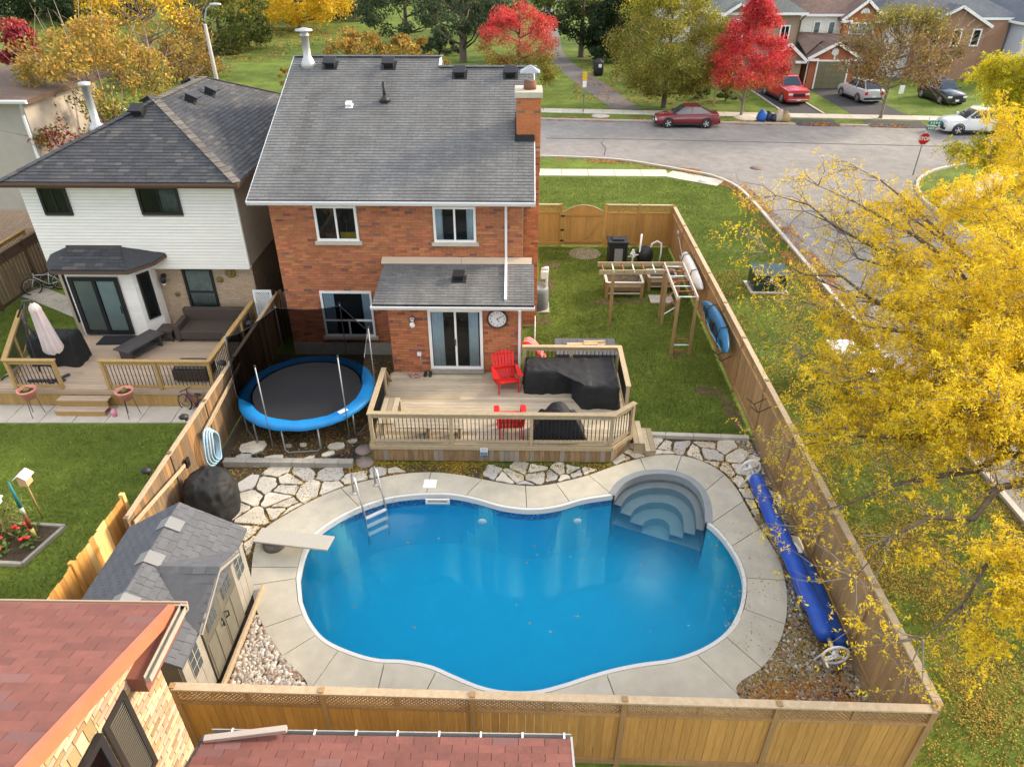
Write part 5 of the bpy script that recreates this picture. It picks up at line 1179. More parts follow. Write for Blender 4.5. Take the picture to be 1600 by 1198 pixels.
# trampoline
TC, TR, TZ = Vector((-6.23, 17.24, 0)), 1.88, .9
T = thing('trampoline', 'round trampoline with bright blue pad and torn black safety net', 'trampoline', tuple(TC))
b = MB(); n = 64
prof = [(TR - .30, TZ + .03), (TR - .27, TZ + .05), (TR - .1, TZ + .06), (TR + .03, TZ + .03), (TR + .06, TZ - .06), (TR + .05, TZ - .09)]
b.lathe([(r, z) for r, z in prof], TC, n, caps=False); rough(b, .02, 4); part('safety_pad', b, blue_pad, T)
part('bouncing_mat', MB().lathe([(.001, TZ + .01), (TR - .28, TZ + .015)], TC, 48, caps=False), mat_black, T)
b = MB(); b.tube([TC + Vector((math.cos(q) * TR, math.sin(q) * TR, TZ - .05)) for q in [k * 2 * math.pi / 40 for k in range(40)]], .03, 8, closed=True); part('frame_ring', b, galv, T)
PANG = [253, 317, 8, 66, 124, 186]; PT = []
for a in PANG:
    q = rad(a); o = TC + Vector((math.cos(q), math.sin(q), 0)) * (TR + .07); PT.append(o + Vector((0, 0, 2.8)))
    pl = part('net_pole', MB().cyl(o + Vector((0, 0, .1)), o + Vector((0, 0, 2.8)), .016, 8), galv, T)
    part('pole_cap', MB().ball(o + Vector((0, 0, 2.82)), .034, 8), black_plastic, pl)
for a in (217, 277, 340, 100):
    p = []
    for d, z in ((-15, .82), (-15, .1), (-12.5, .03), (12.5, .03), (15, .1), (15, .82)):
        q = rad(a + d * 1.0); p.append(TC + Vector((math.cos(q), math.sin(q), 0)) * (TR - .02) + Vector((0, 0, z)))
    part('leg', MB().tube(p, .024, 8), galv, T)
netm = glass_mat('safety_net', (.17, .17, .18), .9, ior=1.001)
def net(angs, zt, zb, name):
    b = MB(); A, B = [], []
    for j, a in enumerate(angs):
        q = rad(a); u = Vector((math.cos(q), math.sin(q), 0)); A.append(TC + u * (TR + .04) + Vector((0, 0, zt[j]))); B.append(TC + u * (TR - .35) + Vector((0, 0, zb[j])))
    M_ = [(p * .5 + c * .5) + mnoise.noise_vector(p * 2) * .08 for p, c in zip(A, B)]
    b.strip(B, M_, smooth=True); b.strip(M_, A, smooth=True); o = part('safety_net', b, netm, T)
    part('net_edge', MB().tube(A, .012, 5), black_plastic, o)
def arc_net(a0, a1, sag, z0, z1, k=10): return [a0 + (a1 - a0) * j / k for j in range(k + 1)], [z0 + (z1 - z0) * j / k - sag * math.sin(math.pi * j / k) for j in range(k + 1)]
an, zt = [], []
for a0, a1, sag in ((8, 66, .35), (66, 124, .22), (124, 186, .3), (186, 215, .5)):
    A, z = arc_net(a0, a1, sag, 2.75, 2.75 if a1 < 200 else 1.35); an += A[(1 if an else 0):]; zt += z[(1 if zt else 0):]
net(an, zt, [TZ + .02] * len(an), 'safety_net')
part('warning_label', MB().box(TC + Vector((math.cos(rad(318)) * (TR - .13), math.sin(rad(318)) * (TR - .13), TZ + .075)), (.28, .15, .004), rz=rad(48)), white_paint, T)
# round thing in a black tarp, hose
pr_ = smooth_curve([(.46, .0, 0), (.56, .12, 0), (.58, .5, 0), (.55, .85, 0), (.40, 1.12, 0), (.18, 1.2, 0), (.01, 1.22, 0)], 6, False); b = MB().lathe([(max(.001, p.x), p.y) for p in pr_], (-7.55, 13.0, 0), 90); crease(b, Vector((-7.55, 13.0, .6)))
single('covered_smoker', b, cover_black, 'bulky round object wrapped in crumpled black tarp by the weathered fence', 'covered object', loc=(-7.55, 13.0, 0))
hose_m = mat('pale_blue_hose', (.32, .52, .66), (.27, .45, .58), rough=.45, scale=3, var=.08)
b = MB()
for k in range(4):
    c = Vector((-8.08 + .03 * k, 14.55 + .05 * k, .85 - .02 * k)); pts = [c + Vector((.02 * math.sin(q * 3), math.cos(q) * (.36 - .05 * k), math.sin(q) * (.55 - .04 * k))) for q in [j * math.pi / 10 for j in range(20)]]
    b.tube(pts, .026, 6, closed=True)
single('vacuum_hose', b, hose_m, 'coiled pale blue pool hose hanging on the weathered fence', 'hose', loc=(-8.05, 14.6, .85), kind='thing')
# Adirondack chairs
def adirondack(label, loc, rz):
    t = thing('adirondack_chair', label, 'chair', loc, 'red slatted garden chairs on the deck', rz); m = red_plastic
    for k in range(7):
        x = (k - 3) * .088; h = .88 - .10 * (abs(k - 3) / 3) ** 2
        b = MB(); b.beam((x, .17, .22), (x * 1.18, .17 + h * .44, .22 + h * .86), .078, .022, up=(0, 1, 0)); part('back_slat', b, m, t, local=True)
    for k in range(5):
        y = -.34 + k * .105; z = .385 - k * .042; part('seat_slat', MB().box((0, y, z), (.54, .095, .022)), m, t, local=True, bevel=.006)
    for s in (-1, 1):
        part('armrest', MB().ext([(s * .30, -.42, .56), (s * .44, -.40, .56), (s * .45, -.2, .56), (s * .40, .28, .56), (s * .33, .28, .56), (s * .29, -.2, .56)], (0, 0, .026)), m, t, local=True, bevel=.008)
        part('leg', MB().beam((s * .30, -.36, 0), (s * .30, -.34, .56), .03, .1), m, t, local=True); part('leg', MB().beam((s * .29, -.36, .34), (s * .29, .48, .02), .03, .11), m, t, local=True); part('arm_support', MB().beam((s * .34, .12, .2), (s * .36, .22, .56), .03, .08), m, t, local=True)
    part('back_rail', MB().box((0, .30, .52), (.62, .03, .07)), m, t, local=True); part('back_rail', MB().box((0, .50, .86), (.60, .03, .06)), m, t, local=True)
    return t
adirondack('red slatted garden chair facing out, left of the long black sofa cover', (-.45, 17.95, DZ), rad(14))
adirondack('red slatted garden chair against the front deck rail, seen from behind', (-.28, 15.72, DZ), rad(184))
# black covers
single('sofa_cover', drape([(.12, 17.62), (1.5, 17.62), (1.78, 16.85), (2.78, 16.85), (2.8, 18.5), (.12, 18.5)], DZ, 1.34, .05, .07, .035, 150, 2), cover_black, 'long L shaped black furniture cover in the far right deck corner', 'furniture cover', loc=(1.5, 17.6, DZ))
gc = drape([(.28, 15.28), (1.72, 15.28), (1.72, 15.85), (.28, 15.85)], DZ, 1.3, .04, .12, .02, 90, 4); gc.v = [(1.0 + (x - 1.0) * (1 - .36 * max(0, (z - DZ) / .7) ** 1.3), y, z + (.28 * max(0, 1 - ((x - 1.0) / .5) ** 2) if z > 1.22 else 0)) for x, y, z in gc.v]
single('grill_cover', gc, cover_black, 'black covered barbecue standing behind the front deck rail', 'covered grill', loc=(1, 15.5, DZ))
# clock
CK = thing('wall_clock', 'big round outdoor clock with dark rim right of the sliding door', 'clock', (-.72, 18.7, 2.5))
MR = Matrix.Rotation(rad(90), 3, 'X'); cc = Vector((-.72, 18.71, 2.5))
part('rim', MB().lathe([(.255, 0), (.27, .05), (.30, .06), (.315, .03), (.315, 0)], cc, 36, M=MR, caps=False), mat('bronze', (.05, .035, .028), rough=.45, scale=6, var=0), CK)
part('dial', MB().lathe([(.001, .02), (.26, .02)], cc, 36, M=MR, caps=False), mat('dial_white', (.72, .72, .70), rough=.4, scale=3, var=0), CK)
bmn = MB()
me = bpy.data.meshes.new('numerals'); bmm = bmesh.new()
for k in range(1, 13):
    q = rad(90 - 30 * k); tm = text_mesh(str(k), .075, .002, .001); tm.transform(Matrix.Translation((cc.x + math.cos(q) * .205, cc.y - .024, cc.z + math.sin(q) * .205)) @ Matrix.Rotation(rad(90), 4, 'X')); bmm.from_mesh(tm); bpy.data.meshes.remove(tm)
bmm.to_mesh(me); bmm.free(); me.transform(Matrix.Translation(-Vector(base(CK)))); o = part('numerals', me, black_plastic, CK, kind='stuff')
for a, l_, w in ((-55, .19, .012), (50, .13, .018)):
    q = rad(90 - (40 if a > 0 else 150) ); q = rad(35) if a > 0 else rad(-62)
    part('hand', MB().beam(cc + Vector((-math.cos(q) * .03, -.03, -math.sin(q) * .03)), cc + Vector((math.cos(q) * (.17 if a > 0 else .12), -.03, math.sin(q) * (.17 if a > 0 else .12))), w, .006, up=(0, 1, 0)), black_plastic, CK)
# wall lamp, outlet, cord, shoes
t = thing('wall_lamp', 'small white globe wall lamp left of the sliding door', 'wall lamp', (-3.24, 18.7, 2.42)); part('mount', MB().cyl((-3.24, 18.74, 2.5), (-3.24, 18.62, 2.5), .07, 12).cyl((-3.24, 18.66, 2.5), (-3.24, 18.6, 2.42), .06, 10), steel, t); part('globe', MB().ball((-3.24, 18.6, 2.33), .085, 12, sz=1.1), white_paint, t)
t = thing('outdoor_outlet', 'small white outlet with hanging cable low on the bay wall', 'outlet', (-3.12, 18.72, 1.25)); part('box', MB().box((-3.12, 18.71, 1.28), (.12, .06, .12)), white_metal, t); part('cable', MB().tube([(-3.1, 18.71, 1.22), (-3.08, 18.7, .95), (-3.1, 18.66, .66)], .012, 5), alu, t)
b = MB(); r5 = random.Random(4)
b.tube([Vector((-3.25 + .25 * math.cos(k * .9 + r5.random()) * r5.uniform(.4, 1), 18.5 + .12 * math.sin(k * .9 + r5.random()), DZ + .02 + .0006 * k)) for k in range(60)], .011, 5)
single('string_light_cord', b, mat('red_white_cord', (.40, .12, .08), (.55, .45, .4), rough=.6, scale=18, lo=.48, hi=.52, var=0), 'tangled red and white cord heap by the bay wall', 'cord', loc=(-3.25, 18.5, DZ))
for i, (x, lab) in enumerate(((-2.95, 'left black shoe by the sliding door'), (-2.8, 'right black shoe by the sliding door'))):
    b = MB().ball((x, 18.52, DZ + .05), .1, 10, .55, 1.25, .5).ball((x, 18.58, DZ + .1), .07, 8, .7, .9, .7); single('shoe', b, black_plastic, lab, 'shoe', 'pair of black shoes', loc=(x, 18.5, DZ))
# red sled behind the back rail
t = thing('plastic_sled', 'red plastic sled with white stripes leaning on the house corner behind the deck', 'sled', (.35, 19.3, .1))
b = MB(); A = [Vector((.12 + .5 * s, 19.05, .7 + .75 * math.cos(s * 1.3))) for s in (-.2, .1, .4, .7, 1.0, 1.25)]
b.strip([p + Vector((0, 0, 0)) for p in A], [p + Vector((.1, .55, -.05)) for p in A], smooth=True); part('shell', b, red_plastic, t, solid=.03)
for k in (.3, .5, .7): b = MB(); b.tube([p + Vector((.1 * k + .01, .55 * k, .03)) for p in A], .014, 5); part('stripe', b, white_paint, t)
# storage bench with lumber, air conditioner, utility riser
t = thing('storage_box', 'long dark grey resin storage box on the grass behind the deck rail', 'storage box', (2.1, 20.3, 0))
gp = mat('dark_grey_resin', (.10, .10, .115), (.085, .085, .095), rough=.6, scale=4, var=.05)
part('body', MB().bb((1.15, 19.75, 0), (3.05, 20.75, .66)), gp, t); 
for k in range(8): inst('lid_panel', cube(gp), t, (1.225 + k * .25, 20.25, .69), (0, 0, 0), (.24, 1.08, .05))
for i, (x0, x1, yy, zz_) in enumerate(((1.5, 2.75, 20.36, .735), (1.5, 2.72, 20.22, .735), (2.05, 2.75, 20.45, .775), (2.05, 2.5, 20.3, .775))):
    t = single('lumber_plank', MB().beam((x0, yy, zz_), (x1, yy + .03, zz_), .12, .035), mat('raw_lumber', (.56, .42, .26), (.48, .35, .2), rough=.8, scale=5, stretch=(1, 9, 9), var=.1), ['raw lumber plank on the grey box, the farther long one', 'raw lumber plank on the grey box, the long one nearest the deck', 'shorter raw plank lying on top at the right of the grey box', 'shortest raw plank on top in the middle of the grey box'][i], 'plank', 'planks on the grey storage box', loc=(x0, yy, zz_))
t = thing('air_conditioner', 'round grey air conditioner unit by the right house wall', 'air conditioner', (.6, 24.45, 0)); acm = mat('ac_grey', (.20, .215, .22), rough=.5, scale=4, var=0)
part('casing', MB().lathe([(.40, .04), (.40, .86), (.38, .92), (.30, .94), (.26, .88), (.001, .86)], (.6, 24.45, 0), 24), acm, t)
for k in range(10): part('louvre', MB().lathe([(.405, .12 + k * .07), (.42, .135 + k * .07), (.405, .15 + k * .07)], (.6, 24.45, 0), 20, caps=False), mat('ac_dark', (.10, .11, .115), rough=.5, scale=4, var=0), t)
part('pad', MB().bb((.1, 24.02, 0), (1.05, 24.95, .05)), concrete2, t)
t = thing('vent_pipes', 'white plastic vent pipes rising beside the right house wall', 'pipe', (.95, 25.2, 0)); part('pipe', MB().tube([(.62, 24.9, .55), (.95, 24.9, .55), (.95, 24.9, 1.35)], .05, 8), white_metal, t); part('elbow', MB().tube([(.95, 24.9, 1.35), (.95, 24.8, 1.5), (.75, 24.7, 1.5)], .065, 8), white_metal, t); part('meter', MB().box((.85, 24.75, 1.25), (.28, .2, .3)), white_metal, t, bevel=.03)
t = thing('leaning_rod', 'thin pale rod standing against the house corner behind the red sled', 'rod', (.42, 19.0, 0)); part('pole', MB().cyl((.42, 19.2, .1), (.42, 19.9, 2.0), .018, 6), alu, t)
# monkey bars
MK = thing('monkey_bars', 'wooden L shaped monkey bars with red and white rungs on the back lawn', 'monkey bars', (4, 22.5, 0))
zt = 2.12
for p in ((3.22, 23.05), (3.22, 23.75), (5.12, 23.15), (5.72, 23.8), (5.1, 20.98), (5.7, 20.98), (5.15, 23.8)):
    if p == (3.22, 23.75): continue
    inst('post', cube(wood_post), MK, (*p, zt / 2), (0, 0, 0), (.09, .09, zt))
inst('post', cube(wood_post), MK, (3.3, 23.8, zt / 2), (0, 0, 0), (.09, .09, zt))
plank('beam', rail_wood, MK, (2.7, 23.0, zt), (5.1, 23.08, zt), .045, .16); plank('beam', rail_wood, MK, (2.7, 23.72, zt), (5.75, 23.76, zt), .045, .16)
white_rail = mat('greywhite_board', (.50, .46, .40), (.42, .38, .33), rough=.8, scale=5, stretch=(4, 1, 4), var=.05)
plank('beam', white_rail, MK, (5.05, 20.9, zt + .02), (5.08, 23.7, zt + .02), .045, .14); plank('beam', white_rail, MK, (5.7, 20.9, zt + .02), (5.76, 23.7, zt + .02), .045, .14)
red_rung = mat('red_rung', (.30, .085, .05), rough=.5, scale=4, var=.05)
def rung(a, c, m): part('rung', MB().cyl(a, c, .024, 8), m, MK)
for k in range(7): rung((2.85 + k * .36, 22.98, zt + .02), (2.85 + k * .36, 23.74, zt + .02), white_metal if k % 2 else red_rung)
for k in range(7): rung((5.05, 21.1 + k * .41, zt - .01), (5.74, 21.1 + k * .41, zt - .01), red_rung if k % 2 else white_metal)
for k, z in enumerate((.15, .38, .6)): rung((5.1, 20.98, z), (5.7, 20.98, z), white_metal if k == 1 else red_rung); 
for k, z in enumerate((.4, .72, 1.1, 1.5)): rung((5.12, 23.15, z), (5.72, 23.8, z), white_metal if k == 0 else red_rung)
for z in (.4, .9): rung((3.22, 23.05, z), (3.3, 23.8, z), red_rung)
# raised planters
def planter(label, x, y, w, d, h):
    t = thing('raised_planter', label, 'planter box', (x, y, 0))
    for i in range(2):
        z = h - .12 - i * .16
        for a, c in (((x - w / 2, y - d / 2), (x + w / 2, y - d / 2)), ((x - w / 2, y + d / 2), (x + w / 2, y + d / 2))): plank('side_board', wood_old if i else rail_wood, t, (*a, z), (*c, z), .04, .15)
        for xx in (x - w / 2, x + w / 2): plank('side_board', wood_old, t, (xx, y - d / 2 + .03, z), (xx, y + d / 2 - .03, z), .04, .15)
    for a, c in (((-1, -1), (1, -1)), ((1, -1), (1, 1)), ((1, 1), (-1, 1)), ((-1, 1), (-1, -1))): plank('rim_board', white_rail, t, (x + a[0] * w / 2, y + a[1] * d / 2, h), (x + c[0] * w / 2, y + c[1] * d / 2, h), .1, .03)
    for sx in (-1, 1):
        for sy in (-1, 1): inst('leg', cube(wood_post), t, (x + sx * (w / 2 - .02), y + sy * (d / 2 - .02), h / 2 - .02), (0, 0, 0), (.12, .12, h - .04))
    plank('brace', white_rail, t, (x - w / 2, y - d / 2, .22), (x + w / 2, y - d / 2, .22), .03, .06)
    part('soil', MB().bb((x - w / 2 + .03, y - d / 2 + .03, h - .3), (x + w / 2 - .03, y + d / 2 - .03, h - .05)), soil, t)
    b = MB(); r = random.Random(int(x * 10))
    for k in range(40):
        p = Vector((x + r.uniform(-.4, .45) * w, y + r.uniform(-.35, .35) * d, h - .05)); q = p + Vector((r.uniform(-.06, .06), r.uniform(-.06, .06), r.uniform(.06, .2))); b.add([p, p + Vector((.02, 0, 0)), q], [(0, 1, 2)])
    part('dry_stalks', b, mat('dry_stalk', (.30, .24, .13), rough=.9, scale=5, var=.3), t, kind='stuff')
planter('raised wooden planter with dark soil in front of the fence under the monkey bars', 4.0, 25.75, 1.4, .85, .68)
planter('second raised wooden planter to the right, half hidden by the monkey bars', 5.6, 26.4, 1.1, .8, .6)
single('paving_slab', MB().bb((5.0, 24.9, .0), (5.9, 25.6, .04)), concrete2, 'flat pale paving slab on the lawn under the monkey bars', 'slab', loc=(5.4, 25.2, 0))
# pool plant: filter box, pump, pipes
t = thing('pool_heater', 'black box shaped pool heater with grey front by the back fence', 'pool heater', (4.05, 28.9, 0)); part('body', MB().bb((3.7, 28.6, 0), (4.5, 29.3, .95)), black_plastic, t, bevel=.04); part('lid', MB().bb((3.66, 28.56, .95), (4.54, 29.34, 1.05)), black_plastic, t, bevel=.03); part('front_panel', MB().bb((3.95, 28.57, .1), (4.3, 28.6, .75)), mat('grey_panel', (.22, .22, .22), rough=.5, scale=4, var=0), t); part('lid_raise', MB().bb((3.85, 28.75, 1.05), (4.35, 29.15, 1.12)), black_plastic, t, bevel=.02)
t = thing('pool_pump', 'squat black sand filter tank with white hose beside the heater', 'filter', (5.3, 28.9, 0)); part('tank', MB().lathe([(.28, .05), (.36, .25), (.36, .5), (.24, .68), (.1, .74), (.001, .75)], (5.3, 28.9, 0), 20), black_plastic, t); part('hose', MB().tube([(5.5, 28.95, .6), (5.6, 29.0, .85), (5.8, 29.0, .95), (5.98, 29.0, .85), (6.0, 28.95, .4), (5.95, 28.9, .05)], .04, 8), white_metal, t)
t = thing('pool_pipework', 'white plastic pool pipes between heater and black filter tank', 'pipes', (4.8, 28.7, 0)); part('pipe', MB().tube([(4.55, 28.7, .35), (4.75, 28.7, .4), (5.05, 28.75, .45), (5.05, 28.75, 1.35)], .04, 8), white_metal, t); part('pipe', MB().tube([(4.6, 28.55, .55), (4.72, 28.55, .55), (4.72, 28.5, .05)], .045, 8), white_metal, t); part('valve', MB().box((4.74, 28.62, .5), (.16, .16, .22)).cyl((4.74, 28.62, .6), (4.74, 28.62, .72), .05), white_metal, t)
# kayaks on the side fence
def kayak(name, label, y0, y1, xc, zc, w, d, m, sit):
    t = thing(name, label, 'kayak', (xc, (y0 + y1) / 2, zc), 'kayaks hanging on the side fence'); n = 22; b = MB(); R = []
    for i in range(n + 1):
        s = i / n; f = max(.02, (1 - abs(2 * s - 1) ** 2.4) ** .75); y = y0 + (y1 - y0) * s; up = .12 * abs(2 * s - 1) ** 3; ring = []
        for j in range(14):
            q = 2 * math.pi * j / 14; cz, cx = math.sin(q) * w / 2 * f, math.cos(q) * d / 2 * (f ** .6)
            if cx < 0: cx *= (.75 if sit else 1.1)
            ring.append(Vector((xc + cx - (up if sit else -up), y, zc + cz)))
        R.append(ring)
    vs = [v for r in R for v in r]; fs = [(i * 14 + j, i * 14 + (j + 1) % 14, (i + 1) * 14 + (j + 1) % 14, (i + 1) * 14 + j) for i in range(n) for j in range(14)]
    b.add(vs, fs, 0, True); part('hull', b, m, t)
    if sit:
        dk_ = mat('kayak_well', (.008, .035, .07), rough=.5, scale=3, var=0)
        for (s0, s1, hw) in ((.30, .62, .2), (.68, .9, .13), (.1, .24, .1)):
            ya, yb = y0 + (y1 - y0) * s0, y0 + (y1 - y0) * s1; pts = [(xc - d * .375 - .012, ya + (yb - ya) * (.5 - .5 * math.cos(q)), zc + math.sin(q) * hw) for q in [k * math.pi / 8 for k in range(16)]]
            part('seat_well', MB().ext(pts, (.03, 0, 0)), dk_, t)
        part('seat', MB().box((xc - d * .42, (y0 + y1) / 2 + .1, zc), (.06, .4, .34)), black_plastic, t, bevel=.02)
        b = MB(); b.tube([(xc - d * .40, y0 + .5, zc - .16), (xc - d * .42, (y0 + y1) / 2, zc - .26), (xc - d * .40, y1 - .5, zc - .14)], .02, 5); part('side_line', b, mat('pale_blue_plastic', (.10, .38, .62), rough=.4, scale=3, var=0), t)
    else:
        b = MB(); b.tube([(xc - d * .56 + .12 * abs(2 * s - 1) ** 3, y0 + (y1 - y0) * s, zc) for s in (.08, .2, .35, .5, .65, .8, .92)], .018, 5); part('keel_line', b, mat('keel_grey', (.22, .22, .22), rough=.5, scale=3, var=0), t)
    for s in (.28, .72):
        y = y0 + (y1 - y0) * s; part('strap', MB().tube([(xc + .12, y, zc + w * .5), (xc - d * .35, y, zc + w * .42), (xc - d * .58, y + .02, zc), (xc - d * .35, y, zc - w * .42), (xc + .12, y, zc - w * .5)], .016, 5), black_plastic, t)
    return t
kayak('white_kayak', 'white kayak strapped hull outward on the side fence beyond the blue one', 23.3, 26.7, 6.36, 1.36, .74, .36, mat('white_hull', (.66, .66, .64), (.58, .58, .57), rough=.35, scale=3, var=0), False)
kayak('blue_kayak', 'blue sit on top kayak hanging on the side fence nearest the camera', 18.75, 22.3, 6.36, 1.36, .78, .38, mat('blue_hull', (.012, .15, .32), (.01, .115, .25), rough=.35, scale=2, var=0), True)
t = thing('paddle', 'grey paddle leaning on the side fence beyond the white kayak', 'paddle', (6.45, 27.5, .3)); part('shaft', MB().cyl((6.5, 27.0, 1.0), (6.5, 28.2, 1.45), .02, 6), alu, t); part('blade', MB().ball((6.5, 28.45, 1.52), .2, 10, .2, 1, .5), mat('blade_grey', (.3, .3, .3), rough=.5, scale=3, var=0), t)
for i, (y, lab) in enumerate(((19.35, 'bent black rack arm on the side fence below the blue kayak'), (15.55, 'empty black wire rack on the side fence above the lawn corner'))):
    t = thing('kayak_rack', lab, 'wall rack', (6.55, y, 1.1), 'kayak racks on the fence'); z0 = .62 if i == 0 else 1.3
    part('arm', MB().tube([(6.62, y, z0 + .3), (6.3, y, z0 + .1), (6.1, y + .05, z0 + .25)], .014, 5), black_metal, t); part('arm', MB().tube([(6.62, y + .4, z0 + .3), (6.3, y + .4, z0 + .1), (6.1, y + .45, z0 + .25)], .014, 5), black_metal, t); part('bar', MB().tube([(6.3, y, z0 + .1), (6.3, y + .4, z0 + .1)], .014, 5), black_metal, t)
# solar cover reel
RL = thing('cover_reel', 'blue rolled solar cover on a long reel with white end wheels along the side fence', 'pool cover reel', (6.0, 11.5, 0))
A, B = Vector((5.98, 14.05, .44)), Vector((6.08, 9.15, .44)); b = MB(); pts = [A + (B - A) * (k / 40) for k in range(41)]
b.tube([p + Vector((mnoise.noise(p * 2.1) * .03, 0, mnoise.noise(p * 1.7) * .02)) for p in pts], [.185 + .02 * mnoise.noise(Vector((0, k * .5, 3))) + (-.05 if k in (0, 40) else 0) for k in range(41)], 18); part('rolled_cover', b, reel_blue, RL)
b = MB(); pts = [Vector((6.36, 11.8 - k * .108, .26)) for k in range(26)]; b.tube(pts, [.03 + .15 * min(1, k / 6) for k in range(26)], 12); part('cover_tail', rough(b, .02, 5), mat('dark_solar_cover', (.006, .05, .24), rough=.5, scale=3, var=0), RL)  # second roll beside the first, in a darker blue
for y, s in ((14.42, 1), (8.78, -1)):
    c = Vector((5.98 if s > 0 else 6.1, y, .44)); R = .24
    w = part('end_wheel', MB().tube([c + Vector((math.cos(q) * R, 0, math.sin(q) * R)) for q in [k * math.pi / 14 for k in range(28)]], .026, 8, closed=True), white_metal, RL)
    for k in range(3): q = rad(90 + 120 * k); part('spoke', MB().beam(c, c + Vector((math.cos(q) * R, 0, math.sin(q) * R)), .05, .035, up=(0, 1, 0)), white_metal, w)
    part('axle', MB().cyl(c, c + Vector((0, -s * .45, 0)), .045, 10), alu, RL); part('hub', MB().cyl(c + Vector((0, -.05, 0)), c + Vector((0, .05, 0)), .07, 12), white_metal, RL)
    part('stand', MB().tube([c + Vector((-.26, -s * .2, -.44)), c + Vector((0, -s * .2, -.03)), c + Vector((.26, -s * .2, -.44))], .022, 6), white_metal, RL)
c = Vector((6.1, 8.74, .44)); part('crank', MB().beam(c, c + Vector((-.2, -.02, -.08)), .04, .03).cyl(c + Vector((-.2, 0, -.08)), c + Vector((-.2, -.18, -.08)), .025, 8), white_metal, RL)
part('white_flap', MB().box((6.22, 11.55, .48), (.16, .3, .02), rz=.2), white_paint, RL)
# pool ladder, skimmer, returns, board
LD = thing('pool_ladder', 'stainless pool ladder with two arched rails at the far left pool edge', 'pool ladder', (-4.0, 13.5, 0)); trd = []
for a, w in (((-4.26, 13.72), (-3.86, 13.05)), ((-3.76, 14.05), (-3.40, 13.40))):
    a, w = Vector((*a, .05)), Vector((*w, -.15)); d = (w - a); dh = Vector((d.x, d.y, 0)).normalized()
    part('rail', MB().tube([a, a + Vector((0, 0, .5)), a + dh * .05 + Vector((0, 0, .66)), a + dh * .16 + Vector((0, 0, .72)), a + dh * .3 + Vector((0, 0, .66)), w + dh * .0 + Vector((0, 0, .0)), w + dh * .03 + Vector((0, 0, -.9))], .024, 10), steel, LD); part('flange', MB().lathe([(.06, .045), (.05, .07), (.025, .08)], (a.x, a.y, 0), 12), steel, LD); trd.append(w + dh * .02)
for z in (-.02, -.3, -.58): plank('tread', white_metal, LD, trd[0] + Vector((0, 0, z)), trd[1] + Vector((0, 0, z)), .1, .03)
t = thing('skimmer_lid', 'square white skimmer lid set in the pool walk', 'skimmer lid', (-2.35, 14.12, .045)); part('lid', MB().box((-2.35, 14.12, .052), (.34, .34, .014), rz=-.02), white_paint, t, bevel=.004)
t = thing('pool_skimmer', 'white rectangular skimmer mouth in the pool wall below the square lid', 'skimmer', (-2.1, 13.7, -.1)); part('frame', MB().bb((-2.42, 13.60, -.20), (-1.80, 13.63, -.15)).bb((-2.42, 13.60, -.06), (-1.80, 13.63, -.02)).bb((-2.42, 13.60, -.15), (-2.36, 13.63, -.06)).bb((-1.86, 13.60, -.15), (-1.80, 13.63, -.06)), white_paint, t); part('mouth', MB().bb((-2.36, 13.625, -.15), (-1.86, 13.63, -.06)), mat('skimmer_grey', (.35, .33, .30), rough=.6, scale=3, var=0), t)
for i, (x, y) in enumerate(((-.95, 13.15), (1.45, 13.2))): single('return_jet', MB().ball((x, y, -.34), .11, 12, 1, .4, .8), white_paint, ['round white inlet fitting in the pool wall near the middle bulge', 'round white inlet fitting in the pool wall left of the steps'][i], 'pool inlet', 'pool inlet fittings', loc=(x, y, -.34))
DB = thing('diving_board', 'pale grey diving board reaching over the left end of the pool', 'diving board', (-5.8, 11.85, 0)); dbm = mat('diving_board', (.44, .41, .35), (.39, .36, .30), rough=.8, scale=30, var=.02)
A, B = Vector((-6.12, 11.93, .30)), Vector((-4.30, 11.58, .40)); X_ = (B - A).normalized(); N_ = Vector((-X_.y, X_.x, 0)).normalized()
part('board', MB().ext([A - N_ * .23, B - N_ * .22, B + N_ * .22, A + N_ * .23], (0, 0, .05)), dbm, DB, bevel=.012); part('stand', MB().lathe([(.26, .045), (.25, .2), (.2, .29)], (-5.75, 11.88, 0), 20), mat('board_stand', (.16, .155, .14), rough=.7, scale=5, var=0), DB)  # low stand coloured dark in place of the shade under the board
# utility boxes on the verge
t = thing('transformer_box', 'dark green utility transformer box on the grass verge', 'utility box', (9.9, 26.3, 0)); dg = mat('dark_green_paint', (.012, .035, .028), rough=.35, scale=3, var=0, coat=.3)
part('body', MB().bb((9.22, 25.95, 0), (10.5, 26.85, .7)), dg, t); part('lid', MB().ext([(9.18, 25.9, .7), (9.18, 26.9, .82), (9.18, 26.9, .86), (9.18, 25.9, .74)], (.67, 0, 0)), dg, t); part('lid', MB().ext([(9.87, 25.9, .7), (9.87, 26.9, .82), (9.87, 26.9, .86), (9.87, 25.9, .74)], (.67, 0, 0)), dg, t); part('label_plate', MB().box((9.86, 25.94, .55), (.12, .012, .12)), white_paint, t); part('handle', MB().box((9.3, 25.93, .45), (.04, .03, .14)), steel, t); part('pad', MB().bb((9.1, 25.8, 0), (10.6, 27, .05)), concrete2, t)
grey_p = mat('grey_cabinet', (.34, .35, .32), (.30, .31, .29), rough=.5, scale=3, var=0); pale_p = mat('pale_cabinet_lid', (.66, .67, .68), rough=.4, scale=3, var=0)
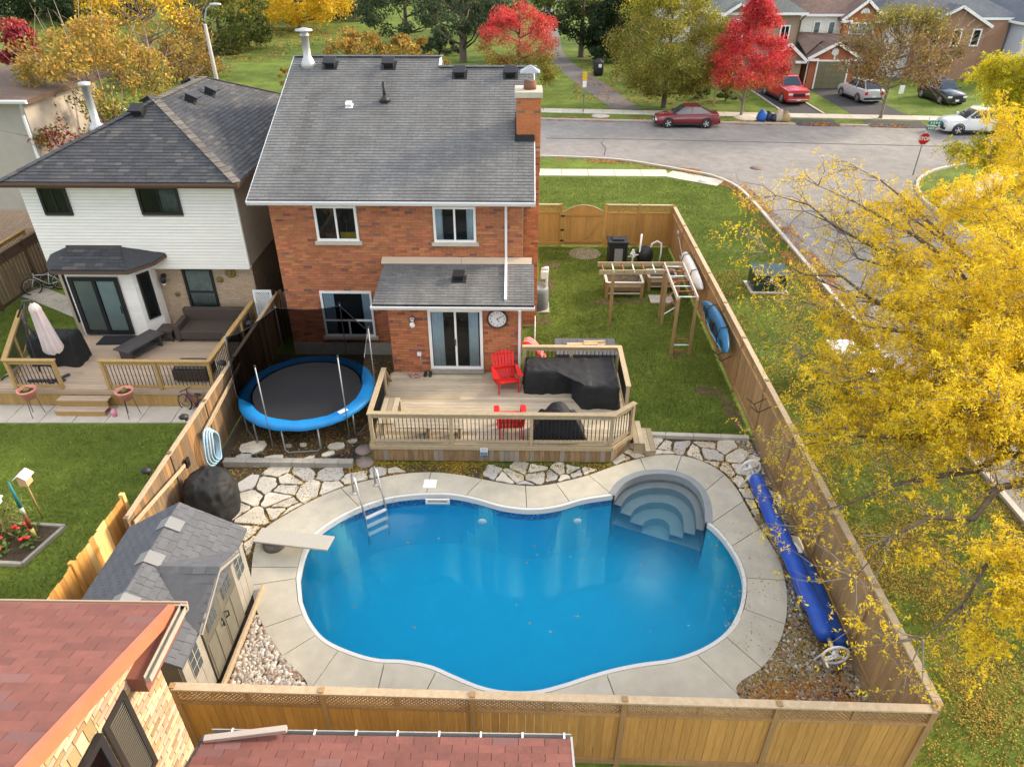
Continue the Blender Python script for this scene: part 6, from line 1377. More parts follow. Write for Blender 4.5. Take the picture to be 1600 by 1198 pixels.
for i, (x, y, w, d, h, lab) in enumerate(((10.2, 19.7, .75, .8, 1.05, 'pale grey utility cabinet under the yellow tree, the larger'), (10.75, 18.75, .5, .55, .85, 'smaller pale utility cabinet under the yellow tree, the nearer'))):
    t = thing('utility_cabinet', lab, 'utility box', (x, y, 0), 'grey cabinets on the verge'); part('body', MB().box((x, y, h / 2), (w, d, h)), grey_p, t, bevel=.02); part('lid', MB().box((x, y, h + .03), (w + .08, d + .08, .06)), pale_p, t, bevel=.02); part('door_panel', MB().box((x - w / 2 - .005, y, h / 2), (.02, d * .8, h * .7)), grey_p, t)

# ---------------------------------------------------------------- things on the neighbour deck and lawn
U = thing('patio_umbrella', 'closed pinkish white cantilever umbrella on a dark stand', 'umbrella', (-14.6, 18.3, DZ)); c = Vector((-14.25, 18.45, 0)); dkp = mat('dark_pole', (.055, .05, .06), rough=.45, scale=3, var=0)
b = MB(); n = 28; prof = [(.05, 3.05), (.13, 2.95), (.16, 2.85), (.14, 2.78), (.17, 2.4), (.21, 1.9), (.25, 1.5), (.22, 1.42)]; vs = []
for r, z in prof:
    for j in range(n): q = 2 * math.pi * j / n; rr = r * (1 + .22 * math.cos(q * 8) * (1 if z < 2.8 else .2)); vs.append((c.x + rr * math.cos(q) + (2.9 - z) * .06, c.y + rr * math.sin(q), z + (.05 * math.cos(q * 8) if z < 1.6 else 0)))
b.add(vs, [(i * n + j, i * n + (j + 1) % n, (i + 1) * n + (j + 1) % n, (i + 1) * n + j) for i in range(len(prof) - 1) for j in range(n)], 0, True)
part('canopy', b, mat('blush_canvas', (.62, .52, .50), (.54, .45, .44), rough=.9, scale=5, var=0), U)
part('pole', MB().tube([(-14.95, 18.55, DZ + .05), (-14.85, 18.55, 2.0), (-14.55, 18.5, 3.1)], .035, 8), dkp, U); part('arm', MB().tube([(-14.9, 18.5, 2.55), (-14.5, 18.47, 3.1), (-14.25, 18.45, 3.12)], .03, 8), dkp, U); part('strut', MB().tube([(-14.6, 18.5, 1.9), (-14.8, 18.5, 2.6)], .025, 6), dkp, U)
for a, e in (((-15.0, 18.0), (-13.9, 18.05)), ((-14.3, 17.85), (-13.95, 18.4))): part('base_bar', MB().beam((*a, DZ + .04), (*e, DZ + .04), .09, .06), dkp, U)
single('covered_barbecue', drape([(-15.35, 18.95), (-13.95, 18.95), (-13.95, 19.6), (-15.35, 19.6)], DZ, 1.62, .05, .1, .03, 90, 9), cover_black, 'black covered barbecue beside the closed umbrella on the neighbour deck', 'covered grill', loc=(-14.6, 19.3, DZ))
single('door_mat', MB().box((-13.55, 20.6, DZ + .018), (1.15, .6, .018), rz=.03), mat('door_mat_black', (.016, .016, .016), rough=.95, scale=60, var=0), 'black door mat before the neighbour patio door', 'mat', loc=(-13.5, 20.6, DZ))
CT = thing('coffee_table', 'long dark slatted coffee table on the neighbour deck', 'table', (-12.2, 19.75, DZ)); dkw = mat('dark_table_wood', (.07, .06, .058), (.05, .045, .044), rough=.6, scale=5, var=.1)
a = Vector((-12.62, 19.15, DZ + .42)); e = Vector((-12.05, 20.5, DZ + .42)); nn = (e - a).normalized(); sd_ = Vector((nn.y, -nn.x, 0))
for k in range(5): plank('top_slat', dkw, CT, a + sd_ * (-.26 + .13 * k), e + sd_ * (-.26 + .13 * k), .122, .035)
for s, p in ((-1, a + nn * .15), (1, e - nn * .15)): part('leg', MB().beam(p + sd_ * -.26 + Vector((0, 0, -.22)), p + sd_ * .26 + Vector((0, 0, -.22)), .06, .40), dkw, CT)
part('shelf', MB().beam(a + nn * .2 + Vector((0, 0, -.3)), e - nn * .2 + Vector((0, 0, -.3)), .4, .03), dkw, CT)
SF = thing('wicker_sofa', 'brown wicker sofa below the neighbour window', 'sofa', (-10.5, 20.9, DZ))
part('seat', MB().bb((-11.3, 20.5, DZ + .12), (-9.35, 21.3, DZ + .42)), wicker, SF, bevel=.02); part('backrest', MB().bb((-11.45, 21.3, DZ + .08), (-9.3, 21.5, DZ + .85)), wicker, SF, bevel=.02); part('armrest', MB().bb((-11.5, 20.5, DZ + .08), (-11.31, 21.29, DZ + .62)), wicker, SF, bevel=.02); part('armrest', MB().bb((-9.33, 20.5, DZ + .08), (-9.22, 21.29, DZ + .62)), wicker, SF, bevel=.02)
for x in (-11.4, -9.4): inst('leg', cube(dkw), SF, (x, 20.6, DZ + .05), (0, 0, 0), (.07, .07, .1))
t = thing('wicker_side_table', 'low brown wicker side table left of the sofa', 'side table', (-11.85, 20.75, DZ)); part('top', MB().bb((-12.1, 20.5, DZ + .36), (-11.58, 21.05, DZ + .42)), wicker, t); part('body', MB().bb((-12.06, 20.54, DZ + .1), (-11.62, 21.0, DZ + .355)), wicker, t); 
for sx in (-12.03, -11.65): inst('leg', cube(dkw), t, (sx, 20.58, DZ + .05), (0, 0, 0), (.06, .06, .1))
t = thing('wicker_ottoman', 'brown wicker ottoman behind the neighbour front rail', 'ottoman', (-10.0, 18.4, DZ)); part('body', MB().bb((-10.55, 18.05, DZ + .06), (-9.5, 18.75, DZ + .4)), wicker, t, bevel=.02); part('cushion', MB().bb((-10.52, 18.08, DZ + .405), (-9.53, 18.72, DZ + .48)), dkw, t, bevel=.03)
pot_m = mat('pink_terracotta', (.62, .25, .19), (.56, .22, .165), rough=.6, scale=4, var=0)
for i, (x, lab) in enumerate(((-14.42, 'pinkish flower pot on a wire stand left of the deck steps'), (-11.55, 'pinkish flower pot on a wire stand right of the deck steps'))):
    y = 17.1; t = thing('flower_pot', lab, 'flower pot', (x, y, 0), 'pink pots on wire stands'); part('pot', MB().lathe([(.15, .62), (.24, .86), (.26, .88), (.26, .93), (.22, .93), (.2, .84)], (x, y, 0), 20), pot_m, t); part('soil', MB().lathe([(.001, .85), (.21, .85)], (x, y, 0), 14, caps=False), soil, t)
    part('plant', rough(MB().ball((x, y, .92), .09, 8), .04, 9), mat('dry_plant', (.20, .17, .05), (.12, .13, .03), rough=.9, scale=9, var=.2), t)
    for k in range(3): q = 2.1 * k + .5; part('stand_leg', MB().tube([(x + math.cos(q) * .15, y + math.sin(q) * .15, .66), (x + math.cos(q) * .22, y + math.sin(q) * .22, .0)], .009, 5), black_metal, t)
def bike(label, loc, rz, col, R=.33, lean=.12):
    t = thing('bicycle', label, 'bicycle', loc, 'bicycles beside the neighbour house', rz); t.rotation_euler = (lean, 0, rz); fm = mat('bike_' + col[0], col[1], rough=.35, scale=3, var=0); rubber = mat('tyre_rubber', (.02, .02, .02), rough=.8, scale=5, var=0); s = R / .33
    for x in (-.5 * s, .5 * s):
        c = Vector((x, 0, R)); w = part('wheel', MB().tube([c + Vector((math.cos(q) * R, 0, math.sin(q) * R)) for q in [k * math.pi / 14 for k in range(28)]], .024, 6, closed=True), rubber, t, local=True)
        part('rim', MB().tube([c + Vector((math.cos(q) * R * .9, 0, math.sin(q) * R * .9)) for q in [k * math.pi / 14 for k in range(28)]], .012, 5, closed=True), steel, w, local=True); b = MB()
        for k in range(12): q = k * math.pi / 6; b.cyl(c, c + Vector((math.cos(q) * R * .9, 0, math.sin(q) * R * .9)), .003, 3)
        part('spokes', b, steel, w, local=True, kind='stuff')
    P = lambda x, z: Vector((x * s, 0, z * s)); b = MB()
    for p, q in ((P(-.5, .33), P(-.08, .3)), (P(-.08, .3), P(-.2, .78)), (P(-.5, .33), P(-.18, .68)), (P(-.08, .3), P(.33, .68)), (P(-.18, .68), P(.33, .76)), (P(.33, .68), P(.31, .85)), (P(.34, .68), P(.5, .33))): b.cyl(p, q, .018, 6)
    part('frame', b, fm, t, local=True); part('handlebar', MB().tube([Vector((.3 * s, -.28, .98 * s)), Vector((.33 * s, -.1, .94 * s)), Vector((.33 * s, .1, .94 * s)), Vector((.3 * s, .28, .98 * s))], .014, 6).cyl(P(.31, .85), P(.33, .94), .016, 6), black_metal, t, local=True)
    part('saddle', MB().ball((-.22 * s, 0, .82 * s), .12, 8, 1.1, .55, .3), black_plastic, t, local=True); part('crank', MB().tube([P(-.08, .3) + Vector((0, .04, 0)), P(.06, .2) + Vector((0, .05, 0))], .014, 5).lathe([(.001, .02), (.09, .02), (.09, .03)], P(-.08, .3), 12, M=Matrix.Rotation(rad(90), 3, 'X')), black_metal, t, local=True); return t
bike('grey white bicycle leaning by the brown fence at the far left', (-18.9, 25.6, 0), rad(215), ('white', (.55, .56, .58)))
bike('dark bicycle behind the grey white one by the brown fence', (-18.55, 26.1, 0), rad(200), ('dark', (.03, .03, .035)))
bike('pale bicycle parked at the left end of the neighbour deck', (-15.95, 17.75, 0), rad(245), ('silver', (.42, .50, .52)))
bike('small purple child bicycle in front of the neighbour deck by the weathered fence', (-9.75, 17.35, 0), rad(160), ('purple', (.14, .03, .09)), .25)
single('pink_toy', MB().lathe([(.06, .01), (.09, .2), (.03, .28)], (-12.05, 17.05, 0), 10), mat('pink_plastic', (.65, .25, .33), rough=.5, scale=3, var=0), 'small pink plastic toy beside the neighbour steps', 'toy', loc=(-12.05, 17.05, 0))
# flower bed with painted post, bird houses
BD = thing('flower_bed', 'small timber edged bed with red geraniums at the left picture edge', 'flower bed', (-11.9, 11.8, 0)); ex = [(-13.2, 12.55), (-11.0, 12.42), (-11.3, 11.2), (-13.2, 11.3)]
part('bed_soil', MB().prism(ex[::-1], .004, .05), soil, BD)
for a, e in zip(ex[:3], ex[1:4]): plank('edging', old_concrete, BD, (*a, .05), (*e, .05), .08, .1)
r6 = random.Random(2); redf = mat('geranium_red', (.55, .025, .02), (.60, .06, .05), rough=.7, scale=9, var=.2); leafg = mat('bed_leaf', (.09, .14, .03), (.06, .10, .02), rough=.8, scale=5, var=.3)
for (x, y) in ((-11.62, 12.05), (-11.75, 12.3), (-11.45, 11.75), (-11.95, 11.5), (-12.05, 11.62), (-12.25, 11.4), (-11.85, 12.15)):
    p = part('geranium', MB(), leafg, BD) if False else None
    b = MB()
    for k in range(26): d = Vector((r6.gauss(0, .1), r6.gauss(0, .1), r6.uniform(.05, .24))); e1 = Vector((r6.uniform(-1, 1), r6.uniform(-1, 1), r6.uniform(-.3, .3))).normalized() * .05; e2 = Vector((-e1.y, e1.x, .02)); o = Vector((x, y, .04)) + d; b.add([o - e1, o - e2, o + e1, o + e2], [(0, 1, 2, 3)])
    g = part('geranium', b, leafg, BD); b = MB()
    for k in range(3): b.ball((x + r6.gauss(0, .07), y + r6.gauss(0, .07), .3 + r6.uniform(-.03, .05)), .055, 6, sz=.7)
    part('bloom', rough(b, .03, 20), redf, g, kind='stuff')
b = MB()
for k in range(900): d = Vector((r6.gauss(0, .28), r6.gauss(0, .3), r6.uniform(.05, .95))); e1 = Vector((r6.uniform(-.4, .4), r6.uniform(-.4, .4), r6.uniform(-.6, 1))).normalized() * .11; e2 = e1.cross(Vector((r6.random(), r6.random(), .2))).normalized() * .012; o = Vector((-12.25, 12.15, .05)) + d * .9; b.add([o - e1, o - e2, o + e1, o + e2], [(0, 1, 2, 3)])
single('bed_shrub', b, mat('yellowing_grass_leaf', (.22, .22, .06), (.10, .14, .03), rough=.85, scale=4, var=.35), 'yellowing feathery plant in the flower bed', 'plant', loc=(-12.25, 12.15, .05))
t = thing('painted_post', 'slim garden post painted teal, white, brown and yellow in the flower bed', 'post', (-11.5, 12.05, 0))
for z0, z1, cl_ in ((0.04, .35, (.50, .42, .15)), (.35, .8, (.14, .04, .025)), (.8, 1.0, (.45, .45, .4)), (1.0, 1.75, (.02, .16, .17))): part('band', MB().cyl((-11.5, 12.05, z0), (-11.5, 12.05, z1), .045 if z1 < 1.7 else .045, 8, r2=.045 if z1 < 1.7 else .025), mat('post_%d' % int(z0 * 100), cl_, rough=.6, scale=4, var=0), t)
for i, (x, y, lab) in enumerate(((-11.75, 12.75, 'white roofed bird house with wooden front above the left lawn'), (-12.1, 12.0, 'white flat bird feeder at the very left picture edge'))):
    t = thing('bird_house', lab, 'bird house', (x, y, 0), 'bird houses over the flower bed'); part('pole', MB().cyl((x, y, 0), (x, y, 1.1), .02, 6), wood_post, t)
    if i == 0:
        part('box', MB().bb((x - .1, y - .1, 1.1), (x + .1, y + .12, 1.32)).ext([(x - .1, y - .1, 1.32), (x + .1, y - .1, 1.32), (x, y - .1, 1.42)], (0, .22, 0)), mat('bird_wood', (.52, .36, .20), rough=.8, scale=5, var=0), t)
        for s in (-1, 1): part('roof', MB().beam((x + s * .085, y - .15, 1.385), (x + s * .085, y + .17, 1.385), .21, .015, up=(s * .7, 0, .9)), white_paint, t)
    else: part('box', MB().bb((x - .16, y - .14, 1.1), (x + .16, y + .14, 1.22)), white_paint, t); part('roof', MB().bb((x - .2, y - .18, 1.225), (x + .2, y + .18, 1.25)), white_paint, t)
single('brown_pot', MB().lathe([(.12, 0), (.17, .26), (.14, .27), (.13, .22)], (-14.95, 20.6, DZ), 16), mat('rust_pot', (.35, .12, .07), rough=.7, scale=4, var=0), 'rusty red pot by the bay downspout on the neighbour deck', 'pot', loc=(-14.95, 20.6, DZ))

# ---------------------------------------------------------------- foliage
def quads_obj(name, V, tint, m, parent=None, kind=None):
    """V: (N, k, 3) array of small polygons"""
    N, k = V.shape[0], V.shape[1]
    if parent: V = V - np.array(base(parent))
    me = bpy.data.meshes.new(name); me.vertices.add(N * k); me.loops.add(N * k); me.polygons.add(N)
    me.vertices.foreach_set('co', V.reshape(-1).astype(np.float32)); me.loops.foreach_set('vertex_index', np.arange(N * k, dtype=np.int32))
    me.polygons.foreach_set('loop_start', np.arange(0, N * k, k, dtype=np.int32)); me.polygons.foreach_set('loop_total', np.full(N, k, dtype=np.int32))
    a = me.attributes.new('tint', 'FLOAT', 'FACE'); a.data.foreach_set('value', np.clip(tint, 0, .999).astype(np.float32)); me.update(); me.validate()
    me.materials.append(m); o = bpy.data.objects.new(name, me); COL.objects.link(o)
    if parent: o.parent = parent
    if kind: o['kind'] = kind
    return o
def unit(v): return v / np.maximum(np.linalg.norm(v, axis=-1, keepdims=True), 1e-9)
def leaf_quads(C, size, asp=.6, up=.3):
    N = len(C); n = unit(nrg.normal(size=(N, 3)) + np.array([0, 0, up])); t = unit(np.cross(n, nrg.normal(size=(N, 3)))); b = np.cross(n, t)
    s = (size * nrg.uniform(.6, 1.3, N))[:, None]
    return np.stack([C - t * s * .5, C - b * s * asp * .5, C + t * s * .5, C + b * s * asp * .5], 1)
bark = mat('bark', (.13, .10, .075), (.075, .055, .042), rough=.95, scale=6, stretch=(1, 1, .3), var=.1)
bark_pale = mat('pale_bark', (.26, .21, .16), (.17, .13, .10), rough=.95, scale=6, var=.15)
def leafm(n, c1, c2, c3=None, p3=.15, var=.38, hue=.02, tr=.3): return mat(n, c1, c2, rough=.7, scale=.9, var=var, hue=hue, c3=c3, p3=p3, trans=tr, spec=.25)
lf_dark = leafm('dark_conifer_needle', (.035, .060, .022), (.022, .042, .015), (.08, .085, .03), .1)
lf_pine = leafm('pine_needle', (.060, .095, .045), (.040, .068, .030), (.12, .10, .05), .15)
lf_green = leafm('green_leaf', (.14, .17, .035), (.085, .12, .025), (.24, .19, .04), .15)
lf_olive = leafm('olive_leaf', (.24, .23, .04), (.14, .16, .03), (.42, .30, .05), .25)
lf_yel = leafm('yellow_leaf', (.72, .48, .025), (.60, .38, .02), (.45, .36, .04), .15)
lf_gold = leafm('golden_brown_leaf', (.45, .28, .05), (.33, .19, .04), (.22, .20, .04), .25)
lf_red = leafm('scarlet_leaf', (.62, .045, .05), (.48, .03, .035), (.50, .13, .05), .15)
lf_crim = leafm('crimson_leaf', (.36, .035, .055), (.26, .03, .04), (.40, .16, .06), .15)
lf_salm = leafm('salmon_leaf', (.60, .14, .10), (.50, .10, .08), (.45, .26, .10), .2)
lf_brn = leafm('brown_leaf', (.26, .15, .06), (.18, .115, .05), (.34, .26, .05), .25)
lf_ygr = leafm('yellow_green_leaf', (.40, .40, .025), (.26, .30, .02), (.60, .44, .02), .3)
def tree(name, label, at, mats, r, z0=.25, shape='round', ncl=70, nl=110, ls=.22, tr=.2, cr=None, loc=None, limbs=16, barkm=None, group=None, top=None, twigs=0, flat=1., sink=0):
    """at = crown axis x, ground y, tree top; leaf clumps spread through the crown's envelope on limbs"""
    nl = int(nl * 1.75); x, y, h = at; h = h if top is None else top; bx, by_ = (x, y) if loc is None else loc
    t = thing(name, label, 'tree', (bx, by_, 0), group); g = nrg
    cl = []; zb = h * z0
    while len(cl) < ncl:
        u = g.uniform(-1, 1, 3); q = (u[2] + 1) / 2
        if shape == 'round': env = math.sqrt(max(0, 1 - (2 * q - 1) ** 2)) ** .8 * (1.08 - .25 * q)
        elif shape == 'cone': env = (1 - q) ** .75 * (1 if q > .12 else .5 + q * 4)
        elif shape == 'flame': env = min(1, q * 5 + .35) * (1 - q) ** .9 * 1.15 + .03
        else: env = math.sqrt(max(0, 1 - (1.25 * q - .45) ** 2)) * min(1, .5 + q * 2.5)
        d = math.hypot(u[0], u[1])
        if d > 1: continue
        f = env * (d ** .55) / max(d, 1e-6)
        cl.append((x + u[0] * f * r, y + u[1] * f * r * flat, zb + q * (h - zb)))
    cl = np.array(cl); cr = cr or r * .22
    m = nl * ncl; idx = np.repeat(np.arange(ncl), nl); rc = cr * g.uniform(.6, 1.25, ncl)
    off = g.normal(size=(m, 3)); off = unit(off) * (g.uniform(0, 1, (m, 1)) ** .5); C = cl[idx] + off * rc[idx][:, None] * np.array([1, 1, .75])
    C = C[C[:, 2] > .25]; idx = idx[:len(C)]
    V = leaf_quads(C, ls); tint = (g.uniform(0, 1, ncl)[idx] * .6 + g.uniform(0, 1, len(C)) * .4)
    if not isinstance(mats, list): mats = [(mats, 9)]
    zn = (C[:, 2] - zb) / (h - zb) + g.normal(size=len(C)) * .09 + (g.uniform(-.1, .1, ncl)[idx]); lo = -9
    for mm, zt in mats:
        k = (zn >= lo) & (zn < zt); lo = zt
        if k.any(): quads_obj('crown', V[k], tint[k], mm, t)
    b = MB(); bk = barkm or bark; topz = zb + (h - zb) * .75
    b.tube([(bx, by_, -.05), (bx, by_, .15), (bx + (x - bx) * .4, by_ + (y - by_) * .4, h * .3), (x, y, topz)], [tr * 1.35, tr, tr * .75, tr * .15], 8)
    for c in cl[g.permutation(ncl)[:limbs]]:
        s = max(h * .12, min(topz * .9, c[2] - (h * .22))); p = Vector((bx + (x - bx) * s / h, by_ + (y - by_) * s / h, s)); c = Vector(c)
        b.tube([p, p.lerp(c, .5) + Vector((0, 0, -.04 * h * (1 if shape != 'cone' else -.3))), c], [tr * .38, tr * .22, tr * .05], 5)
    part('trunk', b, bk, t)
    if twigs:
        b = MB()
        for k in range(twigs):
            c = Vector(cl[k % ncl]); d = (c - Vector((x, y, zb))).normalized(); e = c + (d + Vector(g.normal(size=3)) * .5) * cr * 1.6; b.tube([c - d * cr, c, e], [.035, .02, .006], 3)
        part('twigs', b, bk, t, kind='stuff')
    return t
BT = 'trees along the park'
tree('maple_tree', 'crimson red maple at the left picture edge above the pale house', (-27.39, 42.00, 7.81), [(lf_crim, 9)], 3.4, .1, 'flame', 60, 110, .24, .15)
tree('maple_tree', 'reddish and yellow tree squeezed between the pale house and the hip roofed one', (-17.3, 30.8, 9.0), [(lf_crim, .3), (lf_olive, .62), (lf_gold, 9)], 3.1, .42, 'round', 130, 100, .14, .12, flat=1.2, twigs=90, barkm=bark_pale)
tree('spruce_tree', 'dark spruce at the top left corner', (-77.82, 128.00, 8.87), lf_dark, 9.5, .02, 'round', 110, 120, .42, .3)
tree('spruce_tree', 'dark evergreen mass second from the top left corner', (-64.80, 122.00, 9.84), lf_dark, 8.5, .02, 'round', 100, 120, .42, .3)
tree('autumn_tree', 'tall half bare golden tree with pale limbs behind the dark hip roof', (-34.04, 70.00, 8.48), [(lf_brn, .25), (lf_gold, .7), (lf_yel, 9)], 5.6, .08, 'round', 90, 85, .25, .22, limbs=40, barkm=bark_pale, twigs=240)
tree('autumn_tree', 'lower golden bush like tree beside the street lamp', (-33.13, 74.00, 2.11), [(lf_brn, .3), (lf_gold, 9)], 4.4, .05, 'round', 46, 85, .24, .18, limbs=22, barkm=bark_pale, twigs=140)
tree('green_tree', 'rounded yellowish green tree behind the left street lamp', (-35.80, 92.00, 7.95), [(lf_green, .6), (lf_olive, 9)], 6.3, .02, 'round', 100, 120, .32, .28)
tree('yellow_tree', 'bright yellow tree over the lawn left of the flue pipe', (-32.01, 112.00, 7.42), lf_yel, 8.2, .22, 'round', 90, 120, .36, .3)
tree('yellow_tree', 'second bright yellow tree at the top edge left of the grey ridge', (-39.91, 122.00, 8.22), lf_yel, 6.5, .2, 'round', 60, 110, .36, .28)
tree('spruce_tree', 'dark tree beyond the yellow one at the top edge', (-27.36, 128.00, 8.04), lf_dark, 6, .05, 'round', 70, 110, .42, .3)
tree('autumn_tree', 'orange brown leafy tree right behind the grey ridge', (-13.94, 66.00, 4.86), [(lf_olive, .3), (lf_gold, 9)], 3.7, .1, 'round', 48, 100, .24, .2, twigs=30)
tree('autumn_tree', 'second orange brown tree behind the ridge beside the pines', (-9.94, 68.00, 4.24), [(lf_olive, .3), (lf_gold, 9)], 3.1, .1, 'round', 40, 100, .24, .2)
tree('small_tree', 'small rounded orange shrub left of the flue pipe on the park lawn', (-20.39, 66.00, 2.31), [(lf_gold, 9)], 1.1, .2, 'round', 14, 60, .16, .06, group=None)
tree('pine_tree', 'dark pine with bare upper trunk behind the ridge', (-14.66, 98.00, 10.96), lf_pine, 6.2, .12, 'open', 55, 120, .34, .3, limbs=24)
tree('pine_tree', 'tall pine with thick visible trunk left of the pink red maple', (-6.58, 84.00, 10.59), [(lf_pine, .5), (lf_dark, 9)], 5.2, .30, 'open', 44, 110, .30, .42, limbs=26)
tree('pine_tree', 'bluish young pine low between the orange tree and the thick trunk', (-9.77, 90.00, 2.87), lf_pine, 3.0, .03, 'cone', 36, 100, .26, .14)
tree('pine_tree', 'pine at the top edge behind the pink red maple', (-3.43, 112.00, 9.31), lf_pine, 6.5, .1, 'open', 60, 110, .36, .3)
tree('maple_tree', 'pink red maple turning olive below, above the brick chimney', (-0.37, 66.00, 6.98), [(lf_olive, .48), (lf_salm, .72), (lf_red, 9)], 3.5, .06, 'round', 100, 150, .15, .2)
tree('oak_tree', 'dark green broad tree left of the yellow green street tree', (6.51, 88.00, 9.35), [(lf_dark, .4), (lf_green, 9)], 5.4, .26, 'round', 80, 130, .30, .35)
tree('spruce_tree', 'dark drooping spruce between the oak and the yellow green tree', (9.97, 84.00, 11.14), lf_dark, 4.4, .05, 'cone', 110, 120, .30, .3)
tree('street_tree', 'big yellow green street tree behind the dark red sedan', (11.42, 61.00, 8.91), [(lf_olive, .85), (lf_ygr, 9)], 4.6, .14, 'round', 190, 170, .16, .22)
tree('maple_tree', 'scarlet narrow maple on the boulevard before the brown house', (16.91, 57.90, 8.53), [(lf_gold, .06), (lf_red, 9)], 3.3, .26, 'flame', 150, 190, .13, .11, barkm=bark_pale)
tree('street_tree', 'brownish half bare street tree in front of the grey sided house', (27.38, 57.20, 7.30), [(lf_brn, .55), (lf_gold, .62), (lf_brn, .85), (lf_olive, 9)], 4.4, .36, 'round', 100, 75, .18, .14, limbs=40, twigs=260, barkm=bark_pale)
tree('cedar_shrub', 'green cone shaped cedar beside the brown house walk', (17.07, 63.50, 2.03), lf_green, .95, .02, 'cone', 26, 60, .14, .06)
tree('cedar_shrub', 'low dark shrub at the foot of the yellow green street tree', (15.24, 64.50, 0.76), lf_dark, 1.3, .02, 'round', 20, 60, .14, .06)
for i, (x, y, h, m, r) in enumerate(((-62, 150, 17, lf_dark, 9), (-85, 140, 15, lf_green, 9), (-44, 160, 16, lf_olive, 9), (-8, 172, 16, lf_green, 9), (32, 170, 17, lf_dark, 10), (52, 150, 16, lf_olive, 9), (-24, 165, 15, lf_pine, 9), (-100, 110, 14, lf_dark, 8))):
    tree('park_tree', ['dark tree at the far end of the park, left', 'green tree at the far left end of the park', 'olive tree at the far end of the park behind the green one', 'green tree at the far end of the park path, left of it', 'dark tree at the far end of the park path, right of it', 'olive tree far behind the brown house', 'pine at the far end of the park above the ridge', 'dark far tree beyond the left picture edge'][i], (x, y, h), m, r, .05, 'round', 70, 70, .6, .35)

# ---------------------------------------------------------------- honey locusts on the right
def compound(P, D, ln, lw, n=6):
    """feather leaves: P start, D direction (N,3), drooping; n leaflet pairs each one small rhomb"""
    N = len(P); side = unit(np.cross(D, unit(nrg.normal(size=(N, 3))))); out = []; L_ = (ln * nrg.uniform(.7, 1.2, N))[:, None]
    for k in range(n):
        s = (k + .7) / n; c = P + D * L_ * s + np.array([0, 0, -1]) * L_ * .35 * s * s; w = lw * (1 - .45 * abs(s - .45)) * nrg.uniform(.45, 1.25, (N, 1)); j1, j2 = nrg.normal(size=(N, 3)) * L_ * .06, nrg.normal(size=(N, 3)) * L_ * .10; sd = unit(side + nrg.normal(size=(N, 3)) * .45); d = unit(D + nrg.normal(size=(N, 3)) * .5) * (L_ / n) * .48
        out.append(np.stack([c - sd * w + j2, c - d + j1, c + sd * w + j1, c + d + j1], 1))
    return np.concatenate(out, 0)
def locust(label, base_p, fork, targets, leaf, seed, spl=.17, dens=1., tr=.2, cat='tree', leaf_n=5, sub=(1.0, 2.0), bare=()):
    r = random.Random(seed); t = thing('honey_locust', label, cat, base_p); b = MB(); tw = MB(); PS, DS = [], []
    F = Vector(fork); B0 = Vector(base_p); b.tube([B0, B0.lerp(F, .5), F], [tr * 1.3, tr, tr * .85], 10)
    rv = lambda s: Vector((r.gauss(0, s), r.gauss(0, s), r.gauss(0, s)))
    def spray(p, d, k, pr):
        for _ in range(k):
            if r.random() > pr: continue
            dd = (d * .6 + rv(.7)); dd.z -= .25; PS.append(p + rv(.03)); DS.append(dd.normalized())
    for ti, T in enumerate(targets):
        T = Vector(T); n = 9; mid = F.lerp(T, .5) + Vector((0, 0, .12 * (T - F).length)); pts = []
        for k in range(n + 1):
            s = k / n; pts.append(F * (1 - s) ** 2 + mid * 2 * s * (1 - s) + T * s * s + rv(.10) * (1 if 0 < k else 0))
        ln = (T - F).length; r0 = min(tr * .6, .022 * ln); b.tube(pts, [max(.008, r0 * (1 - k / (n + .3)) ** .9) for k in range(n + 1)], 6)
        pr = (.16 if ti in bare else 1.) * dens
        for k in range(3, n + 1):
            for _ in range(3 if k < n else 5):
                p = pts[k]; d = (pts[min(n, k)] - pts[k - 1]).normalized(); d = (d * .8 + rv(.65)).normalized(); d.z = d.z * .6 + .08; Ls = r.uniform(*sub) * (1 - .35 * k / n)
                q = [p, p + d * Ls * .5 + rv(.07), p + d * Ls + rv(.12)]; tw.tube(q, [.016, .010, .004], 4)
                for s in (.3, .5, .7, .85, 1.):
                    c = q[0].lerp(q[1], s * 2) if s < .5 else q[1].lerp(q[2], s * 2 - 1)
                    d2 = (d * .5 + rv(.7)).normalized(); e = c + d2 * r.uniform(.25, .6); tw.tube([c, e], [.006, .003], 3)
                    spray(c, d2, leaf_n, .55 * pr); spray(c.lerp(e, .6), d2, leaf_n, .8 * pr); spray(e, d2, leaf_n, pr)
    part('trunk', b, bark, t); part('twigs', tw, bark_pale, t, kind='stuff')
    P, D = np.array(PS), np.array(DS); V = compound(P, D, spl, spl * .19); tt = nrg.uniform(0, 1, len(P)); quads_obj('crown', V, np.tile(tt, 6) * .6 + nrg.uniform(0, .4, len(V)), leaf, t)
    return t
lf_loc = leafm('locust_leaf', (.82, .60, .024), (.68, .48, .018), (.50, .39, .035), .12, .3, .012, .35)
lf_loc2 = leafm('greenish_locust_leaf', (.52, .47, .02), (.33, .37, .018), (.75, .52, .02), .3, .35, .015, .35)
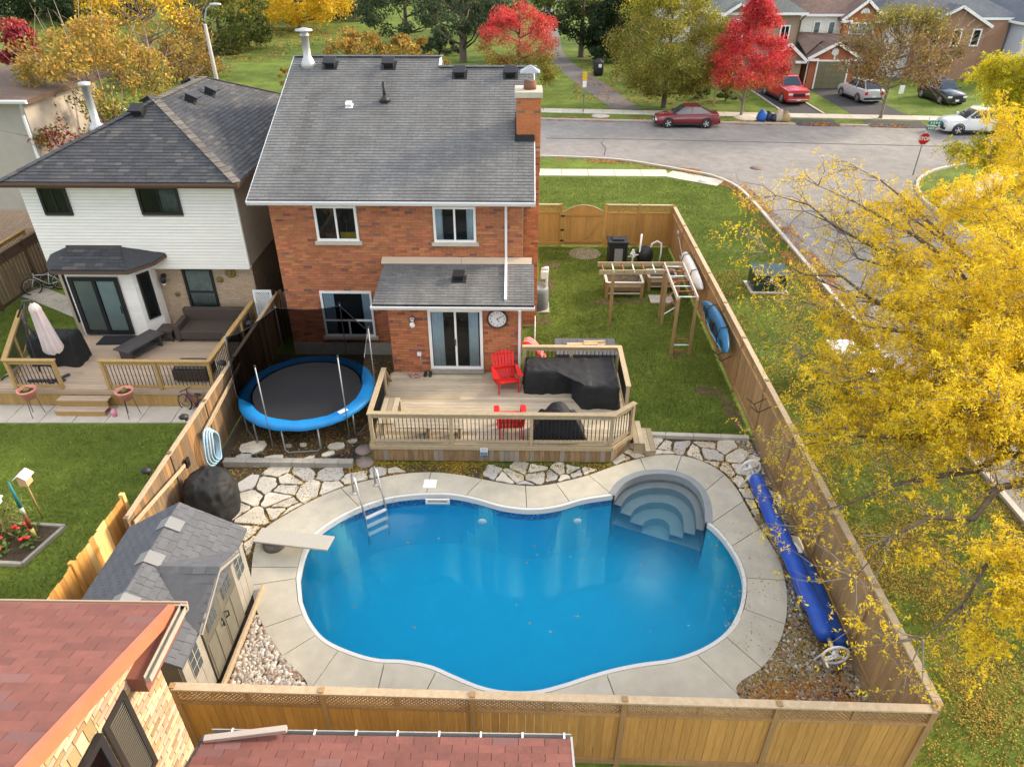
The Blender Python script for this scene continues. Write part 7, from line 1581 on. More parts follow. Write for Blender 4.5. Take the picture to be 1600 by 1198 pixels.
TG = [(6.94, 19.21, 6.00), (9.76, 21.16, 6.30), (10.08, 18.79, 5.80), (7.41, 15.96, 5.00), (6.35, 13.63, 4.20), (5.64, 11.38, 3.60), (5.40, 9.99, 3.00), (5.40, 8.09, 3.30), (6.10, 7.02, 3.40), (7.18, 7.35, 3.80), (10.64, 16.47, 6.60), (9.54, 12.77, 6.60), (8.37, 12.31, 5.00), (7.30, 11.66, 4.20), (8.14, 9.94, 5.40), (12.68, 19.05, 6.60), (8.86, 14.76, 5.40), (7.59, 14.03, 4.80), (8.97, 13.28, 5.80), (6.44, 11.13, 3.80), (8.98, 16.14, 5.60), (7.61, 10.88, 4.60), (6.82, 12.52, 4.40), (8.75, 11.77, 5.60), (7.60, 7.37, 4.20), (7.90, 16.95, 5.60), (6.01, 16.58, 5.40), (7.26, 18.17, 6.00), (8.54, 20.03, 6.20), (6.23, 15.09, 4.90), (12.91, 19.38, 7.60), (10.21, 14.89, 7.00)]
locust('large yellow honey locust with bare reddish twigs filling the right side', (13.0, 11.4, 0), (12.7, 12.0, 3.0), TG, lf_loc, 5, .19, 1., .2, leaf_n=8, bare=(0, 1, 3, 4, 5, 6, 7, 8, 25, 26, 27, 28, 29))
TG2 = [(25.9 + 4.0 * math.cos(a) * f, 35.8 + 4.6 * math.sin(a) * f, 2.2 + z) for a, f, z in [(k * 2.4, .3 + .7 * ((k * 7) % 10) / 10, .6 + 4.6 * ((k * 13) % 17) / 17) for k in range(46)]]
locust('yellow green honey locust on the opposite street corner at the top right', (26.2, 35.8, 0), (26.2, 36, 2.2), TG2, lf_loc2, 9, .30, 1., .2, leaf_n=5, sub=(1.0, 2.1))

# ---------------------------------------------------------------- cars
tyre = mat('car_tyre', (.018, .018, .018), rough=.8, scale=5, var=0); wheel_m = mat('alloy', (.6, .6, .6), rough=.3, metal=.7, scale=4, var=0)
car_glass = mat('car_glass', (.03, .04, .05), rough=.06, spec=.8, scale=3, var=0); lampm = mat('headlight', (.7, .7, .68), rough=.15, scale=3, var=0); redl = mat('tail_light', (.45, .02, .02), rough=.2, scale=3, var=0); plastic = mat('car_trim', (.02, .02, .022), rough=.6, scale=3, var=0); chrome = mat('chrome', (.7, .7, .7), rough=.12, metal=1, scale=3, var=0); plate_m = mat('licence_plate', (.7, .7, .72), rough=.5, scale=3, var=0)
def car(name, label, cat, loc, rz, col, prof, cab, W=1.8, wr=.33, wx=(1.38, -1.35), bed=None, rails=False, lower=None):
    """prof = [(x, z belt, half width)] nose to tail; cab = (x base front, x roof front, x roof rear, x base rear, roof z)"""
    t = thing(name, label, cat, loc, rz=rz); paint = mat('paint_' + name, *col, rough=.3, scale=2, var=0, coat=.8, spec=.5); b = MB(); R = []; zb = .26
    for x, z, hw in prof:
        R.append([(x, -hw * .9, zb), (x, -hw, zb + .14), (x, -hw * 1.0, (z + zb) / 2 + .05), (x, -hw * .95, z - .06), (x, -hw * .86, z), (x, 0, z + .04), (x, hw * .86, z), (x, hw * .95, z - .06), (x, hw, (z + zb) / 2 + .05), (x, hw, zb + .14), (x, hw * .9, zb)])
    n = len(R[0]); b.add([v for r in R for v in r], [(i * n + j, i * n + (j + 1) % n, (i + 1) * n + (j + 1) % n, (i + 1) * n + j) for i in range(len(R) - 1) for j in range(n)] + [tuple(range(n)), tuple(range((len(R) - 1) * n, len(R) * n))[::-1]], 0, True)
    body = part('body', b, paint, t, local=True); bpy_m = body.modifiers.new('split', 'EDGE_SPLIT'); bpy_m.split_angle = rad(38)
    zat = lambda x: next((a[1] + (c[1] - a[1]) * (a[0] - x) / (a[0] - c[0]) for a, c in zip(prof, prof[1:]) if a[0] >= x >= c[0]), prof[-1][1]); xf, xrf, xrr, xr, zr_ = cab; hw = W / 2 * .84; hr = W / 2 * .66
    q = lambda x, y, z: Vector((x, y, z)); A = {s: [q(xf, s * hw, zat(xf)), q(xrf, s * hr, zr_), q(xrr, s * hr, zr_), q(xr, s * hw, zat(xr))] for s in (-1, 1)}
    b = MB(); b.add([*A[-1], *A[1]], [(1, 5, 6, 2), (0, 1, 2, 3), (4, 7, 6, 5), (0, 4, 5, 1), (3, 2, 6, 7)], 0); b.add([A[-1][1] + q(-.05, 0, .03), A[1][1] + q(-.05, 0, .03), A[1][2] + q(.05, 0, .03), A[-1][2] + q(.05, 0, .03), *[A[-1][1], A[1][1], A[1][2], A[-1][2]]], [(0, 1, 2, 3), (0, 4, 5, 1), (1, 5, 6, 2), (2, 6, 7, 3), (3, 7, 4, 0)], 0); part('cabin', b, paint, t, local=True)
    ins = lambda P, k=.12: [p.lerp(sum(P, Vector()) / len(P), k) for p in P]
    for nm, P, off in (('windshield', [A[-1][0], A[1][0], A[1][1], A[-1][1]], q(.012, 0, .012)), ('rear_window', [A[-1][3], A[-1][2], A[1][2], A[1][3]], q(-.012, 0, .012))): part(nm, MB().add([p + off for p in ins(P, .09)], [(0, 1, 2, 3)], 0), car_glass, t, local=True, solid=.008)
    for s in (-1, 1):
        xm = (xrf + xrr) / 2 + .05; mb_, mt = q(xm, s * hw, zat(xm)), q(xm, s * hr, zr_)
        for P in ([A[s][0], mb_, mt, A[s][1]], [mb_, A[s][3], A[s][2], mt]): part('side_window', MB().add([p + q(0, s * .012, .006) for p in ins(P, .13)], [(0, 1, 2, 3)], 0), car_glass, t, local=True, solid=.008)
        part('mirror', MB().box((xf - .15, s * (W / 2 + .05), zat(xf) + .08), (.14, .16, .12)), paint, t, local=True, bevel=.02); part('sill', MB().box((0, s * W / 2 * .97, zb + .04), (abs(wx[0] - wx[1]) - .7, .06, .12)), plastic, t, local=True)
        for x in wx:
            RX = Matrix.Rotation(rad(90), 3, 'X'); c = Vector((x, s * (W / 2 - .10), wr)); w = part('wheel', MB().lathe([(.02, -.12), (wr * .9, -.12), (wr, -.08), (wr, .08), (wr * .9, .12), (.02, .12)], c, 20, M=RX), tyre, t, local=True)
            b = MB(); yo = c + q(0, s * .125, 0); b.lathe([(wr * .64, -.01), (wr * .68, .012), (wr * .62, .015)], yo, 18, M=RX, caps=False)
            for k in range(5): a = k * 1.2566; b.beam(yo, yo + q(math.cos(a) * wr * .64, 0, math.sin(a) * wr * .64), .07, .03, up=(0, 1, 0))
            part('rim', b, wheel_m, w, local=True); part('wheel_arch', MB().lathe([(wr * 1.0, 0), (wr * 1.2, .004), (wr * 1.2, -.004)], q(x, s * (W / 2 + .004), wr + .02), 20, M=RX, caps=False), plastic, t, local=True)
        xn, zn = prof[0][0], prof[0][1]; part('headlight', MB().box((prof[1][0] - .03, s * prof[1][2] * .74, zn - .10), (abs(prof[0][0] - prof[1][0]) * 2 + .12, .36, .15)), lampm, t, local=True, bevel=.03)
        part('tail_light', MB().box((prof[-1][0] - .0, s * prof[-1][2] * .82, prof[-1][1] - .16), (.09, .24, .26)), redl, t, local=True, bevel=.02)
        if rails: part('roof_rail', MB().tube([(xrf - .1, s * hr * .95, zr_ + .04), (xrf - .2, s * hr * .95, zr_ + .09), (xrr + .2, s * hr * .95, zr_ + .09), (xrr + .1, s * hr * .95, zr_ + .04)], .02, 6), wheel_m, t, local=True)
    part('grille', MB().box((prof[0][0] + .01, 0, prof[0][1] - .17), (.06, W * .5, .22)), plastic, t, local=True); part('bumper', MB().box((prof[0][0] + .02, 0, .42), (.1, W * .84, .16)), lower or plastic, t, local=True, bevel=.03); part('bumper', MB().box((prof[-1][0] - .03, 0, .44), (.1, W * .86, .18)), lower or plastic, t, local=True, bevel=.03)
    for x, z in ((prof[0][0] + .08, .44), (prof[-1][0] - .09, .62)): part('licence_plate', MB().box((x, 0, z), (.012, .32, .15)), plate_m, t, local=True)
    if bed: part('truck_bed', MB().box(((bed[0] + bed[1]) / 2, 0, bed[2] + .03), (abs(bed[1] - bed[0]), W * .74, .03)), plastic, t, local=True)
    return t
SED = [(2.28, .66, .62), (2.2, .72, .80), (1.9, .80, .88), (1.0, .92, .90), (.2, .94, .90), (-1.2, .98, .90), (-1.9, 1.0, .86), (-2.2, .98, .80), (-2.3, .8, .7)]
SUV = [(2.22, .78, .66), (2.16, .88, .84), (1.8, 1.0, .91), (1.0, 1.08, .92), (0, 1.1, .92), (-1.6, 1.14, .92), (-2.1, 1.12, .88), (-2.2, 1.0, .84)]
PIC = [(2.75, .95, .80), (2.7, 1.12, .95), (2.2, 1.2, 1.0), (1.2, 1.25, 1.0), (0, 1.25, 1.0), (-1.0, 1.25, 1.0), (-2.6, 1.25, 1.0), (-2.8, 1.22, .97)]
car('red_sedan', 'dark red sedan parked along the far kerb of the street', 'car', (11.95, 54.6, 0), rad(178), ((.17, .008, .018), (.15, .007, .015)), SED, (1.05, .25, -.85, -1.75, 1.44))
car('red_pickup', 'bright red pickup truck in the driveway behind the scarlet maple', 'pickup truck', (22.25, 64.6, 0), rad(-84), ((.55, .012, .02), (.5, .01, .018)), PIC, (1.25, .55, -.65, -.95, 1.9), 2.0, .39, (1.75, -1.75), bed=(-1.05, -2.7, 1.25), lower=chrome)
car('silver_suv', 'silver sport utility car in the driveway seen from behind', 'car', (28.6, 64.6, 0), rad(97), ((.50, .50, .50), (.46, .46, .46)), SUV, (.95, .25, -1.45, -2.08, 1.68), 1.85, .35, (1.35, -1.35), rails=True)
car('white_suv', 'white crossover parked at the kerb partly hidden by the yellow green tree', 'car', (31.9, 52.7, 0), rad(176), ((.68, .68, .67), (.62, .62, .61)), SUV, (1.0, .3, -1.3, -2.0, 1.64), 1.85, .36, (1.35, -1.35), rails=True, lower=plastic)
car('dark_car', 'dark parked car half hidden behind the brownish street tree', 'car', (35.2, 64.0, 0), rad(-85), ((.02, .022, .025), (.018, .02, .022)), SUV, (.95, .25, -1.45, -2.08, 1.66), 1.85, .35)
# ---------------------------------------------------------------- houses across the street
def gable_front(parent, x0, x1, y, z0, ze, zp, m, trim, ret=True, soff=.35, roof_m=None, depth=6., nm='front_gable'):
    """gabled front wall with white rakes and returns, roof running back"""
    xm = (x0 + x1) / 2; part(nm, MB().ext([(x0, y, z0), (x1, y, z0), (x1, y, ze), (xm, y, zp - .1), (x0, y, ze)], (0, .25, 0)), m, parent); sl_ = (zp - ze) / (x1 - xm); e0, e1 = x0 - soff, x1 + soff; zl = ze - soff * sl_
    r = part('gable_roof', MB().ext([(e0, y - .35, zl), (xm, y - .35, zp), (xm, y - .35, zp + .15), (e0, y - .35, zl + .15)], (0, depth, 0)).ext([(e1, y - .35, zl), (xm, y - .35, zp), (xm, y - .35, zp + .15), (e1, y - .35, zl + .15)], (0, depth, 0)), roof_m, parent)
    b = MB()
    for e in (e0, e1): b.beam((e, y - .37, zl + .05), (xm, y - .37, zp + .05), .06, .24)
    part('rake_trim', b, trim, parent)
    if ret:
        for e, s in ((e0, 1), (e1, -1)): part('eave_return', MB().bb((min(e, e + s * 1.0), y - .36, zl - .12), (max(e, e + s * 1.0), y - .002, zl + .08)), trim, parent)
def arch(parent, x, y, z, r, m, name='fanlight'): part(name, MB().ext([(x + r * math.cos(a), y, z + r * math.sin(a)) for a in [math.pi * k / 10 for k in range(11)]], (0, -.06, 0)), m, parent)
far_brick = mat('far_brick', (.40, .135, .055), (.32, .10, .045), rough=.9, scale=14, var=0, big=.08); brownb = mat('brown_stucco', (.34, .25, .17), (.30, .22, .15), rough=.9, scale=5, var=0); grey_roof2 = mat('grey_green_roof', (.125, .135, .125), (.09, .10, .095), rough=.95, scale=4, var=0, big=.15); roof_br = mat('mottled_brown_roof', (.17, .11, .085), (.115, .08, .07), rough=.95, scale=3, var=0, big=.25); blue_roof = mat('bluegrey_roof', (.10, .11, .13), (.075, .085, .10), rough=.95, scale=3, var=0, big=.15); pale_sid = mat('bluish_white_siding', (.58, .60, .64), (.54, .56, .6), rough=.7, scale=3, var=0); off_white = mat('off_white_siding', (.70, .68, .60), (.66, .64, .56), rough=.7, scale=2, var=0)
FX, FN = (1, 0, 0), (0, -1, 0)
def hip(parent, x0, x1, y0, y1, ze, zp, m, ov=.5):
    x0 -= ov; x1 += ov; y0 -= ov; y1 += ov; d = min(x1 - x0, y1 - y0) / 2
    if x1 - x0 >= y1 - y0: a, c = (x0 + d, (y0 + y1) / 2, zp), (x1 - d, (y0 + y1) / 2, zp); F = [(0, 1, 5, 4), (1, 2, 5), (2, 3, 4, 5), (3, 0, 4)]
    else: a, c = ((x0 + x1) / 2, y0 + d, zp), ((x0 + x1) / 2, y1 - d, zp); F = [(0, 1, 4), (1, 2, 5, 4), (2, 3, 5), (3, 0, 4, 5)]
    r = part('roof', MB().add([(x0, y0, ze), (x1, y0, ze), (x1, y1, ze), (x0, y1, ze), a, c], F + [(3, 2, 1, 0)]), m, parent)
    part('fascia', MB().bb((x0, y0 - .03, ze - .16), (x1, y0 - .002, ze + .04)).bb((x0 - .03, y0, ze - .16), (x0 - .002, y1, ze + .04)), white_paint, parent); return r
BH = thing('brown_house', 'brown two storey house with arched window behind the scarlet maple', 'house', (20.5, 72, 0))
part('wall', MB().bb((17.2, 72.2, 0), (25.0, 82, 5.9)), brownb, BH); hip(BH, 17.2, 25.0, 72.2, 82, 5.9, 8.6, grey_roof2)
gable_front(BH, 17.3, 21.3, 71.7, 2.9, 5.35, 6.6, brownb, white_paint, roof_m=grey_roof2, depth=7)
window(BH, (18.75, 71.7, 3.55), FX, FN, 1.15, 1.35, white_paint, 2, .12, rows=(.5,)); arch(BH, 19.32, 71.68, 4.93, .56, white_paint)
part('porch_roof', MB().ext([(16.8, 69.6, 2.4), (24.6, 69.6, 2.4), (24.6, 71.69, 3.1), (16.8, 71.69, 3.1)], (0, 0, .12)), grey_roof2, BH); part('porch_wall', MB().bb((17.3, 70.2, 0), (24.2, 71.6, 2.35)), brownb, BH); window(BH, (18.3, 70.2, .8), FX, FN, 1.6, 1.2, white_paint, 2, .1)
gable_front(BH, 22.0, 24.75, 69.0, 0, 2.6, 3.7, brownb, white_paint, roof_m=grey_roof2, depth=3, nm='garage_front'); window(BH, (23.35, 72.2, 3.6), FX, FN, .9, 1.3, white_paint, 2, .12)
downspout(BH, [(25.35, 71.75, 5.8), (25.05, 72.1, 5.3), (25.05, 72.1, .4)], trim_brown, .12)
RH = thing('red_brick_far_house', 'red brick and white sided house with white gables and an olive garage door', 'house', (28.5, 73, 0))
part('wall', MB().bb((25.6, 74.2, 0), (29.6, 84, 5.55)), off_white, RH); part('brick_wing', MB().bb((29.6, 73.6, 0), (33.0, 84, 5.5)), far_brick, RH); hip(RH, 25.4, 33.0, 74.4, 86, 5.6, 8.6, roof_br)
gable_front(RH, 29.5, 32.9, 73.4, 2.9, 5.4, 6.75, far_brick, white_paint, roof_m=roof_br, depth=8); arch(RH, 31.2, 73.38, 5.75, .42, white_paint)
wf = window(RH, (30.05, 73.4, 3.55), FX, FN, 2.3, 1.45, white_paint, 3, .1, rows=(.34, .67), curtains=[(.06, .3), (.37, .63), (.7, .94)], cur_m=curtain_w)
for x in (27.0, 28.35): window(RH, (x, 74.2, 3.7), FX, FN, .72, 1.35, white_paint, 1, .12, curtains=[(.15, .85)], cur_m=curtain_w)
part('lower_roof', MB().ext([(25.2, 69.6, 2.75), (26.9, 71.2, 3.6), (29.5, 71.2, 3.6), (31.8, 69.8, 3.0), (33.2, 71.8, 3.05), (33.2, 73.39, 3.75), (25.2, 74.19, 4.05)], (0, 0, .12)), roof_br, RH)
part('garage_wall', MB().bb((25.55, 69.7, 0), (29.75, 74, 2.75)), far_brick, RH); gable_front(RH, 25.6, 29.7, 69.3, 0, 2.65, 3.75, far_brick, white_paint, roof_m=roof_br, depth=3.5, nm='garage_front')
part('porch', MB().bb((29.8, 71.9, 0), (32.9, 73.3, 2.9)), far_brick, RH); window(RH, (30.3, 71.9, .5), FX, FN, .9, 2.1, white_paint, 1, .12, name='front_door')
part('medallion', MB().lathe([(.001, .02), (.30, .02), (.32, 0)], (27.65, 69.27, 3.05), 20, M=Matrix.Rotation(rad(90), 3, 'X'), caps=False), white_paint, RH)
olive = mat('olive_garage_door', (.16, .15, .085), (.14, .13, .075), rough=.5, scale=3, var=.04); gd = part('garage_door', MB().bb((26.35, 69.2, .02), (29.0, 69.28, 2.28)), olive, RH)
for r_ in range(5):
    for c_ in range(4): inst('door_panel', cube(olive), gd, (26.35 + .33 + c_ * .664, 69.19, .25 + r_ * .45), (0, 0, 0), (.6, .03, .38))
part('door_frame', MB().bb((26.22, 69.18, 0), (26.34, 69.29, 2.42)).bb((29.01, 69.18, 0), (29.13, 69.29, 2.42)).bb((26.34, 69.18, 2.29), (29.01, 69.29, 2.42)), white_paint, RH); downspout(RH, [(25.5, 69.4, 2.6), (25.5, 69.5, .2)], white_metal, .1)
part('carriage_lamp', MB().box((27.67, 69.24, 2.62), (.12, .1, .3)), white_paint, RH)
GH = thing('grey_sided_house', 'house with pale bluish siding and brick gable behind the brownish street tree', 'house', (38, 74, 0))
part('side_wall', MB().bb((34.2, 75.5, 0), (37.2, 86, 5.2)), pale_sid, GH); part('wall', MB().bb((37.2, 74.8, 0), (45.5, 86, 5.2)), mat('pale_far_brick', (.33, .19, .125), (.28, .155, .10), rough=.9, scale=14, var=0, big=.08), GH); hip(GH, 33.4, 46, 75.2, 87, 5.25, 8.8, blue_roof)
gable_front(GH, 37.4, 43.2, 74.3, 0, 4.7, 6.2, MATS['pale_far_brick'], white_paint, ret=False, roof_m=blue_roof, depth=8)
for x in (38.2, 40.2, 42.0): window(GH, (x, 74.3, 2.9), FX, FN, .85, 1.5, white_paint, 1, .12)
PH = thing('corner_house', 'house with pale side wall and dark blue grey roof at the top right corner', 'house', (50, 73, 0))
part('wall', MB().bb((45.8, 72.5, 0), (50.5, 84, 5.0)), pale_sid, PH); part('front_wall', MB().bb((50.5, 71.5, 0), (60, 84, 5.0)), brownb, PH); hip(PH, 45.8, 60, 72.0, 84, 5.05, 8.6, blue_roof); window(PH, (52, 71.5, 2.9), FX, FN, 1.2, 1.4, white_paint, 2, .12)
for i, (x, y, w, m) in enumerate(((20, 100, 14, blue_roof), (37, 103, 13, grey_roof2), (55, 100, 16, blue_roof))):
    h_ = thing('rear_house', ['house roof showing behind the brown house', 'house roof showing behind the red brick house', 'house roof showing behind the top right houses'][i], 'house', (x, y, 0)); part('wall', MB().bb((x - w / 2 + .5, y + .5, 0), (x + w / 2 - .5, y + 9, 4.5)), pale_sid, h_); hip(h_, x - w / 2 + .5, x + w / 2 - .5, y + .5, y + 9, 4.5, 8.5, m)
LH = thing('park_building', 'low pale building at the far end of the park path', 'building', (7.5, 163, 0)); part('wall', MB().bb((3, 163, 0), (14, 170, 2.8)), pale_p, LH); part('roof', MB().bb((2.6, 162.6, 2.81), (14.4, 170.4, 3.1)), concrete2, LH)
# ---------------------------------------------------------------- street furniture
def lamp(label, p, h, arm, m, up=1.2):
    x, y = p[:2]; t = thing('street_lamp', label, 'street lamp', (x, y, 0), 'street lamps'); part('pole', MB().tube([(x, y, 0), (x, y, h)], [.17, .11], 12), m, t); part('arm', MB().tube([(x, y, h - .3), (x + arm * .15, y, h + up * .35), (x + arm * .45, y, h + up * .8), (x + arm, y, h + up)], [.06, .06, .05, .045], 8), galv, t); part('lamp_head', MB().ball((x + arm + .25, y, h + up + .02), .3, 10, 1.5, .7, .35), alu, t)
cpole = mat('concrete_pole', (.36, .33, .30), (.31, .285, .26), rough=.9, scale=5, var=0)
lamp('tall concrete street lamp behind the dark hip roof on the left', (-22.50, 55.44, 0.00), 6.6, .75, cpole); lamp('street lamp with slanting arm above the far houses on the right', (42.0, 66.5), 5.0, 2.3, cpole, .9)
S = thing('stop_sign', 'red octagonal stop sign with green street name blades at the corner', 'stop sign', (23.0, 42.2, 0)); sx, sy_ = 23.0, 42.2; stop_red = mat('stop_red', (.50, .012, .018), rough=.45, scale=3, var=0); sgreen = mat('sign_teal', (.02, .24, .22), rough=.5, scale=3, var=0); RXm = Matrix.Rotation(rad(90), 3, 'X')
part('pole', MB().cyl((sx, sy_, 0), (sx, sy_, 3.3), .035, 8), galv, S); b = MB(); b.ext([(sx + .36 * math.cos(a), sy_ - .05, 2.1 + .36 * math.sin(a)) for a in [rad(22.5 + 45 * k) for k in range(8)]], (0, .02, 0)); o = part('plate', b, stop_red, S)
b = MB(); P_ = [Vector((sx + .345 * math.cos(a), sy_ - .056, 2.1 + .345 * math.sin(a))) for a in [rad(22.5 + 45 * k) for k in range(8)]]
for k in range(8): b.beam(P_[k], P_[(k + 1) % 8], .02, .006, up=(0, 1, 0))
part('border', b, white_paint, o)
me = text_mesh('STOP', .27, .003, .008); me.transform(Matrix.Translation((0, -.058, 2.1)) @ RXm.to_4x4()); part('lettering', me, white_paint, o)
for z, w, dx in ((2.98, .8, .35), (2.68, .5, .2)):
    bl = part('name_blade', MB().box((sx + dx, sy_ - .04, z), (w, .02, .2)), sgreen, S)
    for k in range(4): inst('letter_mark', cube(white_paint), bl, (sx + dx + (k - 1.5) * w * .18, sy_ - .053, z), (0, 0, 0), (w * .09, .006, .1))
t = thing('park_sign', 'narrow yellow and white sign on a post beside the park path', 'sign', (4.75, 59.1, 0)); part('post', MB().cyl((4.75, 59.1, 0), (4.75, 59.1, 2.9), .04, 6), galv, t); part('yellow_plate', MB().box((4.75, 59.05, 2.65), (.34, .03, .62)), mat('sign_yellow', (.65, .42, .02), rough=.5, scale=3, var=0), t); part('white_plate', MB().box((4.75, 59.05, 2.08), (.3, .03, .46)), white_paint, t)
t = thing('litter_bin', 'dark park litter bin with white notice beside the path', 'bin', (7.4, 76.0, 0)); part('drum', MB().lathe([(.42, 0), (.5, .3), (.5, 1.2), (.46, 1.25), (.3, 1.5), (.001, 1.5)], (7.4, 76, 0), 16), black_plastic, t); part('notice', MB().box((7.5, 75.48, .95), (.3, .03, .3)), white_paint, t); part('lid_rim', MB().lathe([(.52, 1.18), (.55, 1.22), (.5, 1.26)], (7.4, 76, 0), 16, caps=False), plastic, t)
bagm = {'blue': mat('bag_blue', (.02, .12, .42), (.015, .1, .36), rough=.4, scale=5, var=0), 'dark': mat('bag_dark', (.025, .03, .06), rough=.4, scale=5, var=0), 'tan': mat('bag_tan', (.42, .30, .18), (.52, .45, .36), rough=.7, scale=5, var=0), 'kraft': mat('bag_kraft', (.36, .25, .12), rough=.8, scale=5, var=0)}
for x, y, s, k, lab in ((18.0, 56.2, .38, 'blue', 'bright blue bag at the kerb beside the scarlet maple'), (18.55, 56.35, .34, 'dark', 'dark bag between blue bag and paper sacks at the kerb'), (18.9, 56.1, .26, 'dark', 'small dark bag touching the paper sacks at the kerb'), (19.3, 56.2, .42, 'tan', 'pale patterned yard waste sack at the driveway corner'), (19.7, 56.0, .36, 'kraft', 'brown paper yard waste sack at the driveway edge')):
    single('waste_bag', rough(MB().lathe([(s * .8, 0), (s, s * .5), (s * .85, s * 1.5), (s * .4, s * 1.8), (s * .5, s * 2.0), (.01, s * 2)], (x, y, 0), 14), .09, 4, x), bagm[k], lab, 'waste bag', 'bags at the kerb', loc=(x, y, 0))
t = thing('lawn_sign', 'small white lawn sign on a stake before the brownish tree', 'sign', (31.6, 63.6, 0)); part('stake', MB().cyl((31.6, 63.6, 0), (31.6, 63.6, .6), .02, 5), galv, t); part('panel', MB().box((31.6, 63.6, .95), (.45, .03, .65), rz=.2), white_paint, t)
t = thing('lawn_cross', 'white cross shaped lawn ornament beside the silver car', 'lawn ornament', (30.6, 65.5, 0)); part('upright', MB().box((30.6, 65.5, .5), (.12, .06, 1.0)), white_paint, t); part('crossbar', MB().box((30.6, 65.46, .7), (.6, .05, .12)), white_paint, t)
t = thing('property_post', 'pale timber post at the corner of the brown house garden', 'post', (15.6, 61.5, 0)); part('post', MB().box((15.6, 61.5, 1.1), (.14, .14, 2.2)), wood_cap, t); part('cap', MB().box((15.6, 61.5, 2.23), (.2, .2, .06)), wood_cap, t)
single('tree_ring', MB().lathe([(.001, .1), (.6, .09), (1.05, .02), (1.1, .0)], (17.3, 57.4, 0), 16), stone_m, 'pale stone ring around the foot of the scarlet maple', 'tree ring', loc=(17.3, 57.4, 0)); single('ground_cover_lid', MB().lathe([(.001, .05), (.7, .05), (.72, .01)], (6.0, 57.6, 0), 14), concrete2, 'pale round utility lid in the far grass strip', 'manhole', loc=(6, 57.6, 0)); single('white_litter', rough(MB().ball((10.35, 40.7, .1), .2, 8, 1.4, 1, .6), .06, 6), white_paint, 'white crumpled scrap on the grass at the street corner', 'litter', loc=(10.35, 40.7, .05))

# ---------------------------------------------------------------- ground cover nobody could count
def pts_in(poly, n, seed, holes=()):
    g = np.random.default_rng(seed); P = np.array(poly); lo, hi = P.min(0), P.max(0); out = np.zeros((0, 2))
    def inside(Q, pl):
        r = np.zeros(len(Q), bool); j = len(pl) - 1
        for i in range(len(pl)):
            xi, yi = pl[i]; xj, yj = pl[j]; c = ((yi > Q[:, 1]) != (yj > Q[:, 1])) & (Q[:, 0] < (xj - xi) * (Q[:, 1] - yi) / (yj - yi + 1e-12) + xi); r ^= c; j = i
        return r
    while len(out) < n:
        Q = g.uniform(lo, hi, (n * 2, 2)); k = inside(Q, poly)
        for h in holes: k &= ~inside(Q, h)
        out = np.concatenate([out, Q[k]])
    return out[:n]
def field(Q, f=1., s=0.):
    x, y = Q[:, 0] * f, Q[:, 1] * f; r = np.zeros(len(Q))
    for k, (a, b, c) in enumerate(((.9, .5, 1), (-.6, 1.1, 2.3), (1.7, -1.3, .7), (2.9, 1.9, 4), (-3.7, 2.6, 1.1), (5.1, 4.3, .4))): r += np.sin(a * x + b * y + c + s + 1.3 * np.sin(b * 1.7 * x - a * y + s)) / (1 + k * .45)
    return np.clip(.5 + r / 5.2, 0, 1)
def grass(name, label, poly, n, seed, h=.07, holes=(), w=.016):
    Q = pts_in(poly, n, seed, holes); g = np.random.default_rng(seed + 1); a = g.uniform(0, 6.283, n); hh = h * g.uniform(.5, 1.3, n); lean = g.normal(size=(n, 2)) * .6
    d = np.stack([np.cos(a), np.sin(a)], 1) * w * .5; Z = np.zeros(n)
    V = np.stack([np.column_stack([Q - d, Z]), np.column_stack([Q + d, Z]), np.column_stack([Q + lean * hh[:, None], hh])], 1)
    o = quads_obj(name, V, field(Q, 1.1, seed) * .65 + g.uniform(0, .35, n), blade_m, kind='stuff'); o['label'] = label; o['category'] = 'grass'
def litter(name, label, poly, n, seed, m, s=.07, holes=(), z=.02, jz=.02, W=None):
    Q = pts_in(poly, n * 3, seed, holes); Q = Q[field(Q, 1.3, seed) ** 1.7 > np.random.default_rng(seed + 5).uniform(0, .75, len(Q))][:n]; n = len(Q); g = np.random.default_rng(seed + 1); C = np.column_stack([Q, z + g.uniform(0, jz, n)]); nn = unit(np.column_stack([g.normal(size=(n, 2)) * .35, np.ones(n)])); t = unit(np.cross(nn, g.normal(size=(n, 3)))); b = np.cross(nn, t); sz = (s * g.uniform(.5, 1.25, n))[:, None]
    V = np.stack([C - t * sz * .5, C - b * sz * .3, C + t * sz * .5, C + b * sz * .3], 1); o = quads_obj(name, V, g.uniform(0, 1, n), m, kind='stuff'); o['label'] = label; o['category'] = 'leaves'
def pebbles(name, label, poly, n, seed, m, s, holes=()):
    Q = pts_in(poly, n, seed, holes); g = np.random.default_rng(seed + 1); U = np.array([(1, 0, 0), (.5, .85, 0), (-.5, .85, 0), (-1, 0, 0), (-.5, -.85, 0), (.5, -.85, 0), (.5, .1, .62), (-.2, .5, .62), (-.3, -.5, .62)])
    F = [(6, 7, 8), (0, 1, 6), (1, 2, 7, 6), (2, 3, 7), (3, 8, 7), (3, 4, 8), (4, 5, 6, 8), (5, 0, 6)]; vs = []; fs = []; ti = []
    for i, (x, y) in enumerate(Q):
        a = g.uniform(0, 6.28); sz = s * g.uniform(.45, 1.25); ca, sa = math.cos(a) * sz, math.sin(a) * sz; ex = g.uniform(.6, .95); z0 = g.uniform(0, .025); o = len(vs)
        vs += [(x + ca * u[0] - sa * ex * u[1], y + sa * u[0] + ca * ex * u[1], z0 + u[2] * sz * .9) for u in U]; fs += [tuple(k + o for k in f) for f in F]; ti += [g.uniform()] * len(F)
    b = MB(); b.v = vs; b.f = fs; b.t = ti; b.sm = [True] * len(fs); o = part(name, b, m, None, kind='stuff'); o['label'] = label; o['category'] = 'gravel'
OP = [tuple(p) for p in outer]
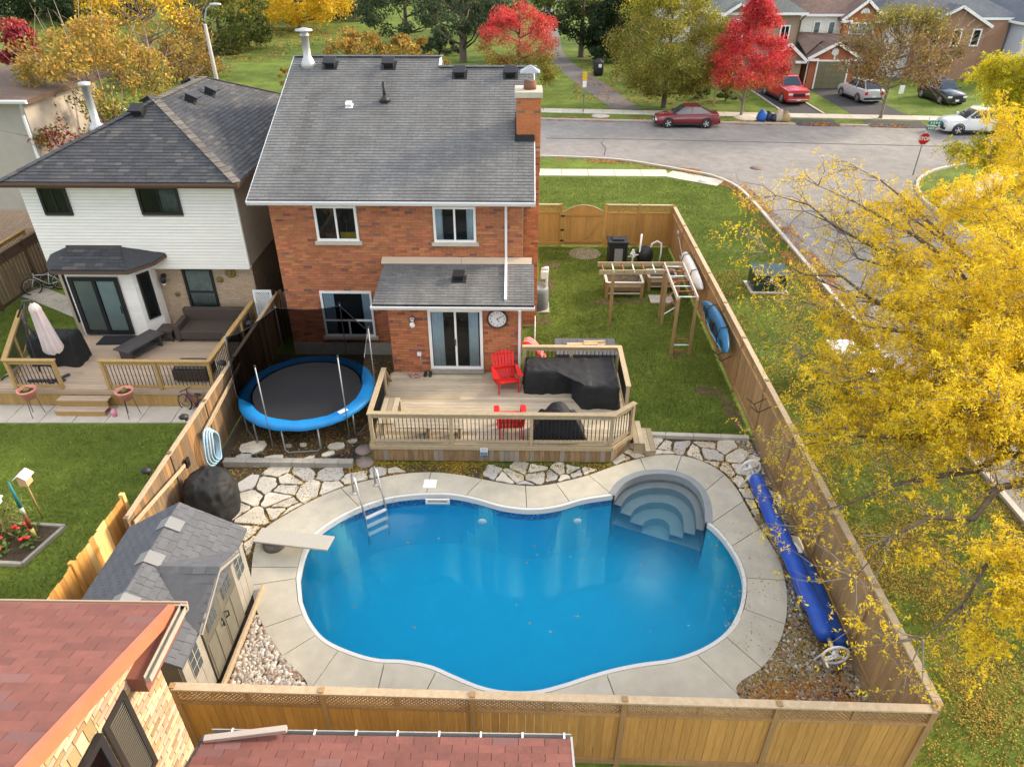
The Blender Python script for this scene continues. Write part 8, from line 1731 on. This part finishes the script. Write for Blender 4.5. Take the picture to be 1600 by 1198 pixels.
BACK = [(.75, 16.5), (2.9, 16.5), (2.9, 18.9), (6.58, 16.5), (6.62, 30.6), (.75, 30.6)]
BACK = [(3.15, 16.5), (6.58, 16.42), (6.62, 30.6), (.75, 30.6), (.7, 24.1), (.1, 22), (.1, 18.85), (3.15, 18.85)]
grass('back_lawn_grass', 'green lawn of the back yard under the monkey bars', BACK, 60000, 1)
grass('left_lawn_grass', 'green lawn of the left neighbour', [(-19.5, 7.0), (-8.75, 7.0), (-8.75, 11.5), (-8.4, 11.6), (-8.4, 16.6), (-19.5, 16.6)], 75000, 3, holes=[[(-13.2, 11.2), (-11.25, 11.15), (-10.95, 12.5), (-13.2, 12.6)]])
grass('side_lawn_grass', 'grass between brown fence and the white sided house', [(-19.4, 17.7), (-16.1, 17.7), (-16.1, 21), (-15.8, 24.5), (-19.4, 25)], 12000, 5)
grass('verge_grass', 'grass verge along the fence strewn with yellow leaves', [(6.8, 4), (12.2, 4), (12.2, 33), (12.1, 39.5), (10.8, 40.2), (8.3, 41.4), (6.8, 41.4)], 110000, 7)
grass('front_lawn_grass', 'sunny front lawn between the garden gate and the sidewalk', [(.7, 31), (6.8, 31), (6.8, 41.4), (.7, 41.5)], 25000, 9, .08)
SOIL = [(-8.0, 15.0), (-4.25, 15.2), (-4.2, 20.5), (-8.0, 20.5)]
grass('weeds', 'thin weeds around the trampoline bed', SOIL, 3500, 11, .09)
grass('patio_weeds', 'weeds and moss between the flagstones', PAT[0], 1500, 13, .06); grass('patio_weeds', 'weeds along the front of the deck', [(-4.5, 14.5), (2.4, 14.6), (2.5, 15.05), (-4.5, 15.1)], 3000, 15, .07, holes=[OP])
yw = np.random.default_rng(21)
litter('yellow_leaves', 'yellow leaves scattered thickly over the near verge', [(6.8, 4), (12.3, 4), (12.3, 20), (6.8, 17)], 60000, 21, leaf_litter, .043)
litter('yellow_leaves', 'yellow leaves thinning out over the far verge', [(6.8, 17), (12.3, 17), (12.3, 30), (6.8, 27)], 8000, 23, leaf_litter, .07)
litter('gutter_leaves', 'orange leaves drifted along the kerb of the side street', [(11.4, 22), (13.0, 21), (13.1, 33), (12.7, 40), (10.5, 43.4), (9, 43.2), (11.6, 39.5)], 7000, 25, leaf_orange, .10)
litter('gutter_leaves', 'brown leaves along the far kerb and grass strip', [(1, 56.0), (30, 53.9), (30, 55), (1, 57.6)], 3500, 27, leaf_orange, .13)
litter('corner_leaves', 'leaves along the near street edge', [(1, 45.6), (6, 45.2), (10, 43.4), (10, 42.6), (6, 44.4), (1, 44.9)], 900, 28, leaf_orange, .12)
litter('joint_leaves', 'orange leaves lying between the flagstones', PAT[0], 2600, 29, leaf_litter, .05, [OP]); litter('joint_leaves', 'orange leaves along the front of the deck', [(-4.6, 14.3), (2.4, 14.4), (2.5, 15.05), (-4.6, 15.1)], 2600, 31, leaf_litter, .055, [OP]); litter('joint_leaves', 'leaves on the right patio strip', PAT[2], 2600, 33, leaf_litter, .05, [OP])
litter('bed_leaves', 'brown leaves and scraps under the trampoline', SOIL, 2600, 35, leaf_orange, .05); litter('lawn_leaves', 'few yellow leaves on the back lawn', BACK, 900, 37, leaf_litter, .055); litter('lawn_leaves', 'few leaves on the left lawn', [(-19, 7), (-9, 7), (-8.5, 16.6), (-19, 16.6)], 350, 39, leaf_litter, .05)
GR = [(3.2, 7.1), (6.55, 7.1), (6.45, 13.0), (5.9, 13.2), (5.2, 12.4)]
litter('gravel_leaves', 'brown and yellow leaves over the dark gravel', GR, 5500, 41, leaf_litter, .045, [OP], .03); litter('gravel_leaves', 'orange leaves over the dark gravel corner', [(2.6, 7.1), (6.5, 7.1), (6.3, 8.6), (3.2, 8.3)], 3200, 43, leaf_orange, .045, [OP], .035); litter('park_leaves', 'leaf litter under the park trees', [(-48, 84), (-28, 84), (-24, 118), (-50, 118)], 3500, 45, leaf_orange, .3); litter('park_leaves', 'leaf litter under the dark spruce', [(4, 64), (16, 61), (17, 72), (7, 90)], 2200, 47, leaf_orange, .2)
litter('pool_leaves', 'few small leaves floating on the pool', [(-4, 9.8), (3.8, 9.6), (4.3, 12.2), (-3.6, 12.4)], 34, 49, leaf_litter, .06, z=ZW + .003, jz=.001)
litter('walk_leaves', 'few leaves on the pool walk below the tree', [(4.2, 9), (6, 9), (6, 13), (4.6, 13.6)], 260, 51, leaf_litter, .045, z=.048, jz=.004)
pebbles('white_gravel', 'white and tan river stones between shed and pool walk', [(-5.55, 7.1), (-3.2, 7.1), (-4.4, 8.7), (-5.1, 10.3), (-5.55, 10.6)], 2600, 61, pebble_white, .055, [OP])
pebbles('brown_gravel', 'brown mixed gravel between pool walk and side fence', GR, 5200, 63, pebble_brown, .042, [OP]); pebbles('brown_gravel', 'gravel strip along the side fence by the reel', [(6.05, 12.5), (6.55, 12.5), (6.5, 16.1), (6.1, 16.1)], 900, 65, pebble_brown, .04)
